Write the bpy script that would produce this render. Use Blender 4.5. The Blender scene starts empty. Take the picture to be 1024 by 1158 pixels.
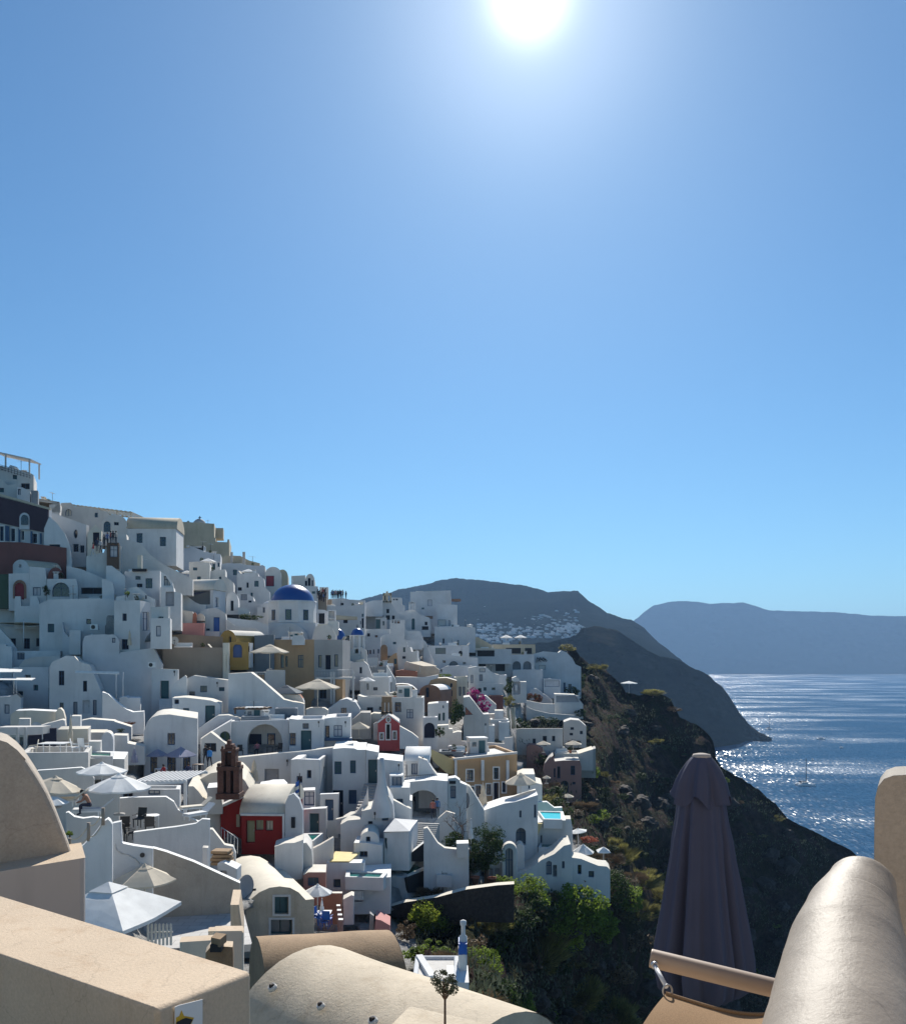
# Whitewashed village on a caldera rim, seen against the sun.
HAZE_D = 1.15e-4
SUN_E = 5.0; SKY = (.068, 1.0, .15, 5.0); GLOW = (14.0, 3.6, 1.2); EXPO = 0.55; TINT = (.69, .975, 1.05)
HAZE_C = (.27, .47, .78, 1)
import bpy, bmesh, math, random
import numpy as np
from mathutils import Vector, noise
from mathutils.geometry import tessellate_polygon
SC = bpy.context.scene; COL = SC.collection
RND = random.Random(11)
F = 985.0; HY = 745.0; CX = 512.0; CAMZ = 95.0      # metres; sea level is z = 0
SUN_AZ, SUN_EL = math.radians(5.0), math.radians(37.3)
SUNDIR = Vector((math.sin(SUN_AZ)*math.cos(SUN_EL), math.cos(SUN_AZ)*math.cos(SUN_EL), math.sin(SUN_EL)))
EYE = Vector((0, 0, CAMZ))
def W(px, py, D): return Vector(((px-CX)/F*D, D, CAMZ-(py-HY)/F*D))
TX, TY, TS = 0.0, 0.0, 1.0
def T(x, y, s):
    global TX, TY, TS
    TX, TY, TS = x, y, s
def P(x, y): return TX+x/TS, TY+y/TS
def TW(x, y, D): return W(*P(x, y), D)

# ---------------------------------------------------------------- materials
MAT = {}
def nt(m):
    m.use_nodes = True
    t = m.node_tree; t.nodes.clear(); return t
class G:
    """tiny node graph helper"""
    def __init__(s, t): s.t = t
    def n(s, typ, **k):
        x = s.t.nodes.new(typ)
        for a, v in k.items():
            if a.startswith('i_'):
                key = a[2:]
                key = int(key) if key.isdigit() else key.replace('_', ' ')
                if isinstance(v, tuple) and len(v) == 2 and hasattr(v[0], 'outputs'): s.l(v[0], v[1], x, key)
                else: x.inputs[key].default_value = v
            else: setattr(x, a, v)
        return x
    def l(s, a, ao, b, bi): s.t.links.new(a.outputs[ao], b.inputs[bi])
def c4(c): return (c[0], c[1], c[2], 1)
def srgb(r, g, b):
    f = lambda v: (v/255/12.92) if v/255 <= .04045 else ((v/255+.055)/1.055)**2.4
    return (f(r), f(g), f(b))
def plaster(name, col, var=.2, rough=.85, bump=.25, scale=1.0, stain=None, smax=.5, fine=0.0, spec=.3, near=1.0, crack=0):
    m = bpy.data.materials.new(name); MAT[name] = m
    g = G(nt(m))
    geo = g.n('ShaderNodeNewGeometry')
    n1 = g.n('ShaderNodeTexNoise', i_Scale=.35*scale, i_Detail=6.0, i_Roughness=.6); g.l(geo, 'Position', n1, 'Vector')
    mp = g.n('ShaderNodeMapping'); mp.inputs['Scale'].default_value = (1.6*scale, 1.6*scale, .22*scale); g.l(geo, 'Position', mp, 'Vector')
    n2 = g.n('ShaderNodeTexNoise', i_Scale=1.0, i_Detail=5.0, i_Roughness=.65); g.l(mp, 0, n2, 'Vector')
    r1 = g.n('ShaderNodeMapRange'); g.l(n1, 0, r1, 0); r1.inputs[1].default_value = .3; r1.inputs[2].default_value = .7; r1.inputs[3].default_value = 1-var; r1.inputs[4].default_value = 1.0
    mx = g.n('ShaderNodeMix', data_type='RGBA', blend_type='MULTIPLY'); mx.inputs[0].default_value = 1; mx.inputs[6].default_value = c4(col)
    g.l(r1, 0, mx, 7)
    st = stain or tuple(v*.62 for v in col)
    r2 = g.n('ShaderNodeMapRange'); g.l(n2, 0, r2, 0); r2.inputs[1].default_value = .52; r2.inputs[2].default_value = .8; r2.inputs[4].default_value = smax
    m2 = g.n('ShaderNodeMix', data_type='RGBA'); g.l(r2, 0, m2, 0); g.l(mx, 2, m2, 6); m2.inputs[7].default_value = c4(st)
    out = m2
    n3 = g.n('ShaderNodeTexNoise', i_Scale=9.0*near, i_Detail=8.0, i_Roughness=.7); g.l(geo, 'Position', n3, 'Vector')
    if fine:
        r3 = g.n('ShaderNodeMapRange'); g.l(n3, 0, r3, 0); r3.inputs[1].default_value = .35; r3.inputs[2].default_value = .65; r3.inputs[3].default_value = 1-fine; r3.inputs[4].default_value = 1.0+fine*.3
        m3 = g.n('ShaderNodeMix', data_type='RGBA', blend_type='MULTIPLY'); m3.inputs[0].default_value = 1; g.l(out, 2, m3, 6); g.l(r3, 0, m3, 7); out = m3
    if crack:
        wv = g.n('ShaderNodeVectorMath', operation='MULTIPLY_ADD'); g.l(n1, 'Color', wv, 0); wv.inputs[1].default_value = (.9, .9, .9); g.l(geo, 'Position', wv, 2)
        vc = g.n('ShaderNodeTexVoronoi', feature='DISTANCE_TO_EDGE', i_Scale=crack); g.l(wv, 0, vc, 'Vector')
        rcx = g.n('ShaderNodeMapRange'); g.l(vc, 0, rcx, 0); rcx.inputs[1].default_value = .002; rcx.inputs[2].default_value = .009; rcx.inputs[3].default_value = .86; rcx.inputs[4].default_value = 1.0
        m5 = g.n('ShaderNodeMix', data_type='RGBA', blend_type='MULTIPLY'); m5.inputs[0].default_value = 1; g.l(out, 2, m5, 6); g.l(rcx, 0, m5, 7); out = m5
    b = g.n('ShaderNodeBsdfPrincipled', i_Roughness=rough); b.inputs['Specular IOR Level'].default_value = spec
    g.l(out, 2, b, 'Base Color')
    bp = g.n('ShaderNodeBump', i_Strength=bump, i_Distance=.05/near); g.l(n3, 0, bp, 'Height'); g.l(bp, 0, b, 'Normal')
    o = g.n('ShaderNodeOutputMaterial'); g.l(b, 0, o, 0)
    return m
def plain(name, col, rough=.5, metal=0, spec=.5, var=.1, trans=0):
    m = bpy.data.materials.new(name); MAT[name] = m
    g = G(nt(m)); geo = g.n('ShaderNodeNewGeometry')
    n1 = g.n('ShaderNodeTexNoise', i_Scale=2.3, i_Detail=4.0); g.l(geo, 'Position', n1, 'Vector')
    r1 = g.n('ShaderNodeMapRange'); g.l(n1, 0, r1, 0); r1.inputs[1].default_value = .3; r1.inputs[2].default_value = .7; r1.inputs[3].default_value = 1-var; r1.inputs[4].default_value = 1+var*.5
    mx = g.n('ShaderNodeMix', data_type='RGBA', blend_type='MULTIPLY'); mx.inputs[0].default_value = 1; mx.inputs[6].default_value = c4(col); g.l(r1, 0, mx, 7)
    b = g.n('ShaderNodeBsdfPrincipled', i_Roughness=rough, i_Metallic=metal); b.inputs['Specular IOR Level'].default_value = spec
    g.l(mx, 2, b, 'Base Color'); o = g.n('ShaderNodeOutputMaterial')
    if trans:
        tr = g.n('ShaderNodeBsdfTranslucent'); g.l(mx, 2, tr, 0); ms = g.n('ShaderNodeMixShader'); ms.inputs[0].default_value = trans
        g.l(b, 0, ms, 1); g.l(tr, 0, ms, 2); g.l(ms, 0, o, 0)
    else: g.l(b, 0, o, 0)
    return m
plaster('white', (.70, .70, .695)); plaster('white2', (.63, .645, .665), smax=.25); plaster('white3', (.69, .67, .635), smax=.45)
plaster('cream', (.72, .66, .55), stain=(.42, .36, .28)); plaster('sand', (.55, .48, .36), stain=(.3, .25, .18), smax=.5)
plaster('tan', (.42, .31, .22)); plaster('tan2', (.36, .29, .23)); plaster('grey', (.42, .40, .38)); plaster('lgrey', (.60, .58, .55))
plaster('orange', (.50, .33, .19)); plaster('yellow', (.62, .50, .26)); plaster('ochre', (.42, .28, .09)); plaster('brown', (.27, .16, .11))
plaster('pink', (.55, .26, .24)); plaster('pinkrock', (.36, .20, .17)); plaster('red', (.30, .025, .02), var=.2); plaster('coral', (.50, .10, .10))
plaster('maroon', (.055, .03, .045), rough=.6); plaster('rust', (.20, .085, .075), smax=.5); plaster('terra', (.42, .17, .11))
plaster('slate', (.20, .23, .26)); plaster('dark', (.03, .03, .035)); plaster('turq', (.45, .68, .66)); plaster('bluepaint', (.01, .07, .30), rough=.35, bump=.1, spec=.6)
plaster('belfry', (.16, .075, .055), var=.4, bump=.8, fine=.4); plaster('stonetan', (.34, .23, .14), var=.4, bump=.8, fine=.3)
plaster('fg_box', srgb(207, 187, 163), var=.16, bump=.7, fine=.13, near=5, scale=2.2, smax=.6, stain=srgb(172, 142, 112), spec=.2, crack=1.6)
plaster('fg_grey', srgb(186, 174, 160), var=.28, bump=.6, fine=.15, near=3, scale=1.8, crack=.9, smax=.45, stain=srgb(150, 135, 118))
plaster('fg_cream', srgb(208, 194, 172), var=.3, bump=.5, fine=.10, near=2.2, scale=2.0, crack=.8, smax=.5, stain=srgb(150, 128, 100))
plaster('fg_brown', srgb(165, 138, 108), var=.38, bump=.5, fine=.15, near=2.2, scale=2.0, crack=.6, smax=.6, stain=srgb(110, 85, 62))
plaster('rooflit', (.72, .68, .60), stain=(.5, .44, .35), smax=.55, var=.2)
plaster('sunlit_white', (.80, .80, .78), var=.08, stain=(.55, .53, .5)); plaster('pav', (.5, .49, .47), fine=.2)  # the brighter white has sunlight on roof tops put into its colour
plain('glass', (.012, .02, .03), rough=.08, spec=.7, var=.4); plain('glassb', (.05, .09, .12), rough=.1, spec=.7)
plain('fwhite', (.75, .75, .74)); plain('fblue', (.02, .07, .16)); plain('fgreen', (.02, .07, .08)); plain('navy', (.008, .012, .035), rough=.8)
plain('blue', (.01, .10, .42), rough=.4); plain('teal', (.02, .09, .11)); plain('wood', (.10, .055, .03), rough=.6); plain('doorred', (.25, .01, .03))
plain('doorgrey', (.30, .31, .34)); plain('green', (.02, .06, .03)); plain('ltgreen', (.30, .31, .18)); plain('metal', (.45, .45, .45), rough=.35, metal=.9); plain('dmetal', (.03, .03, .03), rough=.5)
plain('alu', (.55, .56, .57), rough=.45); plain('clothw', (.80, .80, .78), rough=.9, trans=.12); plain('clothb', (.66, .58, .46), rough=.9, trans=.2)
plain('clothg', (.12, .15, .18), rough=.9, trans=.1); plain('clothm', (.34, .35, .46), rough=.9, trans=.2); plain('plast', (.75, .75, .74), rough=.4)
plain('black', (.012, .012, .014), rough=.6); plain('flagblue', (.03, .12, .45), rough=.8); plain('skin', (.36, .19, .12), rough=.6); plain('hair', (.012, .009, .007), rough=.7)
plain('shutter', (.30, .27, .20)); plain('redcloth', (.4, .03, .03), rough=.9); plain('screen', (.55, .56, .60))

# ---------------------------------------------------------------- mesh helper
class MB:
    def __init__(s): s.v = []; s.f = []; s.sm = []
    def add(s, vs, fs, smooth=False):
        o = len(s.v); s.v += [Vector(v) for v in vs]
        for q in fs: s.f.append([i+o for i in q]); s.sm.append(smooth)
        return s
    def quad(s, a, b, c, d): return s.add([a, b, c, d], [(0, 1, 2, 3)])
    def box(s, c, sx, sy, sz, rz=0.0):
        """c = centre of the base"""
        ca, sa = math.cos(rz), math.sin(rz); vs = []
        for z in (0, sz):
            for x, y in ((-1, -1), (1, -1), (1, 1), (-1, 1)):
                X, Y = x*sx/2, y*sy/2; vs.append(Vector((c[0]+X*ca-Y*sa, c[1]+X*sa+Y*ca, c[2]+z)))
        return s.add(vs, [(3, 2, 1, 0), (4, 5, 6, 7), (0, 1, 5, 4), (1, 2, 6, 5), (2, 3, 7, 6), (3, 0, 4, 7)])
    def tube(s, a, b, r, r2=None, n=8, cap=True):
        a = Vector(a); b = Vector(b); r2 = r if r2 is None else r2
        d = (b-a).normalized(); u = d.orthogonal().normalized(); w = d.cross(u)
        vs = [a+(u*math.cos(t)+w*math.sin(t))*r for t in [2*math.pi*i/n for i in range(n)]] + [b+(u*math.cos(t)+w*math.sin(t))*r2 for t in [2*math.pi*i/n for i in range(n)]]
        s.add(vs, [(i, (i+1) % n, n+(i+1) % n, n+i) for i in range(n)], True)
        if cap: s.add(vs, [tuple(range(n-1, -1, -1)), tuple(range(n, 2*n))])
        return s
    def lathe(s, c, prof, n=24, a0=0, smooth=True, fold=None):
        """prof: (r, z) list from bottom to top, or the other way round"""
        vs = []; m = len(prof)
        for k, (r, z) in enumerate(prof):
            for i in range(n):
                t = a0+2*math.pi*i/n; rr = r*(fold(t, k/(m-1)) if fold else 1)
                vs.append(Vector((c[0]+rr*math.cos(t), c[1]+rr*math.sin(t), c[2]+z)))
        fs = [(k*n+i, k*n+(i+1) % n, (k+1)*n+(i+1) % n, (k+1)*n+i) for k in range(m-1) for i in range(n)]
        return s.add(vs, fs, smooth)
    def prism(s, pts, b):
        """closed polygon pts (3D) pushed along vector b"""
        n = len(pts); q = [p+b for p in pts]
        tr = tessellate_polygon([[Vector(p) for p in pts]])
        s.add(pts, [tuple(t) for t in tr]); s.add(q, [tuple(reversed(t)) for t in tr])
        return s.add(list(pts)+q, [(i, (i+1) % n, n+(i+1) % n, n+i) for i in range(n)])
    def build(s, name, mat, parent=None, loc=None, bevel=0, seg=3, fix=True):
        loc = Vector(loc) if loc is not None else (Vector(parent['_w']) if parent is not None else Vector((0, 0, 0)))
        me = bpy.data.meshes.new(name)
        me.from_pydata([tuple(v-loc) for v in s.v], [], s.f); me.update()
        me.polygons.foreach_set('use_smooth', s.sm)
        if fix:
            bm = bmesh.new(); bm.from_mesh(me); bmesh.ops.remove_doubles(bm, verts=bm.verts, dist=.0004)
            bmesh.ops.recalc_face_normals(bm, faces=bm.faces); bm.to_mesh(me); bm.free()
        me.materials.append(MAT[mat] if isinstance(mat, str) else mat)
        o = bpy.data.objects.new(name, me); COL.objects.link(o)
        if parent is not None:
            o.parent = parent; o['_w'] = tuple(loc)
            pl = Vector(parent['_w']); o.location = loc-pl
        else: o.location = loc; o['_w'] = tuple(loc)
        if bevel:
            b = o.modifiers.new('b', 'BEVEL'); b.width = bevel; b.segments = seg; b.limit_method = 'ANGLE'; b.angle_limit = math.radians(35)
            me.polygons.foreach_set('use_smooth', [True]*len(me.polygons))
            w = o.modifiers.new('w', 'WEIGHTED_NORMAL')
        return o
def tag(o, label=None, cat=None, group=None, kind=None):
    if label: o['label'] = label
    if cat: o['category'] = cat
    if group: o['group'] = group
    if kind: o['kind'] = kind
    elif cat: o['kind'] = 'thing'
    return o
def thing(name, label, cat, loc, group=None):
    o = bpy.data.objects.new(name, None); COL.objects.link(o); o.location = loc; o['_w'] = tuple(loc)
    return tag(o, label, cat, group)
def dup(root, loc, rz=0.0, sc=1.0, label=None, group=None):
    def cp(o, par):
        c = o.copy(); COL.objects.link(c); c.parent = par
        for k in list(o.children): cp(k, c)
        return c
    r = cp(root, None); r.location = loc; r.rotation_euler = (0, 0, rz); r.scale = (sc, sc, sc) if not isinstance(sc, tuple) else sc
    if label: r['label'] = label
    if group: r['group'] = group
    return r

# ---------------------------------------------------------------- buildings
FOOT = []; ROOFS = []
CP = []          # ground control points (px, py, D)
def arc(x0, ya, x1, ys, n=12, x_r=None):
    """arched top chain: springs at ys, crown at ya (tile units)"""
    cx = (x0+x1)/2; r = (x1-x0)/2
    return [(cx-r*math.cos(math.pi*i/n), ys-(ys-ya)*math.sin(math.pi*i/n)) for i in range(n+1)]
class Plane:
    def __init__(s, O, yaw):
        s.O = O; s.u = Vector((math.cos(yaw), math.sin(yaw), 0)); s.b = Vector((-math.sin(yaw), math.cos(yaw), 0))
    def hit(s, px, py):
        d = Vector(((px-CX)/F, 1, -(py-HY)/F)); t = (s.O-EYE).dot(s.b)/d.dot(s.b); p = EYE+d*t
        return ((p-s.O).dot(s.u), p.z)
    def at(s, u, z, b=0.0):
        p = s.O+s.u*u+s.b*b; return Vector((p.x, p.y, z))
def holepoly(pl, op):
    k, x0, y0, x1, y1 = op[:5]
    if k in ('a', 'A', 'G'):
        ys = y0+(x1-x0)/2*(op[7] if len(op) > 7 else 1); n = 8
        pts = [P(x0, y1)]+[P(*q) for q in arc(x0, y0, x1, min(ys, y1), n)]+[P(x1, y1)]
        if abs(pts[0][1]-pts[1][1]) < .05: pts = pts[1:-1]
    elif k == 'o':
        pts = [P((x0+x1)/2-(x1-x0)/2*math.cos(t), (y0+y1)/2-(y1-y0)/2*math.sin(t)) for t in [2*math.pi*i/12 for i in range(12)]]
    elif k == 'q': pts = [P(*q) for q in op[8]]
    else: pts = [P(x0, y1), P(x0, y0), P(x1, y0), P(x1, y1)]
    return [pl.hit(*q) for q in pts]
def ring(pts, t):
    """shrink a (u,z) polygon by about t metres towards its centre"""
    cu = sum(p[0] for p in pts)/len(pts); cz = sum(p[1] for p in pts)/len(pts)
    hu = max(abs(p[0]-cu) for p in pts); hz = max(abs(p[1]-cz) for p in pts)
    su = max(.2, 1-t/hu) if hu else 1; sz = max(.2, 1-t/hz) if hz else 1
    return [(cu+(p[0]-cu)*su, cz+(p[1]-cz)*sz) for p in pts]
def opening(root, wallmb, pl, op, hp, D, flip=1, sur=None, fcol='fblue'):
    k = op[0]; col = op[5] if len(op) > 5 and op[5] else None
    rec = {'w': .32, 'a': .32, 'o': .25, 'd': .38, 'A': .4, 'g': 1.8, 'G': 1.8, 'q': .2}[k]
    if len(op) > 6 and op[6]: rec = op[6]
    n = len(hp); at = lambda q, b: pl.at(q[0], q[1], b*flip)
    for i in range(n):
        a, c = hp[i], hp[(i+1) % n]; wallmb.add([at(a, 0), at(c, 0), at(c, rec), at(a, rec)], [(0, 1, 2, 3)])
    poly = [at(q, rec) for q in hp]
    tri = [tuple(t) for t in tessellate_polygon([poly])]
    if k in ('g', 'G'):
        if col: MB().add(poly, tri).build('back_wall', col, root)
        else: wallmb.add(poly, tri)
        return
    if k in ('d', 'A'):
        m = MB().add(poly, tri); r1 = ring(hp, .12)
        m.prism([at(q, rec-.04) for q in r1], pl.b*(.02*flip)) if D < 130 else None
        d = m.build('door', col or 'teal', root)
        if sur:
            s = MB(); ou = ring(hp, -.13)
            for i in range(n):
                j = (i+1) % n
                s.add([at(ou[i], -.04), at(ou[j], -.04), at(hp[j], -.04), at(hp[i], -.04)], [(0, 1, 2, 3)])
            s.build('surround', sur, d)
        if D < 95:
            us = [q[0] for q in hp]; zs = [q[1] for q in hp]
            p = at((min(us)+(max(us)-min(us))*.82, min(zs)+(max(zs)-min(zs))*.48), rec-.07)
            MB().box(p, .05, .05, .16).build('handle', 'metal', d)
        return
    m = MB(); inn = ring(hp, .07)
    for i in range(n):
        j = (i+1) % n
        m.add([at(hp[i], rec-.06), at(hp[j], rec-.06), at(inn[j], rec-.06), at(inn[i], rec-.06), at(inn[j], rec), at(inn[i], rec)], [(0, 1, 2, 3), (3, 2, 4, 5)])
    us = [q[0] for q in hp]; zs = [q[1] for q in hp]; u0, u1, z0, z1 = min(us), max(us), min(zs), max(zs)
    if D < 135 and k != 'o' and u1-u0 > .5:
        um = (u0+u1)/2; m.box(at((um, z0+.05), rec-.035), .05, .05, z1-z0-.1, math.atan2(pl.u.y, pl.u.x))
        if z1-z0 > 1.1:
            zm = z0+(z1-z0)*.62; m.prism([at((u0+.05, zm), rec-.05), at((u1-.05, zm), rec-.05), at((u1-.05, zm+.05), rec-.05), at((u0+.05, zm+.05), rec-.05)], pl.b*(.04*flip))
    w = m.build('window', fcol, root)
    MB().add(poly, tri).build('pane', col or 'glass', w)
    if sur:
        s = MB(); ou = ring(hp, -.13)
        for i in range(n):
            j = (i+1) % n
            s.add([at(ou[i], -.04), at(ou[j], -.04), at(hp[j], -.04), at(hp[i], -.04), at(ou[i], 0), at(ou[j], 0)], [(0, 1, 2, 3), (0, 1, 5, 4)])
        s.build('surround', sur, w)
def plate(mb, pl, outline, holes, flip=1, b=0.0):
    pts = [pl.at(q[0], q[1], b) for q in outline]; loops = [pts]
    for h in holes: loops.append([pl.at(q[0], q[1], b) for q in h])
    flat = [p for l in loops for p in l]
    tr = tessellate_polygon(loops)
    mb.add(flat, [tuple(t) for t in tr])
def body(root, top, yb, D, dep=5.0, yaw=None, ops=(), side=(), wm='white', rm=None, sink=1.3, rim=True, vx=0, sx=None, wname='wall', rname='roof', sur=None, fcol='fblue', bevel=0, lside=(), oh=0.12, rimw=.28, rimh=.32):
    if len(top) == 3 and not isinstance(top[0], tuple): top = [(top[0], top[1]), (top[2], top[1])]
    tp = [P(*q) for q in top]; xm = (tp[0][0]+tp[-1][0])/2; ybp = P(0, yb)[1]
    if yaw is None:      # turn each house so that it faces up or down its own lane
        xe = tp[-1][0] if xm < CX else tp[0][0]
        yaw = 0 if sx is not None else math.degrees(math.atan((CX-xe)/F))*.85
    yaw = math.radians(yaw)
    O = W(xm, ybp, D); pl = Plane(O, yaw)
    if '_yaw' not in root: root['_yaw'] = yaw; root['_O'] = tuple(O)
    ch = [pl.hit(*q) for q in tp]
    for i in range(1, len(ch)):
        if ch[i][0]-ch[i-1][0] < .012: ch[i] = (ch[i-1][0]+.012, ch[i][1])
    if D < 72 and sink == 1.3: sink = .6
    z0 = pl.hit(xm, ybp)[1]-sink
    z0 = min(z0, min(c[1] for c in ch)-.5)
    if sx is not None:   # depth so that the right side ends at pixel column sx
        psx = P(sx, 0)[0]; R = pl.at(ch[-1][0], 0); k = (psx-CX)/F
        dd = (R.x-k*R.y)/(k*pl.b.y-pl.b.x); dep = min(max(dd, .4), 25)
    wall = MB(); roof = MB()
    outl = [(ch[0][0], z0)]+ch+[(ch[-1][0], z0)]
    holes = []; todo = []
    for op in ops:
        hp = holepoly(pl, op)
        if min(h[1] for h in hp) < z0+.1: continue
        holes.append(hp); todo.append((pl, op, hp, 1))
    # small openings on otherwise blank house fronts
    if root.get('category') in ('house', 'terrace') and wname == 'wall' and len(ops) < 2 and 58 < D < 215 and wm in ('white', 'white2', 'white3', 'lgrey'):
        rw = random.Random(int(O.x*31+O.z*17)); zb = z0+sink; boxes = [(min(q[0] for q in h)-.35, max(q[0] for q in h)+.35, min(q[1] for q in h)-.35, max(q[1] for q in h)+.35) for h in holes]
        for _ in range(26):
            if len(holes) >= 3+len(ops): break
            ww, hh_ = rw.choice(((.5, .6), (.7, 1.0), (.6, .45), (.8, 1.25), (.35, .9))); u0 = rw.uniform(ch[0][0]+.4, max(ch[0][0]+.41, ch[-1][0]-ww-.4)); zz0 = rw.uniform(zb+.7, zb+5)
            def ztop(u):
                for (a0, b0), (a1, b1) in zip(ch, ch[1:]):
                    if a0 <= u <= a1: return b0+(b1-b0)*(u-a0)/(a1-a0)
                return -1e9
            if u0+ww+.4 > ch[-1][0] or min(ztop(u0), ztop(u0+ww), ztop(u0+ww/2)) < zz0+hh_+.55: continue
            bx = (u0, u0+ww, zz0, zz0+hh_)
            if any(bx[0] < c[1] and bx[1] > c[0] and bx[2] < c[3] and bx[3] > c[2] for c in boxes): continue
            hp = [(u0, zz0), (u0, zz0+hh_), (u0+ww, zz0+hh_), (u0+ww, zz0)]; holes.append(hp); todo.append((pl, ('w', 0, 0, 0, 0, rw.choice((None, None, 'dark', 'glassb', 'teal'))), hp, 1)); boxes.append((u0-.5, u0+ww+.5, zz0-.5, zz0+hh_+.5))
    plate(wall, pl, outl, holes)
    plate(wall, pl, outl, [], b=dep)
    for i in range(len(ch)-1):
        a, c = ch[i], ch[i+1]; L = math.hypot(c[0]-a[0], c[1]-a[1]); s = abs(c[1]-a[1])/max(L, 1e-6)
        q = [pl.at(*a), pl.at(*c), pl.at(c[0], c[1], dep), pl.at(a[0], a[1], dep)]
        if vx and s < .3: continue
        if s > .85: wall.add(q, [(0, 1, 2, 3)])
        elif rim and s < .3 and L > 1.4 and dep > 1.4:
            t = rimw; d = rimh; k = (c[1]-a[1])/(c[0]-a[0])
            a2 = (a[0]+t, a[1]+k*t); c2 = (c[0]-t, c[1]-k*t)
            inn = [pl.at(a2[0], a2[1], t), pl.at(c2[0], c2[1], t), pl.at(c2[0], c2[1], dep-t), pl.at(a2[0], a2[1], dep-t)]
            low = [v-Vector((0, 0, d)) for v in inn]
            ROOFS.append((root, low, D))
            wall.add(q+inn+low, [(0, 1, 5, 4), (1, 2, 6, 5), (2, 3, 7, 6), (3, 0, 4, 7), (4, 5, 9, 8), (5, 6, 10, 9), (6, 7, 11, 10), (7, 4, 8, 11)])
            roof.add(low, [(0, 1, 2, 3)])
        else: roof.add(q, [(0, 1, 2, 3)], True)
    # sides
    for (uu, zz, sops, sg) in ((ch[-1][0], ch[-1][1], side, 1), (ch[0][0], ch[0][1], lside, -1)):
        sp = Plane(pl.at(uu, z0), yaw+math.pi/2)     # u runs into the depth
        hs = []
        for op in sops:
            hp = holepoly(sp, op)
            us = [q[0] for q in hp]
            if min(us) < .03 or max(us) > dep-.03: 
                lo, hi = max(min(us), .06), min(max(us), dep-.06)
                if hi-lo < .1: continue
                hp = [(min(max(q[0], lo), hi), q[1]) for q in hp]
            hs.append(hp); todo.append((sp, op, hp, sg))   # sp.b points to -u, i.e. inward for the right side
        plate(wall, sp, [(0, z0), (0, zz), (dep, zz), (dep, z0)], hs)
    root['_D'] = D
    for (q, op, hp, sg) in todo: opening(root, wall, q, op, hp, D, sg, sur, fcol)
    wo = wall.build(wname, wm, root, bevel=bevel)
    if not bevel and D < 95: bv = wo.modifiers.new('b', 'BEVEL'); bv.width = .06; bv.segments = 2; bv.limit_method = 'ANGLE'; bv.angle_limit = math.radians(50)
    if rm == 'white': rm = 'sunlit_white'  # white tops get the brighter white, painted as if sunlit
    if vx:
        a, c = ch[0], ch[-1]; n = 12; zt = (a[1]+c[1])/2; vs = []
        for u in (a[0]-oh, c[0]+oh):
            for i in range(n+1):
                t = math.pi*i/n; vs.append(pl.at(u, zt+vx*math.sin(t), dep/2-(dep/2+oh)*math.cos(t)))
        roof.add(vs, [(i, i+1, n+2+i, n+1+i) for i in range(n)], True)
        roof.add(vs, [tuple(range(n+1)), tuple(range(2*n+1, n, -1))])
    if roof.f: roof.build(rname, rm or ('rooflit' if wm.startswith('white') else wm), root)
    return pl, ch, z0
def H(name, label, cat, top, yb, D=None, dep=5.0, **k):
    if len(top) == 3 and not isinstance(top[0], tuple): top = [(top[0], top[1]), (top[2], top[1])]
    a = P(*top[0])[0]; b = P(*top[-1])[0]; y = P(0, yb)[1]
    nocp = k.pop('nocp', False)
    if not nocp: CP.append((a, y, D)); CP.append((b, y, D))
    root = thing(name, label, cat, W((a+b)/2, y, D), k.pop('group', None))
    FOOT.append(([P(*q) for q in top], y+12, D+1.0))
    body(root, top, yb, D, dep, **k)
    return root
def part(root, name, pts, D, t, mat, yaw=0, back=0.0):
    """a plate cut to tile-pixel outline pts on the plane at distance D, t metres thick towards the back"""
    pp = [P(*q) for q in pts]; xm = sum(q[0] for q in pp)/len(pp); ym = sum(q[1] for q in pp)/len(pp)
    pl = Plane(W(xm, ym, D), math.radians(yaw))
    if '_yaw' in root and not yaw: pl = Plane(Vector(root['_O']), root['_yaw']); pl.O = pl.O+pl.b*(D-root['_D'])
    q = [pl.at(*pl.hit(*r)) for r in pp]
    return MB().prism([v-pl.b*back for v in q], pl.b*t).build(name, mat, root)
def rect(x0, y0, x1, y1): return [(x0, y1), (x0, y0), (x1, y0), (x1, y1)]
def stairs(name, label, a, b, width, n, mat='white', axis=None, cat='stairs', parent=None):
    """flight from world point a (foot) to b (top); every step is a solid block"""
    d = Vector((b.x-a.x, b.y-a.y, 0)); L = d.length; d.normalize(); s = Vector((-d.y, d.x, 0)); m = MB()
    for i in range(n):
        p = a+d*(L*i/n); q = a+d*(L*(i+1)/n+.02); z = a.z+(b.z-a.z)*(i+1)/n
        m.prism([Vector((p.x, p.y, a.z-1.5-i*.001))-s*width/2, Vector((p.x, p.y, z))-s*width/2, Vector((q.x, q.y, z))-s*width/2, Vector((q.x, q.y, a.z-1.5-i*.001))-s*width/2], s*width)
    if parent is not None: return m.build(name, mat, parent)
    o = m.build(name, mat, None, loc=a); return tag(o, label, cat)
def canvas_mat():
    plaster('rock', (.07, .055, .048), var=.45, bump=.9, fine=.4, near=.5)
    plaster('fg_wallgrey', srgb(186, 176, 168), var=.08, bump=.15, near=3)
    plaster('bounce_plaster', (.57, .52, .46))  # colour of the unseen wall added for warm bounce light
    plaster('canvas', srgb(160, 130, 98), var=.1, bump=.4, fine=.35, near=40, rough=.9); plain('bar', srgb(154, 134, 116), rough=.45); plain('parasolcloth', srgb(74, 77, 97), rough=.95, trans=.05); plain('capcloth', srgb(168, 158, 150), rough=.9)
    plaster('fgwall', srgb(160, 152, 142), var=.15, bump=.5, fine=.15, near=8, rough=.8)
    m = plaster('gloss', srgb(164, 152, 138), crack=2.2, var=.32, bump=.35, fine=.10, near=9, rough=.55, spec=.42, smax=.5, stain=srgb(132, 120, 106))
canvas_mat()
def w(*a): return ('w',)+a
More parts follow.
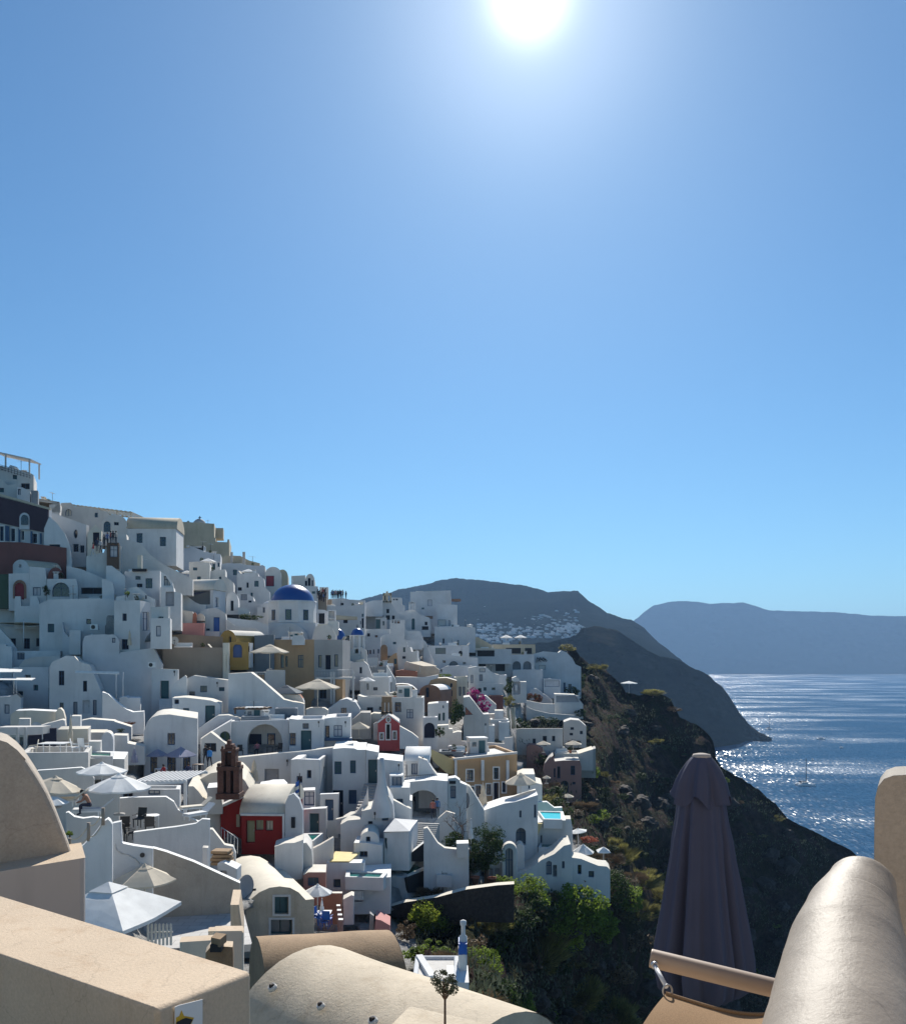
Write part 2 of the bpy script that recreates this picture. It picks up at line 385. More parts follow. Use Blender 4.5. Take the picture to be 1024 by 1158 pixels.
def d(*a): return ('d',)+a
def a(*q): return ('a',)+q
HS, WL = 'house', 'wall'
# ======================= upper village, top of the ridge
T(0, 500, 5.12)
r = H('terrace_house', 'grey-white house with a roof terrace and pergola at the top edge of the village', HS, [(-60, 118), (0, 135), (170, 175), (195, 190)], 330, 114, 6, ops=[w(122, 238, 172, 272, 'dark')], wm='lgrey')
H('roof_room', 'small cream gabled room just above the maroon tiled building', HS, [(-60, 225), (0, 212), (20, 222), (42, 250), (100, 240), (110, 260)], 330, 112.5, 3, wm='lgrey', rim=False)
H('balcony_box', 'white balustraded balcony box below the pergola terrace', 'balcony', [(98, 258), (130, 262), (175, 285)], 330, 111.8, 2, wm='white2', ops=[w(104, 270, 120, 305, 'screen')])
H('water_tank', 'dark grey square tank box beside the pergola house', 'tank', (180, 280, 220), 330, 112, 2, wm='slate')
r = H('mansion', 'maroon brick-clad captain house with a row of blue shuttered windows', HS, [(-80, 275), (0, 302), (284, 385)], 590, 110, 7, sx=300, wm='white2', rm='sand', sur='fwhite', ops=[w(-40, 480, -22, 572), w(-2, 487, 22, 572), w(62, 500, 88, 574), w(124, 515, 140, 566), w(188, 530, 215, 585)])
part(r, 'cladding', [(-80, 290), (0, 318), (282, 392), (282, 492), (262, 492), (262, 524), (240, 520), (0, 468), (-80, 450)], 109.9, .2, 'maroon', back=.2)
part(r, 'arch_surround', [(112, 505)]+arc(112, 408, 170, 440, 10)+[(170, 505)], 109.6, .1, 'white2')
part(r, 'arch_window', [(121, 478)]+arc(121, 420, 162, 445, 10)+[(162, 478)], 109.45, .08, 'glass')
for sx0 in (30, 42, 106, 176, 230): part(r, 'shutter', rect(sx0, 483+(sx0-30)*.22, sx0+10, 572+(sx0-30)*.09), 109.7, .1, 'fblue')
part(r, 'cornice', [(-80, 268), (0, 298), (288, 380), (288, 392), (0, 312), (-80, 282)], 109.6, .5, 'sand')
H('terrace_wall', 'rust red retaining wall below the maroon house', WL, [(-80, 575), (0, 578), (130, 580), (385, 612)], 765, 107, 3, wm='rust', rm='rust')
H('small_vault_room', 'small terracotta vaulted niche built against the rust red wall', 'niche', arc(275, 725, 368, 785), 800, 105.6, 1.2, wm='rust', rm='terra', rim=False, ops=[])
H('chapel', 'small white barrel-roofed chapel with a sandy roof under the rust red wall', 'chapel', arc(70, 680, 168, 735), 770, 105.3, 4, yaw=-38, rm='sand', rim=False, ops=[w(108, 708, 123, 727)])
r = H('cave_house', 'white cave house with a magenta red arched door', HS, [(50, 762), (168, 758), (172, 720), (262, 728), (270, 800)], 915, 104, 4, ops=[('A', 84, 812, 140, 912, 'doorred'), w(190, 840, 236, 888, 'screen')])
part(r, 'arch_surround', [(76, 905)]+arc(76, 798, 152, 840, 10)+[(152, 905), (140, 905)]+arc(84, 810, 140, 845, 10)[::-1]+[(84, 905)], 103.9, .2, 'brown', back=.1)
H('hedge_wall', 'dark green screened terrace wall beside the red arched door', WL, (-60, 765, 48), 900, 103.5, 1, wm='green', rm='green')
r = H('arched_house', 'white house with a wide dark arched glass entrance under the rust wall', HS, [(272, 792), (440, 792), (450, 832)], 905, 105, 4, ops=[('a', 302, 812, 402, 895, 'glass', .6)])
H('curved_terrace', 'white terrace wall curving down with a black lattice rail', WL, [(385, 716), (470, 735), (560, 772), (635, 805), (658, 832)], 900, 108, 3, ops=[w(470, 842, 606, 880, 'dark')])
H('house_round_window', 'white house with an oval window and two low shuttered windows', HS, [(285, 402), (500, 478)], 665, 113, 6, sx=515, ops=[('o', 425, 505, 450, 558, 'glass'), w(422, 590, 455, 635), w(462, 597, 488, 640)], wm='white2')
H('curved_gable', 'white curved buttress stepping down beside the maroon house', 'buttress', [(255, 500), (285, 430), (330, 470), (375, 530), (402, 590), (415, 680)], 700, 108.5, 3, rim=False, ops=[w(286, 592, 348, 611, 'dark')])
H('glass_room', 'flat-roofed room with a turquoise glazed corner', HS, [(170, 318), (345, 346)], 420, 117, 5, wm='lgrey', rm='sand', ops=[w(285, 362, 350, 405, 'glassb')])
H('plain_house', 'cream house with a large round-headed window near the skyline', HS, [(352, 352), (410, 350), (430, 372), (520, 378), (620, 405), (640, 430)], 530, 124, 7, wm='lgrey', rm='sand', ops=[a(378, 388, 415, 426, 'cream'), w(548, 408, 566, 436)])
r = H('vaulted_house', 'long white house under a sandy barrel roof with two dark shuttered windows', HS, (735, 500, 1020), 660, 119, 6, yaw=8, vx=1.9, rm='sand', ops=[w(790, 527, 825, 583), w(925, 548, 960, 602)])
H('gable_house', 'white gable with a big arched window under the slatted canopy', HS, arc(588, 418, 737, 480), 545, 118, 5, rim=False, wm='lgrey', ops=[a(600, 458, 640, 520)])
H('gate_chapel', 'little gate chapel with a pointed white pediment and dark door', 'chapel', [(505, 525), (530, 500), (553, 476), (588, 512)], 670, 112, 2, rim=False, wm='cream', ops=[d(538, 522, 575, 600, 'navy')])
H('street_terrace', 'white street terrace on which the visitors by the gate chapel stand', 'terrace', [(500, 660), (600, 640), (612, 610), (700, 600)], 760, 110.4, 4, rim=False, wm='white3')
H('kiosk', 'glazed wooden kiosk by the crowd on the upper street', 'kiosk', (618, 582, 688), 672, 110, 2, wm='wood', ops=[w(636, 598, 680, 665, 'screen')])
T(120, 600, 8.533)
H('sloping_wall', 'long white wall sloping down from the vaulted house', WL, [(115, 35), (195, 36), (200, 88), (330, 120), (430, 235), (540, 320), (700, 400), (835, 472)], 525, 114, 2.5, rim=False, wm='white3')
r = H('square_house', 'bluish white square house with a chimney and one small dark window', HS, [(178, 395), (520, 385)], 640, 108, 6, wm='white2', rm='slate', ops=[w(295, 512, 350, 548, 'dark')])
part(r, 'chimney', rect(302, 238, 345, 392), 107.5, .8, 'cream'); part(r, 'cap', rect(250, 368, 392, 390), 107.2, 1, 'dark')
H('ramp_wall', 'white rendered ramp wall with a bright sunlit coping', WL, [(0, 338), (55, 340), (175, 432), (182, 445)], 640, 106, 4, rim=False)
H('curved_parapet', 'low white parapet curving like a wave at the foot of the ramp', WL, [(-40, 465), (0, 470), (60, 500), (75, 560)], 640, 104, 2, rim=False)
H('cave_skylight', 'lumpy white rendered skylight like a melted mound', 'skylight', [(95, 640), (180, 622), (215, 560), (290, 540), (340, 566), (400, 630), (470, 662)], 700, 102, 3.5, rim=False, ops=[w(376, 626, 392, 660, 'dark')])
H('upper_room', 'white room with a grey flush door panel beside the lumpy skylight', HS, [(522, 548), (650, 546), (655, 590), (722, 602)], 860, 105, 4, ops=[d(574, 590, 655, 728, 'doorgrey')])
H('descending_wall', 'white wall stepping down in a curve behind the pink house', WL, [(655, 590), (720, 598), (790, 640), (860, 692), (905, 712), (960, 716)], 900, 117, 3, rim=False)
H('parapet_frame', 'open white triangular parapet above the grey door panel', 'parapet', [(530, 400), (575, 420), (640, 500), (650, 546)], 560, 106, 1, rim=False, ops=[('q', 0, 0, 1, 1, 'lgrey', .5, 0, [(556, 530), (556, 435), (575, 440), (620, 510), (620, 530)])])
H('utility_block', 'square white block with a brown planter on its roof', HS, [(430, 738), (598, 735)], 1010, 99, 4, sx=620, ops=[d(483, 920, 528, 1012, 'doorgrey')], wm='white3')
H('castle_fence', 'dark fenced plant terrace below the castle', 'terrace', [(700, 175), (805, 168), (1024, 215)], 330, 152, 4, wm='white2')
H('fence_house', 'white house with a green door beside plants under the castle', HS, [(800, 305), (870, 300), (1000, 310)], 520, 128, 5, ops=[w(878, 443, 914, 508, 'teal')], wm='white3')
T(180, 560, 5.12)
r = H('castle', 'tan ruined castle block on the skyline with a small cross', 'castle', [(98, 195), (105, 165), (122, 153), (318, 165), (318, 245), (326, 247), (328, 270), (393, 272), (395, 256), (405, 256)], 395, 178, 12, wm='sand', rm='sand')
part(r, 'tower', rect(320, 190, 370, 250), 184, 4, 'sand'); MB().lathe(TW(233, 164, 186), [(1.3, 0), (1.2, .35), (.8, .75), (.3, 1.0), (0, 1.05)], 20).build('dome', 'grey', r)
cr = MB(); c = TW(235, 148, 186); cr.box(c, .14, .14, 1.0); cr.box(c+Vector((0, 0, .6)), .6, .14, .14); cr.build('cross', 'dark', r)
H('ruin_wall', 'rough dark tan ruin wall left of the castle', WL, [(72, 190), (98, 186), (104, 200)], 300, 170, 3, wm='tan')
H('stepped_house', 'white stepped house right below the castle', HS, [(132, 322), (175, 320), (178, 292), (256, 292), (258, 328), (355, 342)], 440, 150, 6, wm='white2', ops=[w(158, 290, 172, 300), w(255, 300, 270, 322, 'dark')])
H('parasol_house', 'white house with teal doors beside a white parasol under the castle', HS, [(175, 396), (200, 385), (352, 384)], 450, 140, 5, ops=[w(288, 388, 300, 432, 'teal'), w(308, 388, 324, 432, 'teal'), w(338, 390, 350, 415)])
H('terrace_house', 'wide white house with one narrow green window above a sloping terrace', HS, [(195, 442), (330, 436), (382, 428), (382, 470), (430, 505)], 545, 131, 6, wm='white3', ops=[w(218, 472, 242, 508, 'teal')])
H('upper_house', 'sand-roofed cave house with chimneys on the skyline', HS, [(358, 365), (380, 352), (430, 350), (470, 352), (520, 378), (582, 394)], 430, 162, 8, wm='sand', rm='sand', rim=False)
T(180, 560, 5.12)
for x0, x1, y0, l in ((412, 426, 330, 'squat dark'), (482, 497, 328, 'tall slim')):
    H('chimney', l+' chimney on the skyline cave house', 'chimney', (x0, y0, x1), 375, 160, 1, wm='grey', sink=1)
H('long_house', 'long pale blue-grey house wall under the sand-roofed skyline house', HS, [(362, 398), (400, 392), (575, 410), (598, 404), (612, 412), (614, 490)], 560, 156, 6, wm='white2')
H('cube_house', 'tall white cube house with a canopy of umbrellas on its roof', HS, [(450, 455), (572, 450), (575, 470), (605, 480), (612, 530), (640, 560), (642, 600)], 620, 147, 6, ops=[w(455, 533, 478, 553, 'dark')])
H('side_house', 'narrow white side house with a small maroon shutter', HS, [(570, 475), (592, 470), (606, 500)], 560, 152, 4, ops=[w(575, 475, 584, 497, 'doorred'), w(592, 503, 603, 525)])
r = H('red_shutter_house', 'vaulted sandy house with a large dark red shutter', HS, arc(612, 415, 706, 458), 560, 155, 7, rm='sand', wm='white3', rim=False, ops=[w(618, 466, 665, 528, 'doorred')])
H('vault_house', 'round-roofed house behind the big blue dome', HS, arc(680, 430, 745, 470), 560, 158, 6, rim=False, wm='sand')
r = H('skyline_house', 'skyline house with a barrel roof, tall window openings left of the crowd', HS, [(765, 468), (845, 464)]+arc(845, 455, 900, 500)[1:], 560, 160, 7, wm='white3', rm='sand', rim=False, ops=[w(843, 495, 857, 525, 'dark'), a(860, 478, 876, 525, 'dark'), w(882, 492, 891, 526, 'dark')])
H('cube_house', 'plain white cube house between the dome and the crowd stairs', HS, (855, 528, 918), 640, 157, 5)
H('lookout_box', 'small grey box house above the crowd stairs', HS, (928, 533, 978), 590, 172, 4, wm='lgrey', ops=[w(950, 545, 960, 560, 'dark')])
H('white_blocks', 'heap of small white blocks and a square hatch left of the blue dome', HS, [(450, 570), (500, 568), (545, 590), (548, 612), (600, 640)], 700, 136, 6, ops=[w(472, 574, 508, 608, 'doorgrey'), w(516, 610, 535, 622, 'dark')])
H('low_house', 'small white house with a grey door right beside the blue dome drum', HS, [(568, 650), (590, 650), (592, 630), (632, 622)], 735, 132, 5, ops=[w(600, 650, 612, 680, 'doorgrey')])
# blue shaded vault house and neighbours (tile e)
T(200, 640, 8.533)
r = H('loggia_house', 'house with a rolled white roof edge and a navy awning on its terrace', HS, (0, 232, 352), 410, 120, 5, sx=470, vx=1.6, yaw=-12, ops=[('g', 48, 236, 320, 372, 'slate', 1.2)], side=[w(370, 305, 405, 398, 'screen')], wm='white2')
aw = MB(); p0, p1, p2 = TW(95, 262, 119), TW(285, 250, 119), TW(190, 282, 118); aw.prism([p0, p1, p2], Vector((0, .05, .03))); aw.build('awning', 'navy', r)
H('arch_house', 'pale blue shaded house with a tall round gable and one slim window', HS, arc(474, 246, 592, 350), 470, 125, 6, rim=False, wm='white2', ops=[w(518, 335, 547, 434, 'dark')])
H('arch_terrace', 'low white terrace wall right of the tall round gable', WL, [(590, 400), (670, 405), (700, 440)], 480, 124, 2, rim=False)
H('garden_trough', 'dark planting trough under the pale round-gabled house', 'planter', (482, 470, 600), 520, 120, 1.5, wm='dark', rm='green')
H('blue_door_house', 'white round-topped house with a bright blue door', HS, [(225, 440), (250, 422), (300, 410), (370, 405), (420, 425), (470, 460), (476, 520)], 690, 116, 5, rim=False, ops=[d(353, 495, 412, 632, 'blue'), w(282, 604, 318, 625, 'navy')])
H('ledge', 'low white ledge in front of the bright blue door', 'terrace', (265, 632, 412), 700, 114.5, 1, wm='white')
H('curved_wall', 'white garden wall sweeping down to the big blue dome', WL, [(478, 518), (560, 575), (650, 590), (760, 600), (800, 640)], 790, 115.5, 2, rim=False)
H('back_wall', 'grey-white upper garden wall left of the big blue dome', WL, [(484, 500), (600, 512), (760, 530), (885, 572)], 680, 120, 2, rim=False, wm='white2')
r = H('pink_house', 'pink walled house with a white vault and terracotta ends on its roof', HS, (48, 552, 262), 700, 111, 5, wm='pink', rm='white3')
part(r, 'gable_end', [(15, 555), (15, 450), (30, 425), (45, 450), (55, 555)], 111.5, 1.5, 'terra'); part(r, 'vault', [(50, 552), (45, 425), (150, 440), (190, 548)], 112.5, 3, 'rooflit'); part(r, 'gable_end', [(150, 552), (155, 465), (175, 445), (190, 470), (190, 552)], 112.4, 1.5, 'terra')
part(r, 'small_vault', arc(190, 460, 266, 500)+[(266, 530), (190, 530)], 113, 3, 'cream')
r = H('ochre_house', 'ochre yellow arched house with a white vault roof', HS, arc(414, 620, 572, 720), 860, 108, 6, wm='ochre', rm='rooflit', yaw=-25, rim=False, ops=[('a', 500, 680, 524, 740, 'glass')])
H('ochre_annex', 'lower ochre annex with a deep blue arched doorway', HS, [(515, 735), (690, 735)], 900, 106, 3, wm='ochre', rm='white', ops=[('A', 541, 752, 628, 885, 'bluepaint')], side=[])
H('white_side_house', 'slim white house with a small blue window right of the ochre annex', HS, (668, 742, 702), 880, 106.5, 4, sx=735, ops=[w(686, 775, 700, 830)])
H('stone_wall', 'black volcanic stone wall left of the tan hotel', WL, [(748, 672), (938, 664)], 1010, 110, 2, wm='slate', rm='white')
T(180, 560, 5.12)
r = H('tan_house', 'broad blank tan house wall under a sloping tan parapet', HS, (20, 882, 366), 1100, 103, 6, wm='tan2', rm='tan', sx=405)
part(r, 'shutter', rect(376, 920, 386, 1015), 102.5, .3, 'cream'); part(r, 'shutter', rect(392, 920, 402, 1015), 102.5, .3, 'cream')
H('tan_parapet', 'tan upper parapet sloping behind the broad blank tan house', WL, [(-55, 850), (-35, 822), (0, 815), (125, 805), (405, 822)], 900, 107.5, 3, wm='tan', rm='tan', rim=False)
H('cream_column', 'cream rendered pier at the corner of the broad tan house', 'pier', (368, 855, 405), 1100, 102.6, 1.2, wm='cream')
T(280, 720, 8.533)
r = H('hotel', 'tan and grey two-tone hotel with tall shuttered windows', 'hotel', (248, 28, 640), 660, 111, 8, yaw=0, wm='orange', rm='sand', ops=[w(318, 180, 350, 300, 'glassb'), w(364, 190, 386, 290, 'glass'), w(484, 178, 538, 298, 'shutter')])
body(r, (641, 30, 915), 660, 111, 8, yaw=0, wm='grey', rm='sand', ops=[w(680, 178, 715, 298, 'shutter'), d(750, 178, 800, 318, 'navy'), w(835, 172, 872, 290, 'shutter'), w(690, 500, 760, 600, 'dark')], wname='grey_wall')
body(r, (850, 395, 915), 640, 110, 3, yaw=0, wm='orange', wname='lower_wall')
bal = MB(); p0, p1 = TW(655, 392, 108.5), TW(1015, 392, 108.5)
bal.prism([p0, p1, p1+Vector((0, 2.4, 0)), p0+Vector((0, 2.4, 0))], Vector((0, 0, -.25))); bal.build('balcony', 'lgrey', r)
rl = MB()
for i in range(25):
    q = p0.lerp(p1, i/24); rl.tube(q, q+Vector((0, 0, .85)), .02, n=4)
rl.tube(p0+Vector((0, 0, .9)), p1+Vector((0, 0, .9)), .035, n=6); rl.build('railing', 'alu', r)
for xx in (805, 832, 1018): rl = MB(); rl.box(TW(xx, 655, 108.6), .22, .22, 4.1); rl.build('post', 'lgrey', r)
T(280, 720, 8.533)
H('terrace_wall', 'cream terrace wall with an orange niche below the hotel parasol', WL, [(0, 342), (178, 342), (180, 322), (358, 325)], 520, 104, 2, wm='lgrey', ops=[w(95, 352, 165, 430, 'orange')])
H('terracotta_vault', 'small curved terracotta roof beside the grey parasol', 'roof', [(330, 558), (500, 560), (530, 600), (545, 635)], 700, 99, 3, rim=False, wm='white', rm='terra')
H('low_bench', 'low pale masonry bench under the hotel parasol', 'bench', [(560, 705), (600, 690), (740, 690), (775, 712)], 760, 96, 2, wm='lgrey', rm='rooflit')
H('garden_box', 'dark grey planter box on the white roof in front of the hotel', 'planter', (262, 692, 482), 772, 90, 1.6, wm='slate', rm='green')
# ======================= big blue dome church
T(180, 560, 5.12)
CPX = 126.0
cc = TW(772, 742, CPX+3.5); ch = thing('domed_church', 'white church with the big bright blue dome on an octagonal drum', 'church', TW(772, 835, CPX))
rr = 136/5.12/985*(CPX+3.5); hz = 118/5.12/985*(CPX+3.5)
m = MB(); oct_ = [Vector((cc.x+rr*1.03*math.cos(math.radians(22.5+45*i)), cc.y+rr*1.03*math.sin(math.radians(22.5+45*i)), cc.z)) for i in range(8)]
m.prism(oct_, Vector((0, 0, hz))); m.build('drum', 'white', ch)
MB().lathe(cc+Vector((0, 0, hz)), [(rr*1.0, -.05), (rr*1.01, .22), (rr*.93, .24)], 40).build('rim', 'white', ch)
rd = rr*.90; hd = 104/5.12/985*(CPX+3.5)
MB().lathe(cc+Vector((0, 0, hz+.05)), [(rd*math.cos(t), hd*math.sin(t)) for t in [math.pi/2*i/14 for i in range(14)]]+[(.02, hd)], 48).build('dome', 'bluepaint', ch)
cr = MB(); c = cc+Vector((0, 0, hz+hd)); cr.box(c, .07, .07, .8); cr.box(c+Vector((0, 0, .5)), .45, .07, .07); cr.build('cross', 'fwhite', ch)
ap = rr*1.03*math.cos(math.radians(22.5))
for k, an in enumerate((-90, -45, -135)):
    t = math.radians(an); o = cc+Vector((math.cos(t)*ap, math.sin(t)*ap, 0)); pl = Plane(Vector((o.x, o.y, o.z)), t+math.pi/2)
    q = [pl.at(-.45, cc.z+.35, -.03), pl.at(-.45, cc.z+1.9, -.03), pl.at(.45, cc.z+1.9, -.03), pl.at(.45, cc.z+.35, -.03)]
    wn = MB().prism(q, pl.b*.1).build('window', 'fblue', ch); MB().prism([v-pl.b*.02+(Vector((0, 0, 0))) for v in [pl.at(-.34, cc.z+.45, -.03), pl.at(-.34, cc.z+1.8, -.03), pl.at(.34, cc.z+1.8, -.03), pl.at(.34, cc.z+.45, -.03)]], pl.b*.05).build('pane', 'glass', wn)
CP += [(304, 725, CPX), (358, 725, CPX)]
body(ch, (632, 738, 905), 850, CPX, 8, yaw=0, wm='white2', wname='nave')
part(ch, 'arch', [(635, 850)]+arc(640, 742, 865, 850, 16)[1:-1]+[(868, 850)], CPX-.1, 1, 'white', back=.5)
H('roof_slab', 'flat creamy roof ledge between the blue dome and the grey hotel', 'roof', [(885, 830), (905, 760), (975, 750), (1000, 770), (1024, 812)], 850, 122, 4, wm='white3', rim=False)
H('skylight_pair', 'two slanted white skylight panels on the hotel roof', 'skylight', [(768, 835), (775, 812), (830, 812), (842, 835)], 845, 110, 1, wm='white', sink=.5, rim=False)
# ======================= middle ridge right of the dome
T(340, 640, 8.533)
H('long_house', 'long flat-roofed white house right of the dome with a small dark window', HS, [(228, 392), (430, 388), (620, 372)], 605, 160, 7, wm='white2', rm='rooflit', ops=[w(410, 495, 453, 553, 'dark'), w(588, 462, 605, 492), d(588, 505, 606, 600, 'navy'), w(573, 530, 581, 565)])
H('canopy_wall', 'sand-coloured terrace canopy in front of the long flat house', 'canopy', [(335, 475), (545, 490)], 500, 155, 2, wm='sand', sink=.1)
H('dark_door_house', 'white frame house with a wide dark green opening and a white lamp', HS, [(155, 420), (230, 425), (260, 440)], 605, 146, 4, ops=[w(172, 456, 230, 558, 'dark')])
H('pillar_house', 'small white house with columns and a niche right of the blue dome', HS, [(260, 425), (335, 425)], 600, 142, 3, ops=[('g', 268, 436, 325, 500, None, .8), ('g', 270, 512, 325, 532, None, .3)])
H('column_porch', 'cream porch with slim pilasters right of the dome', 'porch', (262, 535, 365), 700, 130, 4, wm='white3')
H('cream_vault', 'bright cream rounded vault right beside the blue dome', 'vault', [(118, 670), (132, 575), (150, 562), (262, 562)], 690, 128, 3, rim=False, wm='cream')
r = H('ridge_wall', 'white ridge-top lookout platform with the crowd on it', 'lookout', [(280, 318), (410, 312), (470, 325), (620, 332)], 400, 178, 5, wm='white2', ops=[w(383, 356, 413, 380, 'dark')])
H('ridge_house', 'low white ridge house right of the lookout', HS, [(600, 372), (640, 350), (690, 335), (790, 330)], 430, 186, 6, wm='white2', rim=False)
H('stair_ramp', 'tan stair ramp climbing to the lookout crowd', 'stairs', [(175, 385), (280, 318), (300, 330)], 400, 166, 2, wm='tan2', rim=False)
# church with bell gable
r = H('hill_church', 'white church with rounded shoulders and an open bell gable on the ridge', 'church', [(620, 410), (650, 385), (690, 372), (770, 372), (790, 350), (870, 350), (900, 400), (940, 470), (965, 520)], 620, 190, 7, rim=False, wm='white2', ops=[w(825, 415, 853, 456, 'dark'), w(820, 476, 860, 520, 'dark'), w(878, 478, 906, 515, 'dark'), w(775, 476, 800, 492, 'dark'), w(622, 404, 655, 432, 'dark')])
bg = MB()
for x0, x1, y0, y1 in ((792, 806, 262, 350), (818, 838, 290, 350), (860, 872, 262, 350), (790, 874, 336, 350), (792, 873, 262, 285), (822, 840, 245, 262)):
    bg.prism([TW(x0, y1, 189.5), TW(x1, y1, 189.5), TW(x1, y0, 189.5), TW(x0, y0, 189.5)], Vector((0, .8, 0)))
bg.build('bell_gable', 'sand', r); MB().lathe(TW(812, 330, 190), [(.5, 0), (.42, .3), (.3, .9), (.05, 1.1)], 12).build('bell', 'dmetal', r)
part(r, 'apse', arc(690, 355, 790, 365)[:1]+[(690, 372), (700, 365), (785, 360), (770, 400), (740, 432), (715, 400)], 189.5, .5, 'sand', back=.6)
H('blue_door_block', 'white block with a teal door below the bell gable church', HS, (720, 500, 826), 625, 182, 4, ops=[d(722, 512, 767, 606, 'teal')])
H('posts_wall', 'white wall with three red-brown posts under the hill church', WL, (860, 520, 1000), 640, 180, 3, ops=[w(905, 525, 920, 555, 'brown'), w(928, 525, 955, 556, 'brown'), w(880, 520, 892, 550, 'dark')])
H('ridge_blocks', 'white stepped blocks with four small dark windows right of the bell gable', HS, [(870, 305), (972, 308), (974, 375), (1000, 380)], 430, 205, 6, ops=[w(890, 316, 906, 332, 'dark'), w(915, 316, 936, 332, 'dark')])
H('long_wall', 'long low white terrace wall above the small blue cupola', WL, (560, 610, 860), 720, 168, 4, wm='white2', ops=[w(640, 650, 668, 682, 'dark'), w(715, 668, 742, 692, 'brown')])
H('arch_vault_house', 'broad white vaulted house with a cream sunlit crown', HS, [(740, 700), (800, 668), (860, 655), (920, 657), (980, 680), (1020, 730), (1030, 760)], 800, 164, 6, rim=False)
r = H('window_house', 'white house with three slim dark windows below the long terrace wall', HS, [(625, 690), (770, 690)], 905, 158, 5, wm='white2', ops=[w(640, 812, 652, 856, 'dark'), w(660, 812, 680, 850, 'brown'), w(697, 806, 709, 850, 'dark'), w(742, 803, 755, 846, 'dark')])
H('stone_arch', 'brown arched stone belfry rising between white houses', 'belfry', arc(770, 760, 836, 795), 910, 153, 1.5, wm='stonetan', rim=False)
H('low_terrace', 'low white terrace with a bright curved bench below the small cupola', 'terrace', (640, 885, 745), 960, 146, 4)
# ======================= large stacked block (tile c)
T(440, 660, 8.533)
H('top_hotel', 'tall white stacked building with a flat sunlit roof slab on the skyline', HS, [(203, 80), (592, 66)], 430, 205, 9, sx=610, wm='white2', rm='rooflit', ops=[w(370, 155, 412, 215, 'screen')])
H('top_annex', 'white annex cube stepping down right of the tall stacked building', HS, [(462, 196), (655, 205)], 430, 200, 8, sx=770, wm='white2', ops=[w(470, 348, 546, 408, 'white3'), w(570, 355, 590, 405, 'screen')])
H('top_canopy', 'tiny rooftop shelter on the white annex cube', 'shelter', (600, 148, 690), 155, 203, 2, wm='brown', sink=.1)
H('long_block', 'long white lower block stepping to the right under the annex cube', HS, [(436, 415), (700, 415), (830, 425)], 610, 193, 8, wm='white2', ops=[w(515, 530, 532, 578, 'dark'), w(655, 545, 672, 590, 'doorgrey')])
H('vault_church', 'rounded white chapel with a dark pointed window left of the stacked building', 'chapel', [(60, 300), (100, 280), (170, 258), (245, 255), (300, 300), (390, 330), (400, 400)], 460, 194, 6, rim=False, wm='white2', ops=[a(216, 335, 246, 445, 'teal'), w(342, 368, 368, 402, 'dark'), w(314, 412, 378, 448, 'dark')])
bg = thing('bell_arch', 'small white bell arch standing on the rounded chapel', 'belfry', TW(220, 255, 193))
for n_, q in (('pier', (188, 200, 185, 255)), ('pier', (214, 228, 170, 255)), ('pier', (240, 254, 185, 255)), ('lintel', (188, 254, 178, 190))):
    MB().prism([TW(q[0], q[3], 193), TW(q[1], q[3], 193), TW(q[1], q[2], 193), TW(q[0], q[2], 193)], Vector((0, .7, 0))).build(n_, 'white', bg)
H('roof_garden', 'dark planted roof strip on the wall of the stacked building', 'planter', (300, 312, 420), 330, 200, 1, wm='brown', rm='green', sink=.2)
H('curved_house', 'white rounded house with a bright curling parapet', HS, [(20, 420), (35, 400), (60, 392), (110, 400), (150, 430), (175, 455), (300, 460), (330, 540)], 560, 182, 6, rim=False, wm='white2')
H('red_plant_ledge', 'ledge with dark red potted plants under the curling parapet', 'terrace', (165, 545, 320), 575, 176, 2, wm='white2', rm='brown')
H('diagonal_wall', 'white wall slanting down steeply below the stacked building', WL, [(330, 545), (350, 560), (400, 690), (445, 780)], 800, 178, 3, rim=False, wm='white2')
H('greenhouse', 'white house with a broad pale green glazed window band', HS, [(375, 600), (560, 596), (770, 600)], 720, 184, 5, wm='white2', ops=[w(444, 620, 545, 680, 'glassb'), a(668, 648, 706, 684, 'dark')])
H('long_arch_house', 'long white house with one low wide dark arch', HS, [(430, 705), (470, 692), (560, 690), (855, 716)], 830, 172, 5, wm='white2', ops=[a(577, 748, 664, 792, 'slate')])
H('awning_terrace', 'terrace with tan sloping awning walls right of the stacked building', 'terrace', [(690, 516), (780, 510), (860, 520), (985, 592)], 610, 198, 3, rim=False, wm='sand', rm='cream')
r = H('restaurant', 'restaurant with a long dark glazed front under thin white roofs', 'restaurant', [(745, 640), (790, 632), (1180, 632)], 720, 196, 5, wm='white2', ops=[w(766, 645, 836, 700, 'dark'), w(848, 645, 1015, 704, 'dark')])
part(r, 'canopy', [(790, 640), (800, 622), (1024, 624), (1024, 638)], 195, 3, 'cream')
H('tan_gable', 'tan broken gable wall between white houses', 'ruin', [(0, 715), (40, 680), (72, 668), (78, 830)], 840, 150, 2, wm='orange', rim=False, ops=[w(45, 725, 72, 780, 'teal')])
H('terrace_block', 'white block house with a stepped terrace and one dark window', HS, [(78, 618), (130, 612), (200, 612), (215, 660), (270, 645)], 780, 154, 5, sx=285, ops=[w(133, 615, 155, 662, 'glass')])
H('sail_house', 'curved brownish terrace wall under a cream shade sail', 'terrace', [(145, 770), (165, 752), (220, 768), (440, 800), (482, 832)], 870, 148, 3, rim=False, wm='cream')
H('flat_brown_roof', 'red-brown flat roof terrace below the shade sail', 'terrace', [(60, 845), (120, 832), (270, 850)], 905, 143, 4, wm='terra', rm='terra')
H('white_curved_wall', 'bright white double-curved wall above the brown vaulted houses', WL, [(60, 900), (200, 902), (330, 905), (440, 885), (470, 880)], 980, 138, 2.5, rim=False)
H('blue_white_house', 'white house with a bright flat vault edge and teal potted plants', HS, [(490, 830), (560, 795), (660, 792), (800, 794)], 880, 165, 5, wm='white2', rm='rooflit', ops=[w(485, 828, 510, 860, 'dark')])
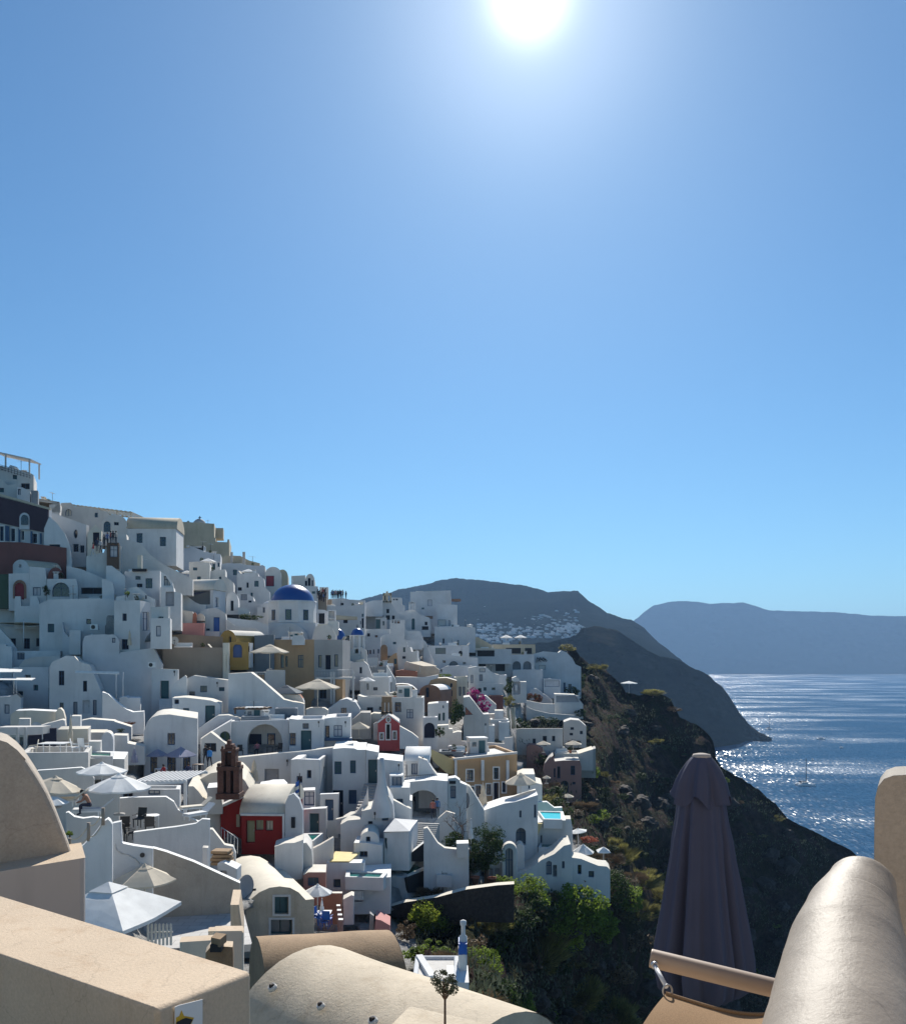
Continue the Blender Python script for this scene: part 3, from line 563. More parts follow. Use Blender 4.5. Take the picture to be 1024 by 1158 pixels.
r = H('twin_window_house', 'white house with two blue-grey shuttered windows and a sloped shoulder', HS, [(762, 815), (830, 800), (935, 806), (985, 850), (1024, 872), (1060, 880)], 1000, 152, 5, ops=[w(787, 882, 808, 960, 'screen'), w(868, 878, 900, 940, 'doorgrey'), w(868, 820, 925, 855, 'white3')])
# ======================= right end of the village (tiles G, d)
T(520, 640, 5.12)
r = H('terrace_restaurant', 'flat-roofed restaurant terrace with two white parasols on its roof', 'restaurant', [(185, 455), (435, 455)], 520, 206, 6, wm='sand', rm='sand', ops=[w(265, 475, 352, 508, 'dark'), w(375, 475, 416, 510, 'dark')])
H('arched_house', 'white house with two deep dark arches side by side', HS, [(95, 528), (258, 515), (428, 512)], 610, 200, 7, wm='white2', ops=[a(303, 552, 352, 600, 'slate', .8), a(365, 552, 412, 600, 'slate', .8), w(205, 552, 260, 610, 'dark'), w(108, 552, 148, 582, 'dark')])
g_ = H('mural_house', 'tall rounded white house at the village end with a faint wire mural', HS, [(425, 510), (480, 495), (570, 502), (585, 490), (615, 500), (650, 535), (668, 570), (700, 585)], 735, 205, 9, rim=False, wm='white2', rm='rooflit', ops=[w(598, 676, 610, 733, 'fblue'), w(625, 684, 645, 733, 'glassb'), w(455, 575, 495, 600, 'white3')])
mu = MB()
for k in range(11):
    a0 = TW(442+k*4.6, 560-abs(math.sin(k*1.7))*22, 204.7); a1 = TW(446+k*4.6, 545-abs(math.cos(k*2.3))*16, 204.7); mu.tube(a0, a1, .09, n=4)
    mu.tube(a1, a1+Vector((.5, 0, -.6)), .08, n=4)
mu.build('mural', 'dmetal', g_)
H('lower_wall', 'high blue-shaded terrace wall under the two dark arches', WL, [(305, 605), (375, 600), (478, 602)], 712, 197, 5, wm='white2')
H('terrace_rooms', 'boxy white terrace rooms in front of the rounded end house', HS, [(482, 655), (520, 652), (582, 662)], 735, 196, 5, wm='white2', ops=[w(490, 665, 575, 700, 'screen')])
H('slanting_wall', 'white wall slanting down beside the dark red-green bush', WL, [(405, 712), (440, 710), (535, 778)], 790, 190, 2, rim=False, wm='white2')
H('lilac_house', 'pale lilac-walled house with a sloping white shoulder at the terrace end', HS, [(545, 742), (665, 746), (712, 800)], 852, 184, 5, rim=False, ops=[('g', 556, 752, 690, 790, 'doorgrey', .3)])
H('curved_wall', 'long curved white garden wall bounding the lowest terrace', WL, [(382, 778), (420, 786), (480, 798), (548, 800)], 850, 182, 1, rim=False)
H('path_wall', 'thin white path wall under the long curved garden wall', WL, [(385, 815), (430, 835), (520, 855), (660, 865)], 880, 178, .6, rim=False, sink=.5)
H('villa', 'white villa with a big square terrace below the slate arches', HS, [(105, 650), (130, 640), (270, 632)], 680, 160, 5, wm='white2')
H('cube_villa', 'white cube villa with one tiny dark window above the purple bougainvillea', HS, [(95, 682), (250, 682)], 755, 150, 5, sx=272, ops=[w(104, 708, 124, 732, 'dark')])
H('gable_villa', 'small white villa with a sloped roof and an open blue loggia', HS, [(300, 650), (325, 640), (345, 672), (384, 672)], 755, 168, 5, rim=False, ops=[('g', 306, 670, 348, 745, 'screen', 1), w(318, 690, 332, 722, 'navy')])
H('maroon_terrace', 'dark maroon-shaded terrace under the cube villa', 'terrace', (165, 752, 250), 800, 146, 3, wm='rust', rm='rust')
H('triangle_house', 'beige house with a steep sunlit parapet and a tan triangular panel', HS, [(20, 762), (55, 757), (90, 800), (135, 860), (168, 858)], 975, 124, 6, wm='lgrey', rim=False, ops=[('q', 0, 0, 1, 1, 'terra', .15, 0, [(30, 865), (30, 815), (75, 862)]), d(142, 912, 152, 968, 'slate')])
H('slope_villa', 'white slanting wall between the bougainvillea and the round tree', WL, [(110, 758), (150, 752), (210, 805), (212, 840)], 900, 136, 3, rim=False)
for i, (x0, x1, y0, y1, l) in enumerate(((160, 200, 858, 905, 'tall narrow'), (200, 250, 838, 890, 'square upper'), (175, 280, 890, 950, 'wide lower'), (225, 285, 905, 960, 'stubby'), (120, 200, 925, 985, 'long low'))):
    H('rubble_house', l+' white block in the heap of small white ruins by the palm trunks', HS, (x0, y0, x1), y1, 132-i*2, 3, nocp=i > 1)
H('long_grey_house', 'long beige-grey flat house with three dark windows above the pink houses', HS, [(325, 945), (362, 942), (595, 942)], 1050, 142, 6, sx=610, wm='lgrey', rm='lgrey', ops=[w(532, 985, 550, 1016, 'dark'), w(478, 985, 502, 1045, 'dark'), w(420, 1000, 438, 1030, 'dark')])
H('rock_house', 'rough pale blue rock-cut house beside the beige-grey flat house', HS, [(600, 905), (640, 890), (690, 895), (730, 930)], 1010, 150, 5, wm='lgrey', rim=False)
# pink houses (tile H)
T(520, 820, 5.12)
H('pink_rock_house', 'rounded dusky pink rock house with a pointed top', HS, [(385, 130), (400, 115), (440, 118), (480, 140), (500, 180), (505, 230)], 300, 139, 6, wm='pinkrock', rim=False, ops=[w(455, 165, 470, 200, 'dark')])
H('pink_house', 'dusky pink house with dark windows and an arched cellar door', HS, [(480, 262), (490, 225), (515, 195), (540, 176), (548, 210), (600, 205), (692, 205), (702, 240)], 400, 133, 6, wm='pinkrock', rm='lgrey', rim=False, ops=[w(640, 236, 665, 290, 'dark'), w(562, 240, 580, 310, 'dark'), w(542, 250, 552, 305, 'dark'), a(580, 322, 628, 395, 'dark'), w(650, 330, 668, 345, 'dark')])
H('beige_terrace', 'beige flat terrace roof behind the dusky pink house', 'terrace', [(548, 165), (690, 165), (770, 140)], 215, 138, 5, wm='lgrey', rm='cream')
H('grey_ledge', 'dim grey ledge house right of the dusky pink house', HS, [(695, 165), (785, 135)], 260, 142, 4, wm='grey', ops=[w(720, 170, 735, 215, 'dark')])
# yellow house
r = H('yellow_house', 'yellow ochre mansion with white framed windows and white pilasters', HS, [(-30, 196), (330, 160)], 450, 101, 9, yaw=13, wm='orange', rm='white3', sur='fwhite', ops=[w(38, 260, 76, 323), w(195, 247, 223, 313), w(152, 342, 178, 404), d(195, 335, 222, 440, 'navy'), w(90, 350, 119, 418), w(58, 358, 80, 400), w(245, 332, 264, 390), w(-18, 366, -4, 400)], lside=[])
for x0, x1 in ((124, 140), (269, 284), (-30, -18)): part(r, 'pilaster', rect(x0, 205, x1, 322), 100.2, .25, 'white')
part(r, 'cornice', [(-36, 206), (-36, 194), (333, 156), (333, 168)], 100.2, .5, 'lgrey', yaw=13)
part(r, 'left_gable', [(-190, 130), (-50, 195), (-30, 200), (-30, 290), (-75, 280), (-150, 215)], 101.5, .4, 'yellow')
r = H('rooftop_room', 'white rooftop room with a grey door behind the yellow mansion', HS, [(-160, 60), (0, 92), (258, 108), (258, 75), (305, 70)], 190, 112, 6, ops=[d(168, 116, 212, 176, 'doorgrey'), w(80, 128, 130, 172, 'white3')], sx=320)
H('hvac_box', 'dark grey equipment housing on the flat roof of the yellow mansion', 'equipment', (-122, 155, 20), 205, 103, 3, wm='slate', rm='grey', sink=.3, ops=[w(-90, 170, -40, 198, 'black')])
for i, (x, y, l) in enumerate(((60, 150, 'upper'), (20, 165, 'lower'))):
    pass
# ======================= middle (tiles b, E)
T(360, 700, 8.533)
r = thing('bell_tower', 'slim white bell tower with a little blue cupola', 'bell tower', TW(375, 400, 128)); D0 = 129.0
c0 = TW(375, 345, D0); k = D0/985/8.533
MB().lathe(c0+Vector((0, 0, -8)), [(75*k, 0), (75*k, 8), (80*k, 8), (80*k, 8.15), (70*k, 8.2)], 8, a0=math.pi/8, smooth=False).build('base', 'white3', r)
for i in range(8):
    t = math.pi/8+i*math.pi/4; q = MB(); q.box(c0+Vector((66*k*math.cos(t), 66*k*math.sin(t), .15)), .28, .28, 178*k, t); q.build('pillar', 'white', r)
MB().lathe(c0+Vector((0, 0, 178*k)), [(52*k, -1.6), (52*k, 0), (76*k, 0), (78*k, .14), (60*k, .16)], 8, a0=math.pi/8, smooth=False).build('cornice', 'white', r)
MB().lathe(c0+Vector((0, 0, 178*k+.15)), [(60*k*math.cos(t), 68*k*math.sin(t)) for t in [math.pi/2*i/10 for i in range(10)]]+[(.01, 68*k)], 24, fold=lambda t, h: 1+.04*abs(math.sin(4*t))).build('cupola', 'bluepaint', r)
cr = MB(); c = c0+Vector((0, 0, 178*k+68*k)); cr.box(c, .08, .08, .7); cr.box(c+Vector((0, 0, .4)), .4, .08, .08); cr.build('cross', 'dmetal', r)
MB().lathe(c0+Vector((0, 0, 1.2)), [(.45, 0), (.38, .3), (.25, .8), (.05, .95)], 12).build('bell', 'dmetal', r)
H('tower_arch', 'open white arch carrying the slim bell tower', 'arch', arc(300, 270, 468, 330), 470, 128, 2.5, rim=False, wm='white3', ops=[('G', 338, 288, 412, 392, None, 2.0, .9)], nocp=True)
r = thing('blue_cupola', 'small blue dome half hidden behind the grey hotel', 'dome', TW(200, 200, 131))
MB().lathe(TW(195, 205, 131), [(1.0, 0), (.98, .5), (.85, 1.0), (.6, 1.4), (.3, 1.62), (.01, 1.7)], 24).build('shell', 'bluepaint', r)
MB().lathe(TW(195, 300, 131), [(1.05, 0), (1.05, 1.5)], 24).build('drum', 'white', r)
H('white_pier', 'narrow white house strip behind the grey hotel corner', HS, [(228, 205), (282, 205)], 470, 126, 4)
H('cream_vault', 'bright cream vault in front of the bell tower', 'vault', [(345, 425), (370, 395), (435, 385), (440, 420)], 560, 125, 3, rim=False, wm='cream', sink=2)
H('tower_house', 'tall white buttressed house under the bell tower', HS, [(270, 390), (345, 420), (440, 410), (475, 440), (520, 560)], 600, 123, 4, rim=False, wm='white2')
r = H('slate_house', 'slate blue walled house with white shutters between white gables', HS, (490, 458, 665), 570, 134, 5, sx=745, wm='slate', rm='slate', ops=[w(545, 515, 565, 558, 'clothw'), w(570, 515, 590, 558, 'glassb'), w(610, 515, 630, 555, 'clothw')])
H('buttress_house', 'white buttress sloping right beside the slate blue wall', 'buttress', [(655, 445), (680, 480), (740, 580), (745, 620)], 720, 126, 3, rim=False)
H('parasol_terrace', 'large blank white cube with a small parasol on the terrace in front', HS, [(400, 568), (680, 560)], 752, 119, 5, sx=712, rm='rooflit', side=[w(692, 610, 718, 705, 'teal')])
H('chimney_house', 'large white cube house with a small cross-paned window', HS, [(378, 735), (430, 752), (1010, 758)], 1130, 110, 6, sx=1022, rm='rooflit', wm='white3', ops=[w(850, 872, 912, 960, 'screen')])
H('chimney', 'white square chimney on the big cross-window house', 'chimney', (905, 682, 955), 760, 111, .7, sink=.3)
H('roof_slab', 'pale roof slab left of the white square chimney', 'roof', [(685, 715), (740, 705), (782, 722)], 750, 114, 2, wm='white3', rim=False, sink=.5)
H('tan_gable', 'orange-tan gable wall with a bright curved edge', 'ruin', [(595, 435), (640, 395), (700, 370), (755, 332), (768, 480)], 560, 150, 2, wm='orange', rim=False, ops=[w(726, 375, 756, 435, 'glassb')])
r = H('brown_vault_house', 'flat-vaulted red-brown house with a dark square door', HS, [(742, 632), (800, 628), (860, 632), (905, 650), (950, 690)], 755, 128, 5, wm='brown', rm='white3', rim=False, ops=[w(845, 682, 892, 748, 'dark')])
T(360, 640, 5.12)
r = H('ochre_brown_house', 'ochre-brown vaulted house with four tiny dark windows', HS, [(635, 690), (650, 662), (690, 650), (740, 648), (800, 665)], 800, 138, 6, wm='orange', rm='rooflit', rim=False, ops=[w(762, 680, 775, 702, 'dark'), w(762, 720, 775, 755, 'dark'), w(716, 725, 733, 762, 'dark'), w(650, 735, 662, 765, 'dark')])
H('brown_vault', 'low dark brown vault with a white sunlit shell roof', 'vault', arc(585, 688, 705, 730), 800, 133, 5, wm='brown', rm='white', rim=False, yaw=-20, ops=[w(620, 705, 640, 760, 'dark')])
H('beige_shutter_house', 'pale beige house with tall grey shutters right of the ochre-brown house', HS, [(785, 645), (862, 640)], 760, 144, 5, wm='cream', rm='cream', ops=[w(812, 700, 826, 752, 'doorgrey'), w(834, 700, 848, 752, 'doorgrey')])
r = thing('small_belfry', 'weathered brown stone belfry behind the little red chapel', 'belfry', TW(394, 855, 106))
for n_, q in (('pier', (364, 378, 790, 855)), ('pier', (388, 400, 790, 855)), ('pier', (410, 424, 790, 855)), ('top', (366, 422, 758, 792)), ('base', (362, 426, 845, 862))):
    MB().prism([TW(q[0], q[3], 106), TW(q[1], q[3], 106), TW(q[1], q[2], 106), TW(q[0], q[2], 106)], Vector((0, .8, 0))).build(n_, 'stonetan', r)
H('octagon_roof', 'bluish white house with a low many-sided gable', HS, [(55, 826), (120, 782), (160, 773), (215, 790), (242, 832)], 930, 106, 6, rim=False, wm='white2', rm='white2')
H('grey_house', 'low grey rendered roof left of the red chapel', 'roof', [(195, 892), (245, 850), (300, 850), (305, 900)], 940, 103, 4, rim=False, wm='grey', rm='grey')
H('cream_vault', 'small cream vault touching the red chapel roof', 'vault', [(285, 900), (290, 865), (320, 853), (362, 856)], 910, 105, 3, rim=False, wm='cream')
r = H('red_chapel', 'little coral red chapel with white trim and a dark door', 'chapel', [(343, 905), (405, 862), (468, 903)], 1008, 102, 6, rim=False, wm='coral', rm='lgrey', sur='fwhite', ops=[d(393, 918, 413, 1004, 'black'), w(357, 970, 374, 1004), w(432, 960, 449, 1002), ('o', 396, 878, 413, 902, 'cream')])
for q in ([(338, 908), (405, 858), (405, 866), (343, 912)], [(405, 858), (472, 906), (466, 910), (405, 866)]): part(r, 'trim', q, 101.8, .4, 'white', back=.1)
part(r, 'side_wall', [(318, 1010), (318, 915), (343, 900), (343, 1010)], 103, .5, 'white3')
H('gate_wall', 'white wall with a tall dark arched gate', WL, [(605, 878), (688, 876)], 1000, 107, 2, ops=[('A', 612, 908, 672, 997, 'navy')])
H('ramp', 'low curved ramp wall sweeping from the red chapel', 'ramp', [(470, 928), (500, 945), (545, 970), (578, 998)], 1010, 101, 1.2, rim=False, wm='white2', sink=1)
H('small_villa', 'small bluish villa with slim teal doors above the stepped wall', HS, [(632, 800), (680, 795), (752, 793)], 905, 120, 5, wm='white2', ops=[d(694, 855, 706, 897, 'teal'), d(718, 850, 731, 897, 'teal'), w(718, 808, 726, 825, 'dark')])
H('stepped_wall', 'bright cream stepped garden wall below the small bluish villa', WL, [(688, 925), (750, 922), (755, 945), (775, 945), (778, 968), (805, 960), (828, 962)], 1010, 112, 2, wm='white3', rim=False)
# ======================= arched terrace houses (tile Dt)
T(180, 740, 5.12)
r = H('loggia_house', 'white house with a large arched loggia sheltering two dark doors', HS, [(412, 388), (750, 378)], 590, 86, 6, rm='white', ops=[('G', 510, 405, 712, 582, 'lgrey', 2.2)])
part(r, 'door', rect(520, 462, 592, 582), 88.15, .1, 'navy'); part(r, 'window', rect(625, 458, 672, 545), 88.15, .1, 'fblue'); part(r, 'pane', rect(631, 464, 666, 540), 88.05, .05, 'glass')
H('stair_house', 'white stair parapet with a dark arched cellar beside the loggia house', 'stairs', [(238, 492), (300, 452), (345, 425), (415, 385)], 600, 84, 3, rim=False, ops=[('a', 350, 447, 411, 512, 'green')], rm='white')
H('stair_gable', 'small pointed white gable in front of the loggia house stairs', 'gable', [(240, 492), (298, 452), (388, 520)], 590, 81, 2, rim=False, ops=[w(262, 515, 330, 565, 'dark')])
H('door_house', 'white house with a tall teal door and a square vent right of the loggia', HS, [(751, 372), (800, 378), (955, 376)], 565, 85, 6, rm='white', ops=[w(754, 456, 790, 530, 'glass'), d(820, 442, 880, 560, 'teal'), w(830, 400, 865, 432, 'glassb')])
r = H('balcony_house', 'white house with two dark blue windows over a shaded balcony', HS, [(955, 372), (1000, 366), (1107, 362)], 560, 86.5, 6, rm='white', ops=[w(960, 414, 985, 484, 'glass'), w(1010, 412, 1058, 478, 'screen')])
part(r, 'balcony', [(958, 488), (1115, 485), (1115, 500), (958, 502)], 85.8, .9, 'fblue')
H('long_terrace_wall', 'long bright white terrace wall with a wide grey garage door', WL, [(440, 600), (705, 572), (850, 560), (960, 546), (1024, 538), (1125, 515)], 800, 81, 1.2, rim=False, ops=[d(611, 665, 692, 752, 'doorgrey')])
H('white_triangle', 'large blank white wall sloping down right below the hotel', WL, [(400, 112), (530, 105), (590, 150), (720, 262), (838, 290)], 360, 95, 3, rim=False)
r = H('stair_side_house', 'white house with a green door and blue plaque', HS, [(-45, 90), (0, 84), (108, 88)], 345, 97, 5, sx=115, ops=[d(5, 153, 56, 257, 'teal')], rm='rooflit')
st = stairs('s', '', TW(45, 345, 94), TW(42, 258, 96.5), 1.6, 9, 'white', parent=r); st.name = 'steps'
H('curved_low_house', 'white curved wall with a small grey window and outside stair', HS, [(110, 200), (140, 150), (200, 122), (290, 135), (402, 150)], 330, 97.5, 4, rim=False, ops=[w(237, 182, 277, 220, 'glassb')])
H('stair_wall', 'small white stair flank rising to the curved wall', 'stairs', [(70, 190), (110, 150), (150, 122), (160, 130), (110, 205)], 255, 95, 1, rim=False)
H('green_door_house', 'small white house with a dark green double door and two tiny windows', HS, [(75, 252), (150, 250), (260, 262), (300, 268), (355, 288)], 412, 90, 5, rim=False, rm='rooflit', ops=[w(88, 262, 114, 288, 'dark'), w(137, 312, 172, 338, 'teal'), d(267, 297, 322, 410, 'teal')])
H('low_parapet', 'low bright roof parapet between the green double door and the loggia house', WL, [(225, 430), (340, 355), (400, 352), (470, 372)], 445, 87.5, 3, rim=False)
r = H('vault_gable_house', 'white quadrant-vaulted house with a lilac parasol at its windows', HS, [(-90, 450), (-72, 395), (-40, 365), (0, 352), (60, 348), (222, 372)], 720, 74, 9, yaw=16, rm='rooflit', rim=False, ops=[w(48, 457, 91, 526, 'glass'), w(46, 595, 95, 706, 'glass'), w(138, 582, 180, 670, 'glass'), w(-52, 595, -10, 690, 'glass')])
# block with side window (tile f)
T(300, 840, 8.533)
H('corner_house', 'white corner house with one small dark window and a slit on its blue side', HS, [(245, 165), (300, 158), (525, 165)], 490, 77, 5, sx=648, rm='white', ops=[w(400, 266, 442, 345, 'dark')], side=[w(562, 235, 578, 340, 'navy')])
r = H('main_house', 'tall white house with four dark green shuttered windows beside a stair', HS, [(650, 60), (760, 50), (860, 55), (885, 68), (970, 68)], 745, 79, 7, rm='white', ops=[w(666, 182, 734, 306, 'teal'), w(817, 172, 872, 297, 'teal'), d(652, 460, 750, 728, 'navy'), w(804, 458, 880, 594, 'fblue')])
body(r, [(971, 70), (1090, 92)], 640, 78.9, 6, ops=[d(993, 165, 1080, 395, 'teal')], wname='stair_bay', rm='white')
T(360, 780, 5.12)
st = stairs('s', '', TW(255, 735, 71), TW(312, 545, 78.3), 1.4, 11, 'grey', parent=r); st.name = 'steps'
H('curved_banister', 'white curved banister sweeping down beside the grey steps', 'banister', [(100, 752), (170, 735), (215, 715), (250, 670), (275, 610), (284, 560), (288, 620), (290, 740)], 765, 71, .5, rim=False, sink=1)
T(300, 840, 8.533)
H('gate_house', 'small white gatehouse with a tall dark plank door', 'gatehouse', [(525, 498), (705, 492)], 760, 74, 2.5, sx=715, rm='white', ops=[d(574, 550, 655, 755, 'fblue')], sink=5)
H('pool_house', 'low white pool house with a teal door', HS, [(352, 645), (585, 632)], 880, 70.5, 3, rm='white', ops=[d(425, 685, 515, 870, 'teal')], sx=600)
H('louvre_screen', 'white louvred screen standing above the teal pool door', 'screen', [(335, 480), (370, 460), (478, 456)], 640, 72.5, 1.5, rm='white', ops=[w(374, 474, 472, 608, 'white2')])
H('service_cabinet', 'pale masonry bench with a dark opening on the vaulted terrace', 'bench', [(-60, 420), (20, 408), (60, 398), (170, 396), (205, 430)], 492, 69, 2.5, rm='white', rim=False, ops=[w(-50, 428, 118, 484, 'dark')], wm='white')
# centre front (tiles F, g)
T(400, 860, 8.533)
H('white_mass', 'curved blue-shaded white house with smooth flowing walls', HS, [(-130, 620), (-60, 580), (70, 568), (75, 490), (165, 470), (180, 440), (250, 330), (300, 300), (345, 360), (375, 430), (390, 560)], 830, 69, 4, rim=False, wm='white')
r = thing('flared_chimney', 'tall white chimney flaring like a bottle at its foot', 'chimney', TW(275, 520, 68.5))
MB().lathe(TW(270, 540, 69.5), [(105*69.5/985/8.533, 0), (92*69.5/985/8.533, .9), (62*69.5/985/8.533, 2.0), (38*69.5/985/8.533, 2.9), (26*69.5/985/8.533, 3.7)], 20).build('flare', 'white', r)
q = MB(); q.lathe(TW(270, 540, 69.5)+Vector((0, 0, 3.65)), [(.21, 0), (.19, .5), (.18, 1.0), (.12, 1.0)], 12); q.build('stack', 'white2', r)
H('domed_niche', 'low round-topped white oven with a square hatch', 'oven', arc(60, 685, 245, 760), 850, 66, 3, rim=False, ops=[w(118, 738, 158, 790, 'dark')])
r = H('tent_roof_house', 'square white house under a four-sided sunlit pyramid roof', HS, [(290, 690), (535, 680)], 905, 66.5, 4.5, sink=1.25, yaw=-6, rim=False, ops=[d(286+2, 752, 318, 860, 'teal')], rm='white')
pyr = MB(); e = [TW(285, 690, 66.3), TW(540, 684, 66.3), TW(540, 684, 66.3)+Vector((.3, 4.6, 0)), TW(285, 690, 66.3)+Vector((.3, 4.6, 0))]; pk = TW(395, 560, 68.6)
pyr.add(e+[pk], [(0, 1, 4), (1, 2, 4), (2, 3, 4), (3, 0, 4)]); pyr.build('pyramid_roof', 'white', r)
H('plain_block', 'tall blank white block with a vertical joint in front of the round oven', HS, [(0, 795), (130, 798), (275, 822)], 1090, 65.6, 3, sx=300, rm='white')
H('cube_block', 'little white cube beside the sunlit steps', 'block', [(520, 640), (605, 640)], 800, 70, 2.5, rm='white')
H('white_post_house', 'white house with a louvred vent box right of the stair bay', HS, [(225, -12), (300, -8), (470, 10), (476, 140), (480, 250)], 620, 77, 5, rim=False, rm='white')
H('vent_box', 'white boxed louvre panel on the wall of the vent house', 'vent box', (345, 145, 474), 262, 75, 1.6, rm='white', ops=[w(368, 162, 462, 252, 'doorgrey')], sink=.2)
H('lower_block', 'plain white block stepping down under the louvre panel', HS, [(345, 262), (480, 262), (538, 262), (540, 385), (562, 390)], 600, 74, 3, rim=False, rm='white')
H('diagonal_wall', 'white wall with a slanting shadow line beside the flared chimney', WL, [(355, 370), (450, 420), (550, 470)], 640, 72, .8, rim=False)
r = H('vault_top_house', 'white house with a broad vaulted roof over a railed balcony', HS, (500, 8, 720), 215, 84, 6, yaw=0, vx=1.1, rm='white', sx=735, ops=[w(480+24, 40, 512, 150, 'dark'), w(556, 32, 612, 138, 'screen')], sink=1)
rl = MB(); p0, p1 = TW(490, 205, 82), TW(770, 185, 82)
for i in range(17):
    q = p0.lerp(p1, i/16); rl.tube(q, q+Vector((0, 0, .5)), .02, n=4)
for hh in (.2, .5): rl.tube(p0+Vector((0, 0, hh)), p1+Vector((0, 0, hh)), .025, n=5)
rl.build('railing', 'dmetal', r)
H('cheek_wall', 'white slanted cheek wall against the yellow mansion', WL, [(620, -30), (705, 0), (760, 90), (840, 190), (905, 195)], 330, 83, 1.5, rim=False)
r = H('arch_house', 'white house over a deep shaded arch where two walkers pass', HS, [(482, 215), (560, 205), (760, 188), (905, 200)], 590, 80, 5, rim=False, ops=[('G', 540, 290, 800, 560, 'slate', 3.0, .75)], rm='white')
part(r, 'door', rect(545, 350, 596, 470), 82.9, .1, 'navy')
r = H('gate_tower', 'white gate pier with a blue sign and a grey panel door', 'gate', [(905, 200), (910, 175), (980, 165), (1024, 195), (1024, 215), (1085, 240)], 620, 81, 1.5, rim=False, ops=[w(930, 248, 982, 368, 'doorgrey')], rm='white')
part(r, 'sign', rect(921, 198, 982, 226), 80.8, .1, 'dark', back=.1)
T(360, 780, 5.12)
H('slope_wall', 'long white wall descending right in front of the yellow mansion', WL, [(840, 545), (875, 562), (900, 600), (955, 692), (960, 705)], 860, 83, 1.2, rim=False, ops=[('o', 828+20, 598, 853+20, 690, 'doorgrey')])
# stairs and lower terraces
st = stairs('stone_stairs', 'sunlit public steps descending between the white walls', TW(570, 905, 70), TW(618, 772, 73), 2.4, 12, 'pav')
st = stairs('lower_stairs', 'steep shaded flight with a white wall below the public steps', TW(790, 1060, 67.5), TW(640, 905, 70), 2.2, 14, 'grey')
H('curved_stair_wall', 'white wall curving round the planted court beside the steps', WL, [(608, 805), (630, 800), (650, 830), (690, 890), (730, 918), (800, 925), (870, 925)], 1140, 67, .6, rim=False)
H('court_back_wall', 'pale curved wall behind the bare branches', WL, [(655, 790), (700, 740), (740, 705), (790, 720)], 880, 76, .5, rim=False)
H('gate_pier', 'short cream pier at the end of the planted court', 'pier', [(798, 892), (868, 890)], 930, 66, 1.2, wm='white3', rm='white')
H('dark_gable', 'dark stone triangular wall by the public steps', WL, [(520, 958), (620, 880), (622, 900)], 962, 67.5, .8, sink=.05, wm='dark', rm='white', rim=False)
# lit terraces below yellow house (tile H)
T(520, 820, 5.12)
r = H('terrace_villa', 'stepped white villa with small windows below the yellow mansion', HS, [(135, 495), (255, 455), (320, 445), (450, 405)], 780, 84.5, 4, rim=False, ops=[w(343, 496, 355, 536, 'doorgrey'), a(323, 597, 380, 697, 'slate', .9), w(428, 462, 440, 538, 'slate')], wm='white', rm='white')
H('small_block', 'small cream block house with a bright roof at the terrace corner', HS, [(330, 300), (365, 285), (432, 285), (440, 335), (475, 345)], 445, 98, 5, ops=[w(395, 345, 404, 370, 'dark')], wm='white', rm='rooflit')
H('tan_arch_house', 'house front with a tan half vault and a smooth grey arched wall', HS, [(385, 640), (400, 590), (430, 568), (472, 562), (490, 552), (612, 552)], 725, 85.5, 5, rim=False, wm='lgrey', rm='white', ops=[w(466, 640, 474, 685, 'slate')])
part(bpy.data.objects['tan_arch_house'], 'half_vault', [(386, 637), (400, 590), (430, 568), (475, 570), (450, 640)], 85.3, .4, 'yellow', back=.2)
H('pool_back_wall', 'pale turquoise wall stepping behind the upper pool', WL, [(450, 448), (502, 446), (545, 480), (590, 478), (592, 500)], 520, 96, .8, rim=False, wm='turq', rm='white')
H('end_pier', 'bright white stepped pier edge right of the upper pool', 'pier', [(600, 545), (640, 545), (650, 600), (652, 680)], 720, 86.5, 2, rim=False)
H('lower_villa', 'lowest white villa with a zigzag parapet and three little windows', HS, [(300, 852), (330, 862), (410, 832), (470, 782), (545, 748), (600, 700), (640, 690), (648, 730)], 940, 80.5, 4, rim=False, ops=[d(537, 812, 560, 880, 'slate'), w(590, 790, 604, 832, 'slate'), a(498, 788, 530, 870, 'doorgrey')])
H('curved_end_terrace', 'white terrace ending in a rounded bright parapet', 'terrace', [(645, 768), (700, 775), (760, 800), (800, 815), (850, 820), (868, 838)], 945, 82, 2.5, rim=False)
H('gate_arch', 'tall white garden arch with a grey door', 'arch', arc(242, 685, 330, 735), 915, 78.5, 1.0, rim=False, ops=[('a', 262, 715, 305, 905, 'doorgrey')])
H('vault_niche', 'small white barrel niche behind the garden arch', 'niche', arc(318, 688, 372, 730), 840, 81.5, 1.5, rim=False)
H('panel_wall', 'white panelled garden gate wall behind the dark tree', WL, [(150, 850), (165, 800), (245, 795)], 925, 79.5, .6, ops=[d(160, 830, 190, 920, 'screen'), d(200, 830, 232, 920, 'screen')])
H('street_wall', 'white wall with a slim pilaster left of the big dark tree', WL, [(-10, 692), (50, 688)], 905, 76, 1.0)
# ======================= upper left white houses (tile C)
T(0, 660, 5.12)
H('big_blank_house', 'large windowless white house face with an air conditioner', HS, [(228, 118), (285, 92), (500, 86), (660, 88)], 405, 102, 7, wm='white', rm='cream', ops=[w(608, 240, 646, 292, 'glassb')])
H('left_slope', 'white stepped wall sloping right under the red-door cave house', WL, [(-60, 95), (0, 100), (60, 112), (90, 130), (200, 180), (315, 222)], 260, 105.5, 3, rim=False)
H('gate_post_house', 'white gateposts and low wall in front of the red arched door', 'gate', [(84, 92), (88, 74), (118, 74), (122, 130), (172, 130), (175, 75), (215, 75), (230, 120)], 200, 103, 1, rim=False)
H('blue_curtain_house', 'white corner house with a tall blue framed doorway on its side', HS, (660, 98, 810), 380, 99, 5, sx=880, wm='white', rm='cream', ops=[w(707, 173, 733, 216, 'dark'), w(702, 322, 745, 382, 'navy')], side=[w(825, 165, 865, 272, 'screen')])
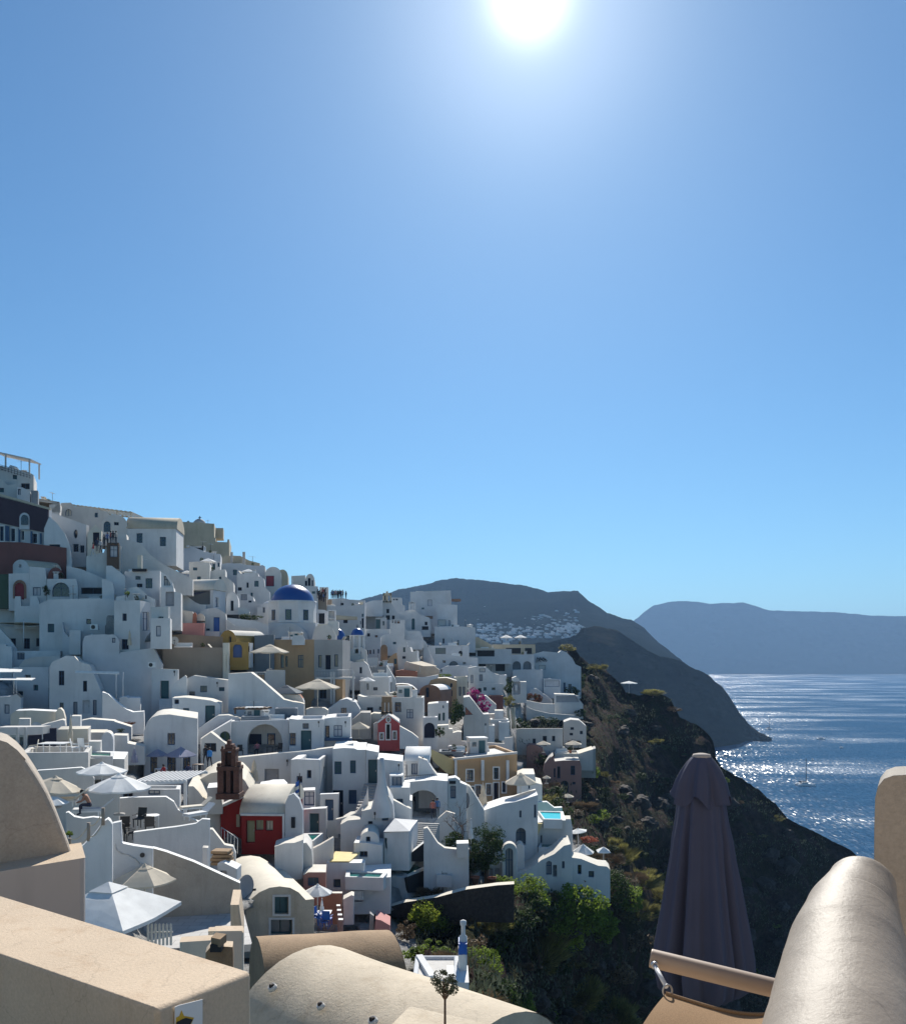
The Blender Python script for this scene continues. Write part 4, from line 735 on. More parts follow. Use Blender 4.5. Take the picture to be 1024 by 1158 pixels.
H('shade_room', 'small pale room with a narrow grey door behind the corner house', HS, (872, 200, 985), 310, 97, 4, ops=[w(903, 245, 930, 306, 'screen')])
H('low_vault', 'low bluish vault house with an arched right end', HS, [(478, 340), (490, 305), (520, 297), (600, 294)]+arc(600, 294, 692, 345)[5:], 400, 97.5, 4, rim=False, wm='white2', ops=[w(648, 315, 668, 342, 'screen')])
H('pale_block', 'bright square white block beside the little white parasol', 'block', (402, 270, 466), 345, 99, 3, rm='white')
r = H('navy_window_house', 'low white house with four navy windows under a shade sail', HS, [(20, 280), (28, 250), (300, 246), (330, 225), (362, 225)], 388, 104, 4, wm='white3', rim=False, ops=[w(62, 317, 92, 362, 'navy'), w(132, 317, 173, 378, 'navy'), w(210, 317, 246, 364, 'navy'), w(322, 333, 346, 378, 'glassb')])
H('curved_shoulder', 'smooth white shoulder wall descending in two curves', WL, [(362, 222), (370, 280), (400, 310), (435, 342), (500, 342), (545, 352), (570, 398)], 470, 101, 3, rim=False, wm='white2')
H('terrace_wall', 'white terrace parapet before the navy window house', WL, (72, 390, 350), 440, 99, 3, rm='rooflit', ops=[w(100, 400, 142, 440, 'slate')])
H('left_stair_wall', 'diagonal white stair wall at the left edge below the sail', WL, [(-60, 230), (-20, 240), (0, 262), (55, 320), (100, 382)], 400, 99.5, 1.2, rim=False)
H('stair_blocks', 'small stacked white blocks at the left edge', 'block', [(-50, 350), (30, 352), (35, 362), (65, 365), (70, 400)], 480, 96, 3, rim=False)
H('rough_wall', 'broad white retaining wall with rounded boulders of render', WL, [(450, 455), (520, 450), (640, 462), (700, 398), (890, 372), (940, 470)], 770, 98, 2.5, rim=False, wm='white2')
r = H('tall_white_house', 'tall white house with slim windows and a curved descending gable', HS, [(285, 488), (300, 455), (380, 418), (430, 420), (455, 450), (520, 470), (552, 548), (580, 610), (592, 660)], 792, 91, 6, rim=False, wm='white', ops=[w(340, 505, 372, 590, 'dark'), w(480, 563, 504, 626, 'dark'), w(424, 685, 448, 763, 'doorgrey'), w(538, 674, 559, 763, 'doorgrey'), w(345, 690, 368, 726, 'glassb'), d(478, 676, 520, 752, 'white2')])
H('back_vault', 'low bright vault roof left of the tall white house', 'vault', [(110, 475), (145, 440), (200, 425), (345, 418)], 500, 95, 4, rim=False, wm='lgrey', rm='white')
H('left_cube', 'plain lilac-grey wall with a bright white corner pilaster', HS, [(72, 484), (282, 484)], 710, 93, 5, wm='white2', rm='rooflit', sx=290)
r = H('left_edge_house', 'white house with a blue framed window at the very left edge', HS, [(-60, 660), (60, 652), (95, 640), (122, 662)], 760, 86, 3, ops=[w(26, 702, 54, 754, 'screen')], rm='tan')
H('stair_side_terrace', 'white curved boat-like parapet holding flower pots', 'terrace', [(590, 628), (625, 640), (680, 690), (730, 728), (770, 745), (832, 740), (834, 775)], 800, 86, 1.5, rim=False, rm='white')
H('box_room', 'small white box room under the slatted awning posts', 'block', [(690, 660), (735, 655), (738, 662), (812, 662)], 760, 90, 3, rm='white')
H('centre_wall', 'low white garden wall with dark planting pots', WL, [(465, 795), (520, 784), (660, 795), (665, 800), (760, 830)], 880, 80, 2, rim=False)
H('mid_block', 'white block with a creamy ledge left of the bluish arch', HS, [(512, 862), (612, 862)], 960, 67, 3, rm='cream', wm='lgrey')
H('bluish_arch', 'bluish shaded round-topped wall beside the creamy ledge', WL, arc(585, 860, 655, 905, 8), 965, 66, 2, rim=False, wm='white2')
H('step_wall', 'white stepped side wall left of the quadrant-vaulted house', WL, [(655, 878), (735, 880), (738, 925), (838, 945)], 1010, 71, 2, rim=False)
# dark panels & vault benches (tile n)
T(0, 740, 8.533)
H('cream_terrace', 'sunlit cream curved terrace wall enclosing loungers', 'terrace', [(100, 585), (150, 545), (300, 540), (545, 552), (550, 640), (600, 632), (602, 650)], 720, 66, 2.2, rim=False, wm='cream', rm='white')
H('cream_hump', 'small pointed cream hump at the end of the sunlit terrace wall', 'hump', [(535, 560), (560, 525), (585, 522), (610, 550), (630, 620)], 700, 65, 1.2, rim=False, wm='cream')
H('low_front_wall', 'low white wall in front of the cream terrace', WL, [(360, 700), (450, 670), (600, 632), (625, 640), (632, 700)], 740, 63, 1.5, rim=False)
H('storage_box', 'plain square white cabinet on the sunny terrace', 'cabinet', (182, 622, 290), 705, 61, .9, wm='white3', sink=.2)
H('storage_box', 'white box unit behind the furled cream parasol', 'cabinet', (690, 596, 776), 700, 64, 1.5, wm='white', sink=.2)
r = H('vault_bench', 'two low cream vault roofs behind the white garden table', 'vault', [(548, 735), (560, 722), (855, 716)], 955, 59, 2.5, rim=False, wm='lgrey', rm='cream')
part(r, 'vault', [(552, 830), (552, 735), (560, 722), (660, 720), (660, 826)], 58.9, .3, 'cream', back=.3); part(r, 'vault', [(700, 826), (704, 728), (715, 718), (852, 716), (852, 818)], 58.9, .3, 'cream', back=.3)
H('pale_cabinet', 'pale low cabinet block between the vault roofs and the pool', 'cabinet', [(858, 842), (972, 842)], 950, 58, 1.2, wm='lgrey')
H('canvas_screen', 'tall navy canvas screen on the terrace', 'screen', [(415, 716), (545, 712)], 952, 57, .3, wm='navy', rm='navy')
H('canvas_screen', 'navy canvas wind screen under the grey pergola beam', 'screen', [(270, 782), (402, 775)], 950, 56.6, .3, wm='navy', rm='navy')
T(0, 820, 8.533)
H('terrace_wall', 'smooth grey-white terrace wall beneath the white table', WL, [(200, 268), (850, 262)], 445, 52, 4, wm='lgrey', rm='white', rimh=.5)
T(0, 820, 5.12)
H('pool_platform', 'white raised platform with a small green plunge pool', 'pool', [(515, 192), (720, 197)], 260, 55, 4.5, rim=False, wm='lgrey', rm='white')
H('curved_wall', 'low grey-white wall ending in a curve behind the parasols', WL, [(215, 264), (350, 255), (470, 246), (520, 268), (545, 310)], 420, 49, .4, rim=False, wm='lgrey', rm='white')
H('patio_wall', 'pale wall behind the shirtless sunbather', WL, [(250, 380), (530, 385), (690, 390)], 560, 46, .5, wm='lgrey', rm='white')
H('swoop_wall', 'white low wall dipping in a swoop below the sunbather', WL, [(380, 510), (395, 505), (430, 532), (480, 542), (540, 534), (590, 540)], 660, 38.5, .35, rim=False, wm='lgrey', rm='white')
H('rendered_wall', 'rough white washed wall with a rope railing along its top', WL, [(425, 742), (480, 700), (540, 640), (600, 560), (625, 545), (640, 560), (650, 575)], 990, 35, .5, rim=False, wm='white', rm='white')
H('corner_wall', 'white corner wall with a round vent and trailing cable', WL, [(652, 570), (700, 560), (707, 686), (775, 700), (885, 716)], 960, 37, .4, rim=False, wm='white2', rm='white')
H('white_front_wall', 'bright white parapet in front of the black chairs', WL, [(772, 622), (900, 605), (1024, 590), (1133, 572), (1170, 545), (1215, 548)], 770, 45, .35, rim=False, wm='white', rm='white', ops=[])
H('end_pier', 'slender white pier at the end of the bright parapet', 'pier', [(1170, 718), (1175, 710), (1205, 712)], 800, 43, .5, wm='white')
H('court_wall', 'curved-top grey-white wall behind the black chairs', WL, [(688, 425), (760, 420), (960, 416), (1005, 445), (1030, 490), (1100, 540), (1160, 565)], 690, 50, .4, rim=False, wm='lgrey', rm='white')
H('back_court_wall', 'white wall with two dark windows under the slatted pergola', WL, (690, 372, 1040), 440, 57, 2, ops=[w(710, 393, 768, 425, 'dark'), w(858, 378, 925, 405, 'slate')])
T(160, 860, 5.12)
r = H('grey_sloping_wall', 'long grey-tan rendered wall sloping down to the right', WL, [(62, 508), (140, 530), (300, 588), (430, 648), (570, 712)], 868, 40, .4, rim=False, wm='fg_grey', rm='white')
# vault house
r = H('barrel_vault_house', 'cream barrel-vaulted house with a green shuttered window', HS, [(568, 850), (590, 845), (620, 815), (680, 765), (740, 738), (800, 730), (860, 738), (910, 765), (950, 808), (1000, 803)], 1060, 50, 8.6, yaw=24, rim=False, wm='fg_cream', rm='cream', fcol='fgreen', sur='white3', ops=[w(770, 790, 850, 890, 'teal'), w(748, 922, 872, 1010, 'glassb')])
r = H('red_house', 'dark red house with white rimmed vault roof and pale door', HS, (578, 312, 822), 496, 62, 5, sx=932, vx=1.5, wm='red', rm='cream', ops=[d(605, 350, 655, 478, 'ltgreen'), w(660, 347, 705, 405, 'ltgreen'), w(718, 350, 760, 408, 'cream')], fcol='shutter')
part(r, 'trim', [(576, 318), (576, 306), (830, 308), (830, 470), (818, 476), (818, 320)], 61.9, .3, 'white', back=.2)
part(r, 'side_gable', [(831, 560), (831, 250), (850, 205), (880, 192), (910, 225), (932, 290), (932, 560)], 61.8, .5, 'white2')
part(r, 'side_window', rect(866, 330, 888, 392), 61.7, .15, 'dark'); 
r = H('red_gable_house', 'red side wall under a white curved gable carrying the belfry', HS, [(270, 150), (300, 150), (330, 180), (370, 235), (395, 270), (458, 280)], 480, 63, 6, rim=False, wm='white3', rm='cream')
part(r, 'red_wall', [(458, 490), (458, 275), (590, 215), (592, 300), (578, 310), (578, 492)], 62.5, .8, 'red', yaw=0)
part(r, 'coping', [(455, 278), (455, 262), (590, 200), (592, 216)], 62.3, .8, 'white')
part(r, 'window', rect(548, 315, 568, 386), 62.3, .2, 'shutter')
H('cream_vault', 'sunlit cream vault behind the dark stone belfry', 'vault', [(298, 150), (330, 115), (400, 75), (470, 62), (560, 80), (600, 120), (640, 190)], 300, 68, 8, rim=False, wm='cream', rm='cream')
H('slab', 'grey ledge slab at the foot of the dark stone belfry', 'slab', [(380, 160), (450, 155), (470, 270)], 282, 62.2, 2.5, rim=False, wm='lgrey', rm='white', sink=.1)
H('low_wall', 'low white wall around the vaulted cistern house', WL, [(385, 400), (410, 400), (480, 490), (530, 500), (545, 540)], 620, 56, .6, rim=False)
H('vault_side_wall', 'white rear wall below the red house', WL, [(770, 500), (830, 480), (885, 478), (935, 460)], 640, 58, 2, rim=False)
H('tan_parapet', 'tan parapet step at the end of the paved court', WL, [(512, 838), (560, 832), (580, 880)], 1010, 41, .5, rim=False, wm='fg_box', rm='fg_box')
H('tan_front_wall', 'low tan wall turning the corner of the paved court', WL, [(385, 990), (480, 985), (582, 985)], 1150, 33, .5, wm='cream', rm='fg_box', rim=False)
T(0, 958, 5.12)
H('tan_low_wall', 'tan courtyard wall beside the square chimney cowl', WL, [(1040, 550), (1225, 545)], 720, 31, .4, rim=False, wm='cream', rm='fg_box')
# pools and pink terrace (tile h)
T(320, 940, 5.689)
H('skylight_room', 'white cube with a yellow glazed skylight on its roof', HS, (278, 205, 520), 430, 62.3, 3.5, rim=False, rm='white', sx=530)
H('pool_house', 'white pool house with a white balustraded ground floor', HS, [(420, 312), (692, 296)], 480, 61, 4.0, rim=False, rm='white', ops=[('g', 430, 332, 512, 455, 'screen', 1.0)])
H('stone_pool_house', 'white pool terrace faced with black lava stone', 'terrace', [(796, 300), (988, 203)], 430, 68.4, 3.8, yaw=66, rim=False, rm='white')
part(bpy.data.objects['stone_pool_house'], 'stone_face', [(790, 302), (935, 240), (985, 205), (978, 290), (960, 350), (860, 392), (806, 398)], 68.3, .2, 'dark', back=.05)
H('driftwood_wall', 'white low wall with driftwood along the stone-faced pool', WL, [(720, 200), (740, 160), (800, 155), (920, 165), (1002, 175)], 235, 70, .6, rim=False)
H('white_step', 'white wedge parapet next to the cobbled lane', WL, [(386, 440), (440, 412), (456, 418)], 545, 58, 1, rim=False)
H('tank_dome', 'smooth white round-fronted cistern beside the red house', 'cistern', [(60, 240), (70, 130), (100, 80), (150, 75), (182, 120), (190, 200), (180, 250)], 300, 59, 3, rim=False, wm='lgrey')
H('pool_wall', 'white wall with a sunlit top holding the teal plunge pool', WL, [(182, 118), (240, 90), (322, 42), (325, 60)], 260, 63, .6, rim=False)
H('pink_room', 'terracotta pink cabin with a glass door', HS, [(128, 285), (160, 265), (275, 265)], 420, 57.5, 2.2, wm='pinkrock', rm='rooflit', ops=[w(160, 300, 228, 355, 'glassb')])
H('pink_wall', 'terracotta pink courtyard wall behind the closed parasol', WL, (250, 400, 380), 540, 56, .4, wm='terra', rm='rooflit')
for i in range(4):
    yy = 482+i*30; H('stub_post', ('topmost', 'second', 'third', 'lowest')[i]+' pink post with a white cap beside the cobbled lane', 'post', (343+i*4, yy, 367+i*6), yy+45, 55-i*1.2, .35, wm='pinkrock', rm='white', rim=False, sink=.6, nocp=True)
# low white roofs bottom (tile M)
T(380, 958, 5.12)
r = H('flat_house', 'low house with a flat white roof and raised ridges beside the brown vault', HS, [(440, 772), (712, 772)], 880, 27, 2.3, yaw=0, wm='white2', rm='lgrey', rimh=.1, rimw=.16)
m = MB(); q = TW(530, 760, 27.1); q.z = r.location.z+TW(0, 772, 27).z-TW(0, 880, 27).z; m.box(q+Vector((-.1, 1.1, -.1)), .22, 2.0, .16, .25); m.build('ridge', 'white', r)
r = H('chimney', 'slim white chimney with a blue painted top at the ravine edge', 'chimney', [(706, 625), (757, 620)], 790, 28, .9, rim=False, sink=.5)
part(r, 'blue_band', rect(708, 562, 757, 625), 28, .7, 'blue'); q = MB(); q.lathe(TW(735, 562, 28.3), [(.13, 0), (.13, .25), (.07, .3), (.07, .6), (.1, .62), (.1, .75), (0, .8)], 10); q.build('finial', 'white', r)
H('step_block', 'white step block under the blue-topped chimney', 'block', (640, 785, 768), 862, 27, 1.5, rm='white')
H('ravine_wall', 'dry dark stone retaining wall above the green ravine', WL, [(220, 385), (300, 350), (400, 320), (580, 292), (760, 245), (930, 222), (1030, 215)], 335, 63, .8, rim=False, sink=.8, wm='rock', rm='cream')
H('pink_slope', 'tilted pink slab beside the dark stone retaining wall', 'slab', [(222, 478), (228, 418), (260, 425), (312, 455)], 490, 57, 2, rim=False, wm='pink', rm='pink', sink=.3)
H('stone_pillar', 'small leaning stone marker beside the pink slab', 'pillar', [(190, 470), (195, 385), (218, 400), (222, 480)], 490, 57.5, .5, rim=False, wm='grey', sink=.3)
# ======================= parasols, people, furniture
def parasol(label, cx, yt, ye, hw, D, yb, cloth='clothw', n=8, group=None, tilt=0, name='parasol', rot=.3, vent=True):
    ap = TW(cx, yt, D); zb = TW(cx, yb, D).z; R = hw*D/F/TS*1.04; h = max(.12*R, (ye-yt)*D/F/TS*.9)
    r = thing(name, label, 'parasol', Vector((ap.x, ap.y, zb)), group)
    m = MB(); K = 5; ns = n*4; vs = []
    ta, tb = math.sin(tilt), math.cos(tilt)
    def PT(rad, ang, dz):
        x, y = rad*math.cos(ang), rad*math.sin(ang); return Vector((ap.x+x*tb+dz*ta, ap.y+y, ap.z+dz*tb-x*ta))
    for k in range(K+1):
        f = .02+.98*k/K
        for i in range(ns):
            t = rot+2*math.pi*i/ns; ph = (i % 4)/4; sag = math.sin(math.pi*ph)
            rr = R*f*math.cos(math.pi/n)/math.cos(((t-rot) % (2*math.pi/n))-math.pi/n)
            vs.append(PT(rr, t, -h*(f**1.12)-.035*R*sag*f*f))
    m.add(vs, [(k*ns+i, k*ns+(i+1) % ns, (k+1)*ns+(i+1) % ns, (k+1)*ns+i) for k in range(K) for i in range(ns)])
    hem = [v-Vector((0, 0, .05*R)) for v in vs[K*ns:]]
    m.add(vs[K*ns:]+hem, [(i, (i+1) % ns, ns+(i+1) % ns, ns+i) for i in range(ns)])
    m.build('canopy', cloth, r, fix=False)
    if vent and R > .9:
        v2 = MB(); v2.lathe(ap+Vector((0, 0, -.02)), [(R*.26, -h*.16), (R*.12, -h*.02), (.03, .09)], n, a0=rot, smooth=False); v2.build('vent_cap', cloth, r, fix=False)
    p = MB(); p.tube(Vector((ap.x, ap.y, zb)), ap, .035, n=8); p.build('pole', 'alu' if cloth != 'clothb' else 'cream', r)
    b = MB(); b.lathe(Vector((ap.x, ap.y, zb)), [(.28, 0), (.28, .06), (.05, .1)], 12); b.build('base', 'grey', r)
    if D < 60:
        rb = MB()
        for i in range(n):
            t = rot+2*math.pi*i/n; rb.tube(PT(.03, t, -.03-.03), PT(R*.97, t, -h*.97-.03), .012, n=4)
        rb.build('ribs', 'alu', r)
    return r
def furled(label, cx, yt, yb, hw, D, cloth='clothb', name='closed_parasol', seed=1):
    ap = TW(cx, yt, D); bt = TW(cx, yb, D); h = ap.z-bt.z; R = hw*D/F/TS
    r = thing(name, label, 'parasol', bt)
    fold = lambda t, k: 1+.16*math.sin(6*t+seed)+.07*math.sin(11*t+2*seed)
    MB().lathe(Vector((ap.x, ap.y, bt.z)), [(R*.9, h*.22), (R, h*.26), (R*.85, h*.45), (R*.75, h*.6), (R*.45, h*.62), (R*.55, h*.7), (R*.4, h*.85), (R*.15, h*.98), (.01, h)], 36, fold=fold).build('canopy', cloth, r)
    p = MB(); p.tube(bt, ap+Vector((0, 0, .08)), .03, n=6); p.build('pole', 'alu', r)
    return r
T(180, 560, 5.12)
parasol('white parasol on the terrace just below the castle', 283, 366, 386, 44, 138, 430, n=6)
parasol('flat white parasol half behind the sloping wall below the castle', 160, 436, 452, 30, 132, 480, n=6)
parasol('wide white roof parasol on the tall white cube house', 515, 428, 446, 42, 149, 465, n=6)
parasol('small white parasol beside the blue dome drum', 625, 612, 632, 26, 134, 660, n=6)
parasol('large beige parasol in front of the black stone wall', 640, 866, 912, 106, 104, 1008, 'clothb', n=6)
T(280, 720, 8.533)
parasol('large beige parasol under the hotel balcony', 675, 412, 498, 208, 97, 690, 'clothb', n=6)
parasol('slate grey parasol beside the orange niche', 372, 470, 545, 180, 100, 640, 'clothg', n=4, rot=.7)
T(360, 700, 8.533)
parasol('small white parasol on the blank white cube terrace', 470, 562, 600, 78, 116, 745, n=6)
T(360, 640, 5.12)
parasol('sand coloured canopy parasol left of the red chapel', 235, 905, 940, 78, 100, 1000, 'clothb', n=4, rot=.78)
T(0, 660, 5.12)
parasol('white parasol on the terrace of the low bluish vault', 533, 294, 322, 46, 98, 385, n=6)
furled('closed cream parasol standing by the dark doorway of the corner house', 750, 270, 382, 11, 98, 'clothb')
furled('tall closed beige parasol between two cream vault roofs', 408, 765, 990, 14, 57.5, 'clothb', seed=3)
furled('closed mauve grey parasol on the dining terrace', 778, 955, 1060, 18, 68, 'clothm', seed=5)
T(180, 740, 5.12)
parasol('lilac square parasol at the quadrant-vaulted house', 125, 540, 590, 88, 72, 700, 'clothm', n=4, rot=.2)
parasol('second lilac parasol mostly hidden left of the first', -10, 548, 590, 60, 72.5, 700, 'clothm', n=4, rot=.5)
furled('closed tan parasol before the grey garage door', 550, 608, 770, 22, 76, 'clothb', seed=2)
T(360, 780, 5.12)
furled('closed beige parasol on the terrace of the yellow mansion', 952, 545, 700, 24, 88, 'clothb', seed=4)
furled('slim closed white parasol in the planted court', 882, 752, 895, 12, 66, 'clothw', seed=6)
T(520, 820, 5.12)
parasol('large cream parasol on the terrace corner by the yellow mansion', 350, 280, 338, 92, 88, 430, 'clothb', n=8)
parasol('white tilted parasol over the coral flowers', 682, 600, 618, 52, 90, 700, n=6, tilt=-.15)
parasol('white striped parasol on the lowest round terrace', 712, 692, 740, 62, 86, 800, n=8, rot=.1)
parasol('thin white square parasol at the far end of the lowest terrace', 830, 706, 734, 50, 86, 790, n=4, rot=.78)
parasol('pale parasol in front of the beige flat house', 482, 92, 112, 45, 136, 160, 'clothb', n=6)
parasol('second pale parasol right of the beige flat house', 655, 90, 112, 52, 137, 160, 'clothb', n=6)
parasol('little cream parasol under the dusky pink house', 500, 292, 308, 26, 122, 340, 'clothb', n=6)
parasol('cream parasol hanging over the ochre scrub', 622, 398, 416, 38, 118, 450, 'clothb', n=6)
T(520, 640, 5.12)
parasol('white parasol on the restaurant roof, next to its twin', 268, 400, 416, 38, 210, 455, n=8)
parasol('white parasol on the restaurant roof, nearest the white arch gate', 350, 400, 416, 38, 210, 455, n=8)
T(640, 720, 8.533)
parasol('lone pale parasol on the dark cliff top', 605, 430, 450, 80, 232, 545, n=8)
T(0, 820, 5.12)
parasol('beige tilted parasol beside the grey vault', 320, 300, 372, 150, 41, 480, 'clothb', n=8, tilt=.12)
parasol('white parasol behind the largest white one', 590, 220, 272, 135, 47, 400, n=8)
parasol('large bright white parasol above the sunbather', 690, 286, 370, 172, 43, 520, n=8, rot=.15)
parasol('beige six-sided parasol in the sunken court', 838, 812, 905, 172, 36.5, 1010, 'clothb', n=6, rot=.1)
parasol('half hidden cream parasol beside the sunbather', 300, 402, 455, 90, 40, 560, 'clothw', n=8)
T(0, 958, 5.12)
parasol('huge white square parasol with a vented top', 628, 214, 395, 400, 29.5, 560, n=4, rot=.55)
T(320, 940, 5.689)
parasol('grey-white parasol in the pink courtyard', 222, 345, 400, 92, 55, 560, n=8)
furled('closed cream parasol in the pink courtyard', 250, 440, 556, 14, 53.5, 'clothw', seed=8)
def slat_roof(name, label, p0, p1, depth, n, thick, post_y, posts, mat='lgrey', cat='pergola'):
    r = thing(name, label, cat, p0)
    bm_ = MB(); bm_.prism([p0, p1, p1+Vector((0, depth, 0)), p0+Vector((0, depth, 0))], Vector((0, 0, -thick))) if not n else None
    if n:
        dv = Vector((0, depth, 0))
        for e in (0, 1): bm_.prism([p0+dv*e, p1+dv*e, p1+dv*e+Vector((0, 0, -.16)), p0+dv*e+Vector((0, 0, -.16))], Vector((0, .12, 0)))
        for i in range(n):
            q = p0.lerp(p1, (i+.25)/n); q2 = p0.lerp(p1, (i+.75)/n); bm_.prism([q, q2, q2+dv, q+dv], Vector((0, 0, thick)))
    bm_.build('slatted_roof', mat, r)
    for t, e in posts:
        q = p0.lerp(p1, t)+Vector((0, depth*e, 0)); m = MB(); m.box(Vector((q.x, q.y, post_y)), .16, .16, q.z-post_y-.01); m.build('post', mat, r)
    return r
T(0, 500, 8.533)
slat_roof('pergola', 'open timber roof pergola at the very top of the village', TW(-60, 82, 114), TW(295, 160, 115), 3, 0, .15, TW(0, 320, 115).z, ((.32, 0), (.97, 0), (.97, .9)), 'lgrey')
r = thing('railing', 'dark metal railing on the pergola terrace', 'railing', TW(100, 250, 113.5)); m = MB()
q0, q1 = TW(-40, 205, 113.4), TW(290, 300, 113.4)
for i in range(12):
    q = q0.lerp(q1, i/11); m.tube(q-Vector((0, 0, .7)), q, .03, n=4)
for e in (0, .3, .55): m.tube(q0-Vector((0, 0, e)), q1-Vector((0, 0, e)), .03, n=4)
m.build('bars', 'dmetal', r)
T(0, 500, 5.12)
slat_roof('pergola', 'dark slatted flat canopy over the gable with the arched window', TW(415, 362, 132), TW(765, 405, 124), 6, 14, .08, TW(0, 432, 126).z, ((.76, 0), (.98, 0)), 'sand')
T(160, 860, 5.12)
slat_roof('pergola', 'white slatted pergola with a square cream pillar', TW(-60, 130, 50), TW(262, 118, 54), 4.5, 12, .07, TW(0, 300, 54).z, ((.98, 0), (.62, .8)), 'white')
T(0, 740, 8.533)
slat_roof('pergola', 'heavy grey pergola beam on two square posts', TW(-40, 705, 53), TW(410, 700, 56), 1.2, 0, .48, TW(0, 960, 55).z, ((.45, 0), (.62, 0)), 'lgrey')
def sail(label, pts, D, dd, mat='clothw', posts=()):
    m = MB(); v = [TW(x, y, D+dd[i]) for i, (x, y) in enumerate(pts)]; m.prism(v, Vector((0, 0, .06)))
    r = thing('shade_sail', label, 'shade sail', v[0]); m.build('cloth', mat, r)
    for x, y0, y1 in posts: q = MB(); q.tube(TW(x, y1, D), TW(x, y0, D), .05, n=6); q.build('post', 'alu', r)
sail('cream shade sail over the four navy windows on a tall pole', [(-60, 275-60), (137, 215), (300, 240), (190, 250)], 100, [2, 0, 4, 0], 'clothb', ()) if False else None
T(0, 660, 5.12)
sail('cream shade sail over the four navy windows on a tall pole', [(-40, 228), (140, 226), (310, 238), (180, 252)], 100, [4, 0, 4, 0], 'clothb', [(137, 205, 385)])
sail('long flat white awning on two thin poles in front of the tall white house', [(435, 508), (690, 514), (690, 526), (435, 518)], 88, [0, 0, -.2, -.2], 'clothw', [(672, 520, 668), (712, 512, 655)])
sail('upper white awning at the left edge beside a forked post', [(-60, 492), (130, 500), (120, 514), (-60, 516)], 84, [3, 3, 0, 0], 'clothw', [(80, 510, 640)])
sail('lower thin white awning at the left edge', [(-60, 548), (205, 550), (180, 562), (-60, 560)], 82, [2, 2, 0, 0], 'clothw', [(95, 560, 635)])
T(440, 660, 8.533)
sail('cream shade sail over the curved brown terrace', [(190, 765), (310, 752), (460, 798), (330, 800)], 142, [3, 5, 0, -2], 'clothb', [(295, 780, 865)])
T(0, 500, 5.12)
# pools
def pool(label, pts, ref, mat):
    z = TW(*ref).z+.06
    q = []
    for (x, y) in pts:
        px, py = P(x, y); t = (CAMZ-z)/((py-HY)/F); q.append(W(px, py, t))
    r = thing('pool', label, 'pool', q[0]); MB().prism(q, Vector((0, 0, -.06))).build('water', mat, r)
    m = MB(); n = len(q); c = sum(q, Vector())/n
    for i in range(n):
        a_, b_ = q[i], q[(i+1) % n]; a2 = a_+(a_-c).normalized()*.35; b2 = b_+(b_-c).normalized()*.35; u = Vector((0, 0, .10))
        m.add([a_+u, b_+u, b2+u, a2+u, a_-u, b_-u, b2-u*8, a2-u*8], [(0, 1, 2, 3), (0, 1, 5, 4), (3, 2, 6, 7)])
    m.build('rim', 'white', r); return r
def water(name, col):
    m = bpy.data.materials.new(name); MAT[name] = m; g = G(nt(m))
    b = g.n('ShaderNodeBsdfPrincipled', i_Roughness=.05); b.inputs['Base Color'].default_value = c4(col); b.inputs['Specular IOR Level'].default_value = .5
    nz = g.n('ShaderNodeTexNoise', i_Scale=2.5, i_Detail=3.0); geo = g.n('ShaderNodeNewGeometry'); g.l(geo, 'Position', nz, 'Vector')
    bp = g.n('ShaderNodeBump', i_Strength=.12, i_Distance=.1); g.l(nz, 0, bp, 'Height'); g.l(bp, 0, b, 'Normal')
    o = g.n('ShaderNodeOutputMaterial'); g.l(b, 0, o, 0)
water('teal_water', (.02, .16, .14)); water('turq_water', (.03, .55, .58)); water('green_water', (.05, .22, .14))
T(320, 940, 5.689)
pool('teal plunge pool in front of the skylight cube', [(430, 300), (620, 305), (640, 280), (430, 268)], (690, 296, 61), 'teal_water')
pool('teal pool on the terrace faced with black stone', [(705, 235), (800, 285), (905, 235), (800, 208)], (796, 300, 66), 'teal_water')
pool('dark teal pool tucked behind the red house wall', [(128, 62), (190, 66), (240, 25), (128, 28)], (180, 62, 66), 'teal_water')
pool('narrow pale pool at the foot of the shaded flight of steps', [(1005, 285), (1070, 290), (1060, 265), (1005, 262)], (1030, 288, 67), 'turq_water')
T(520, 820, 5.12)
pool('bright turquoise infinity pool on the upper corner terrace', [(490, 548), (582, 550), (580, 510), (460, 506)], (550, 552, 85.5), 'turq_water')
pool('small shaded turquoise pool against the smooth grey arched wall', [(470, 712), (565, 714), (585, 694), (475, 690)], (520, 712, 84.2), 'teal_water')
T(0, 820, 5.12)
pool('small green plunge pool on the raised white platform', [(522, 184), (640, 188), (640, 168), (522, 163)], (600, 194, 55), 'green_water')
T(320, 940, 5.689)
q = [TW(300, 203, 62.4), TW(425, 204, 62.4), TW(495, 180, 65.2), TW(335, 176, 65.6)]; z = TW(300, 205, 62.3).z+.02
MAT['skyl'] = plain('skyl', (.80, .62, .25), rough=.3)
MB().prism([Vector((v.x, v.y, z)) for v in q], Vector((0, 0, .08))).build('skylight', 'skyl', bpy.data.objects['skylight_room'])

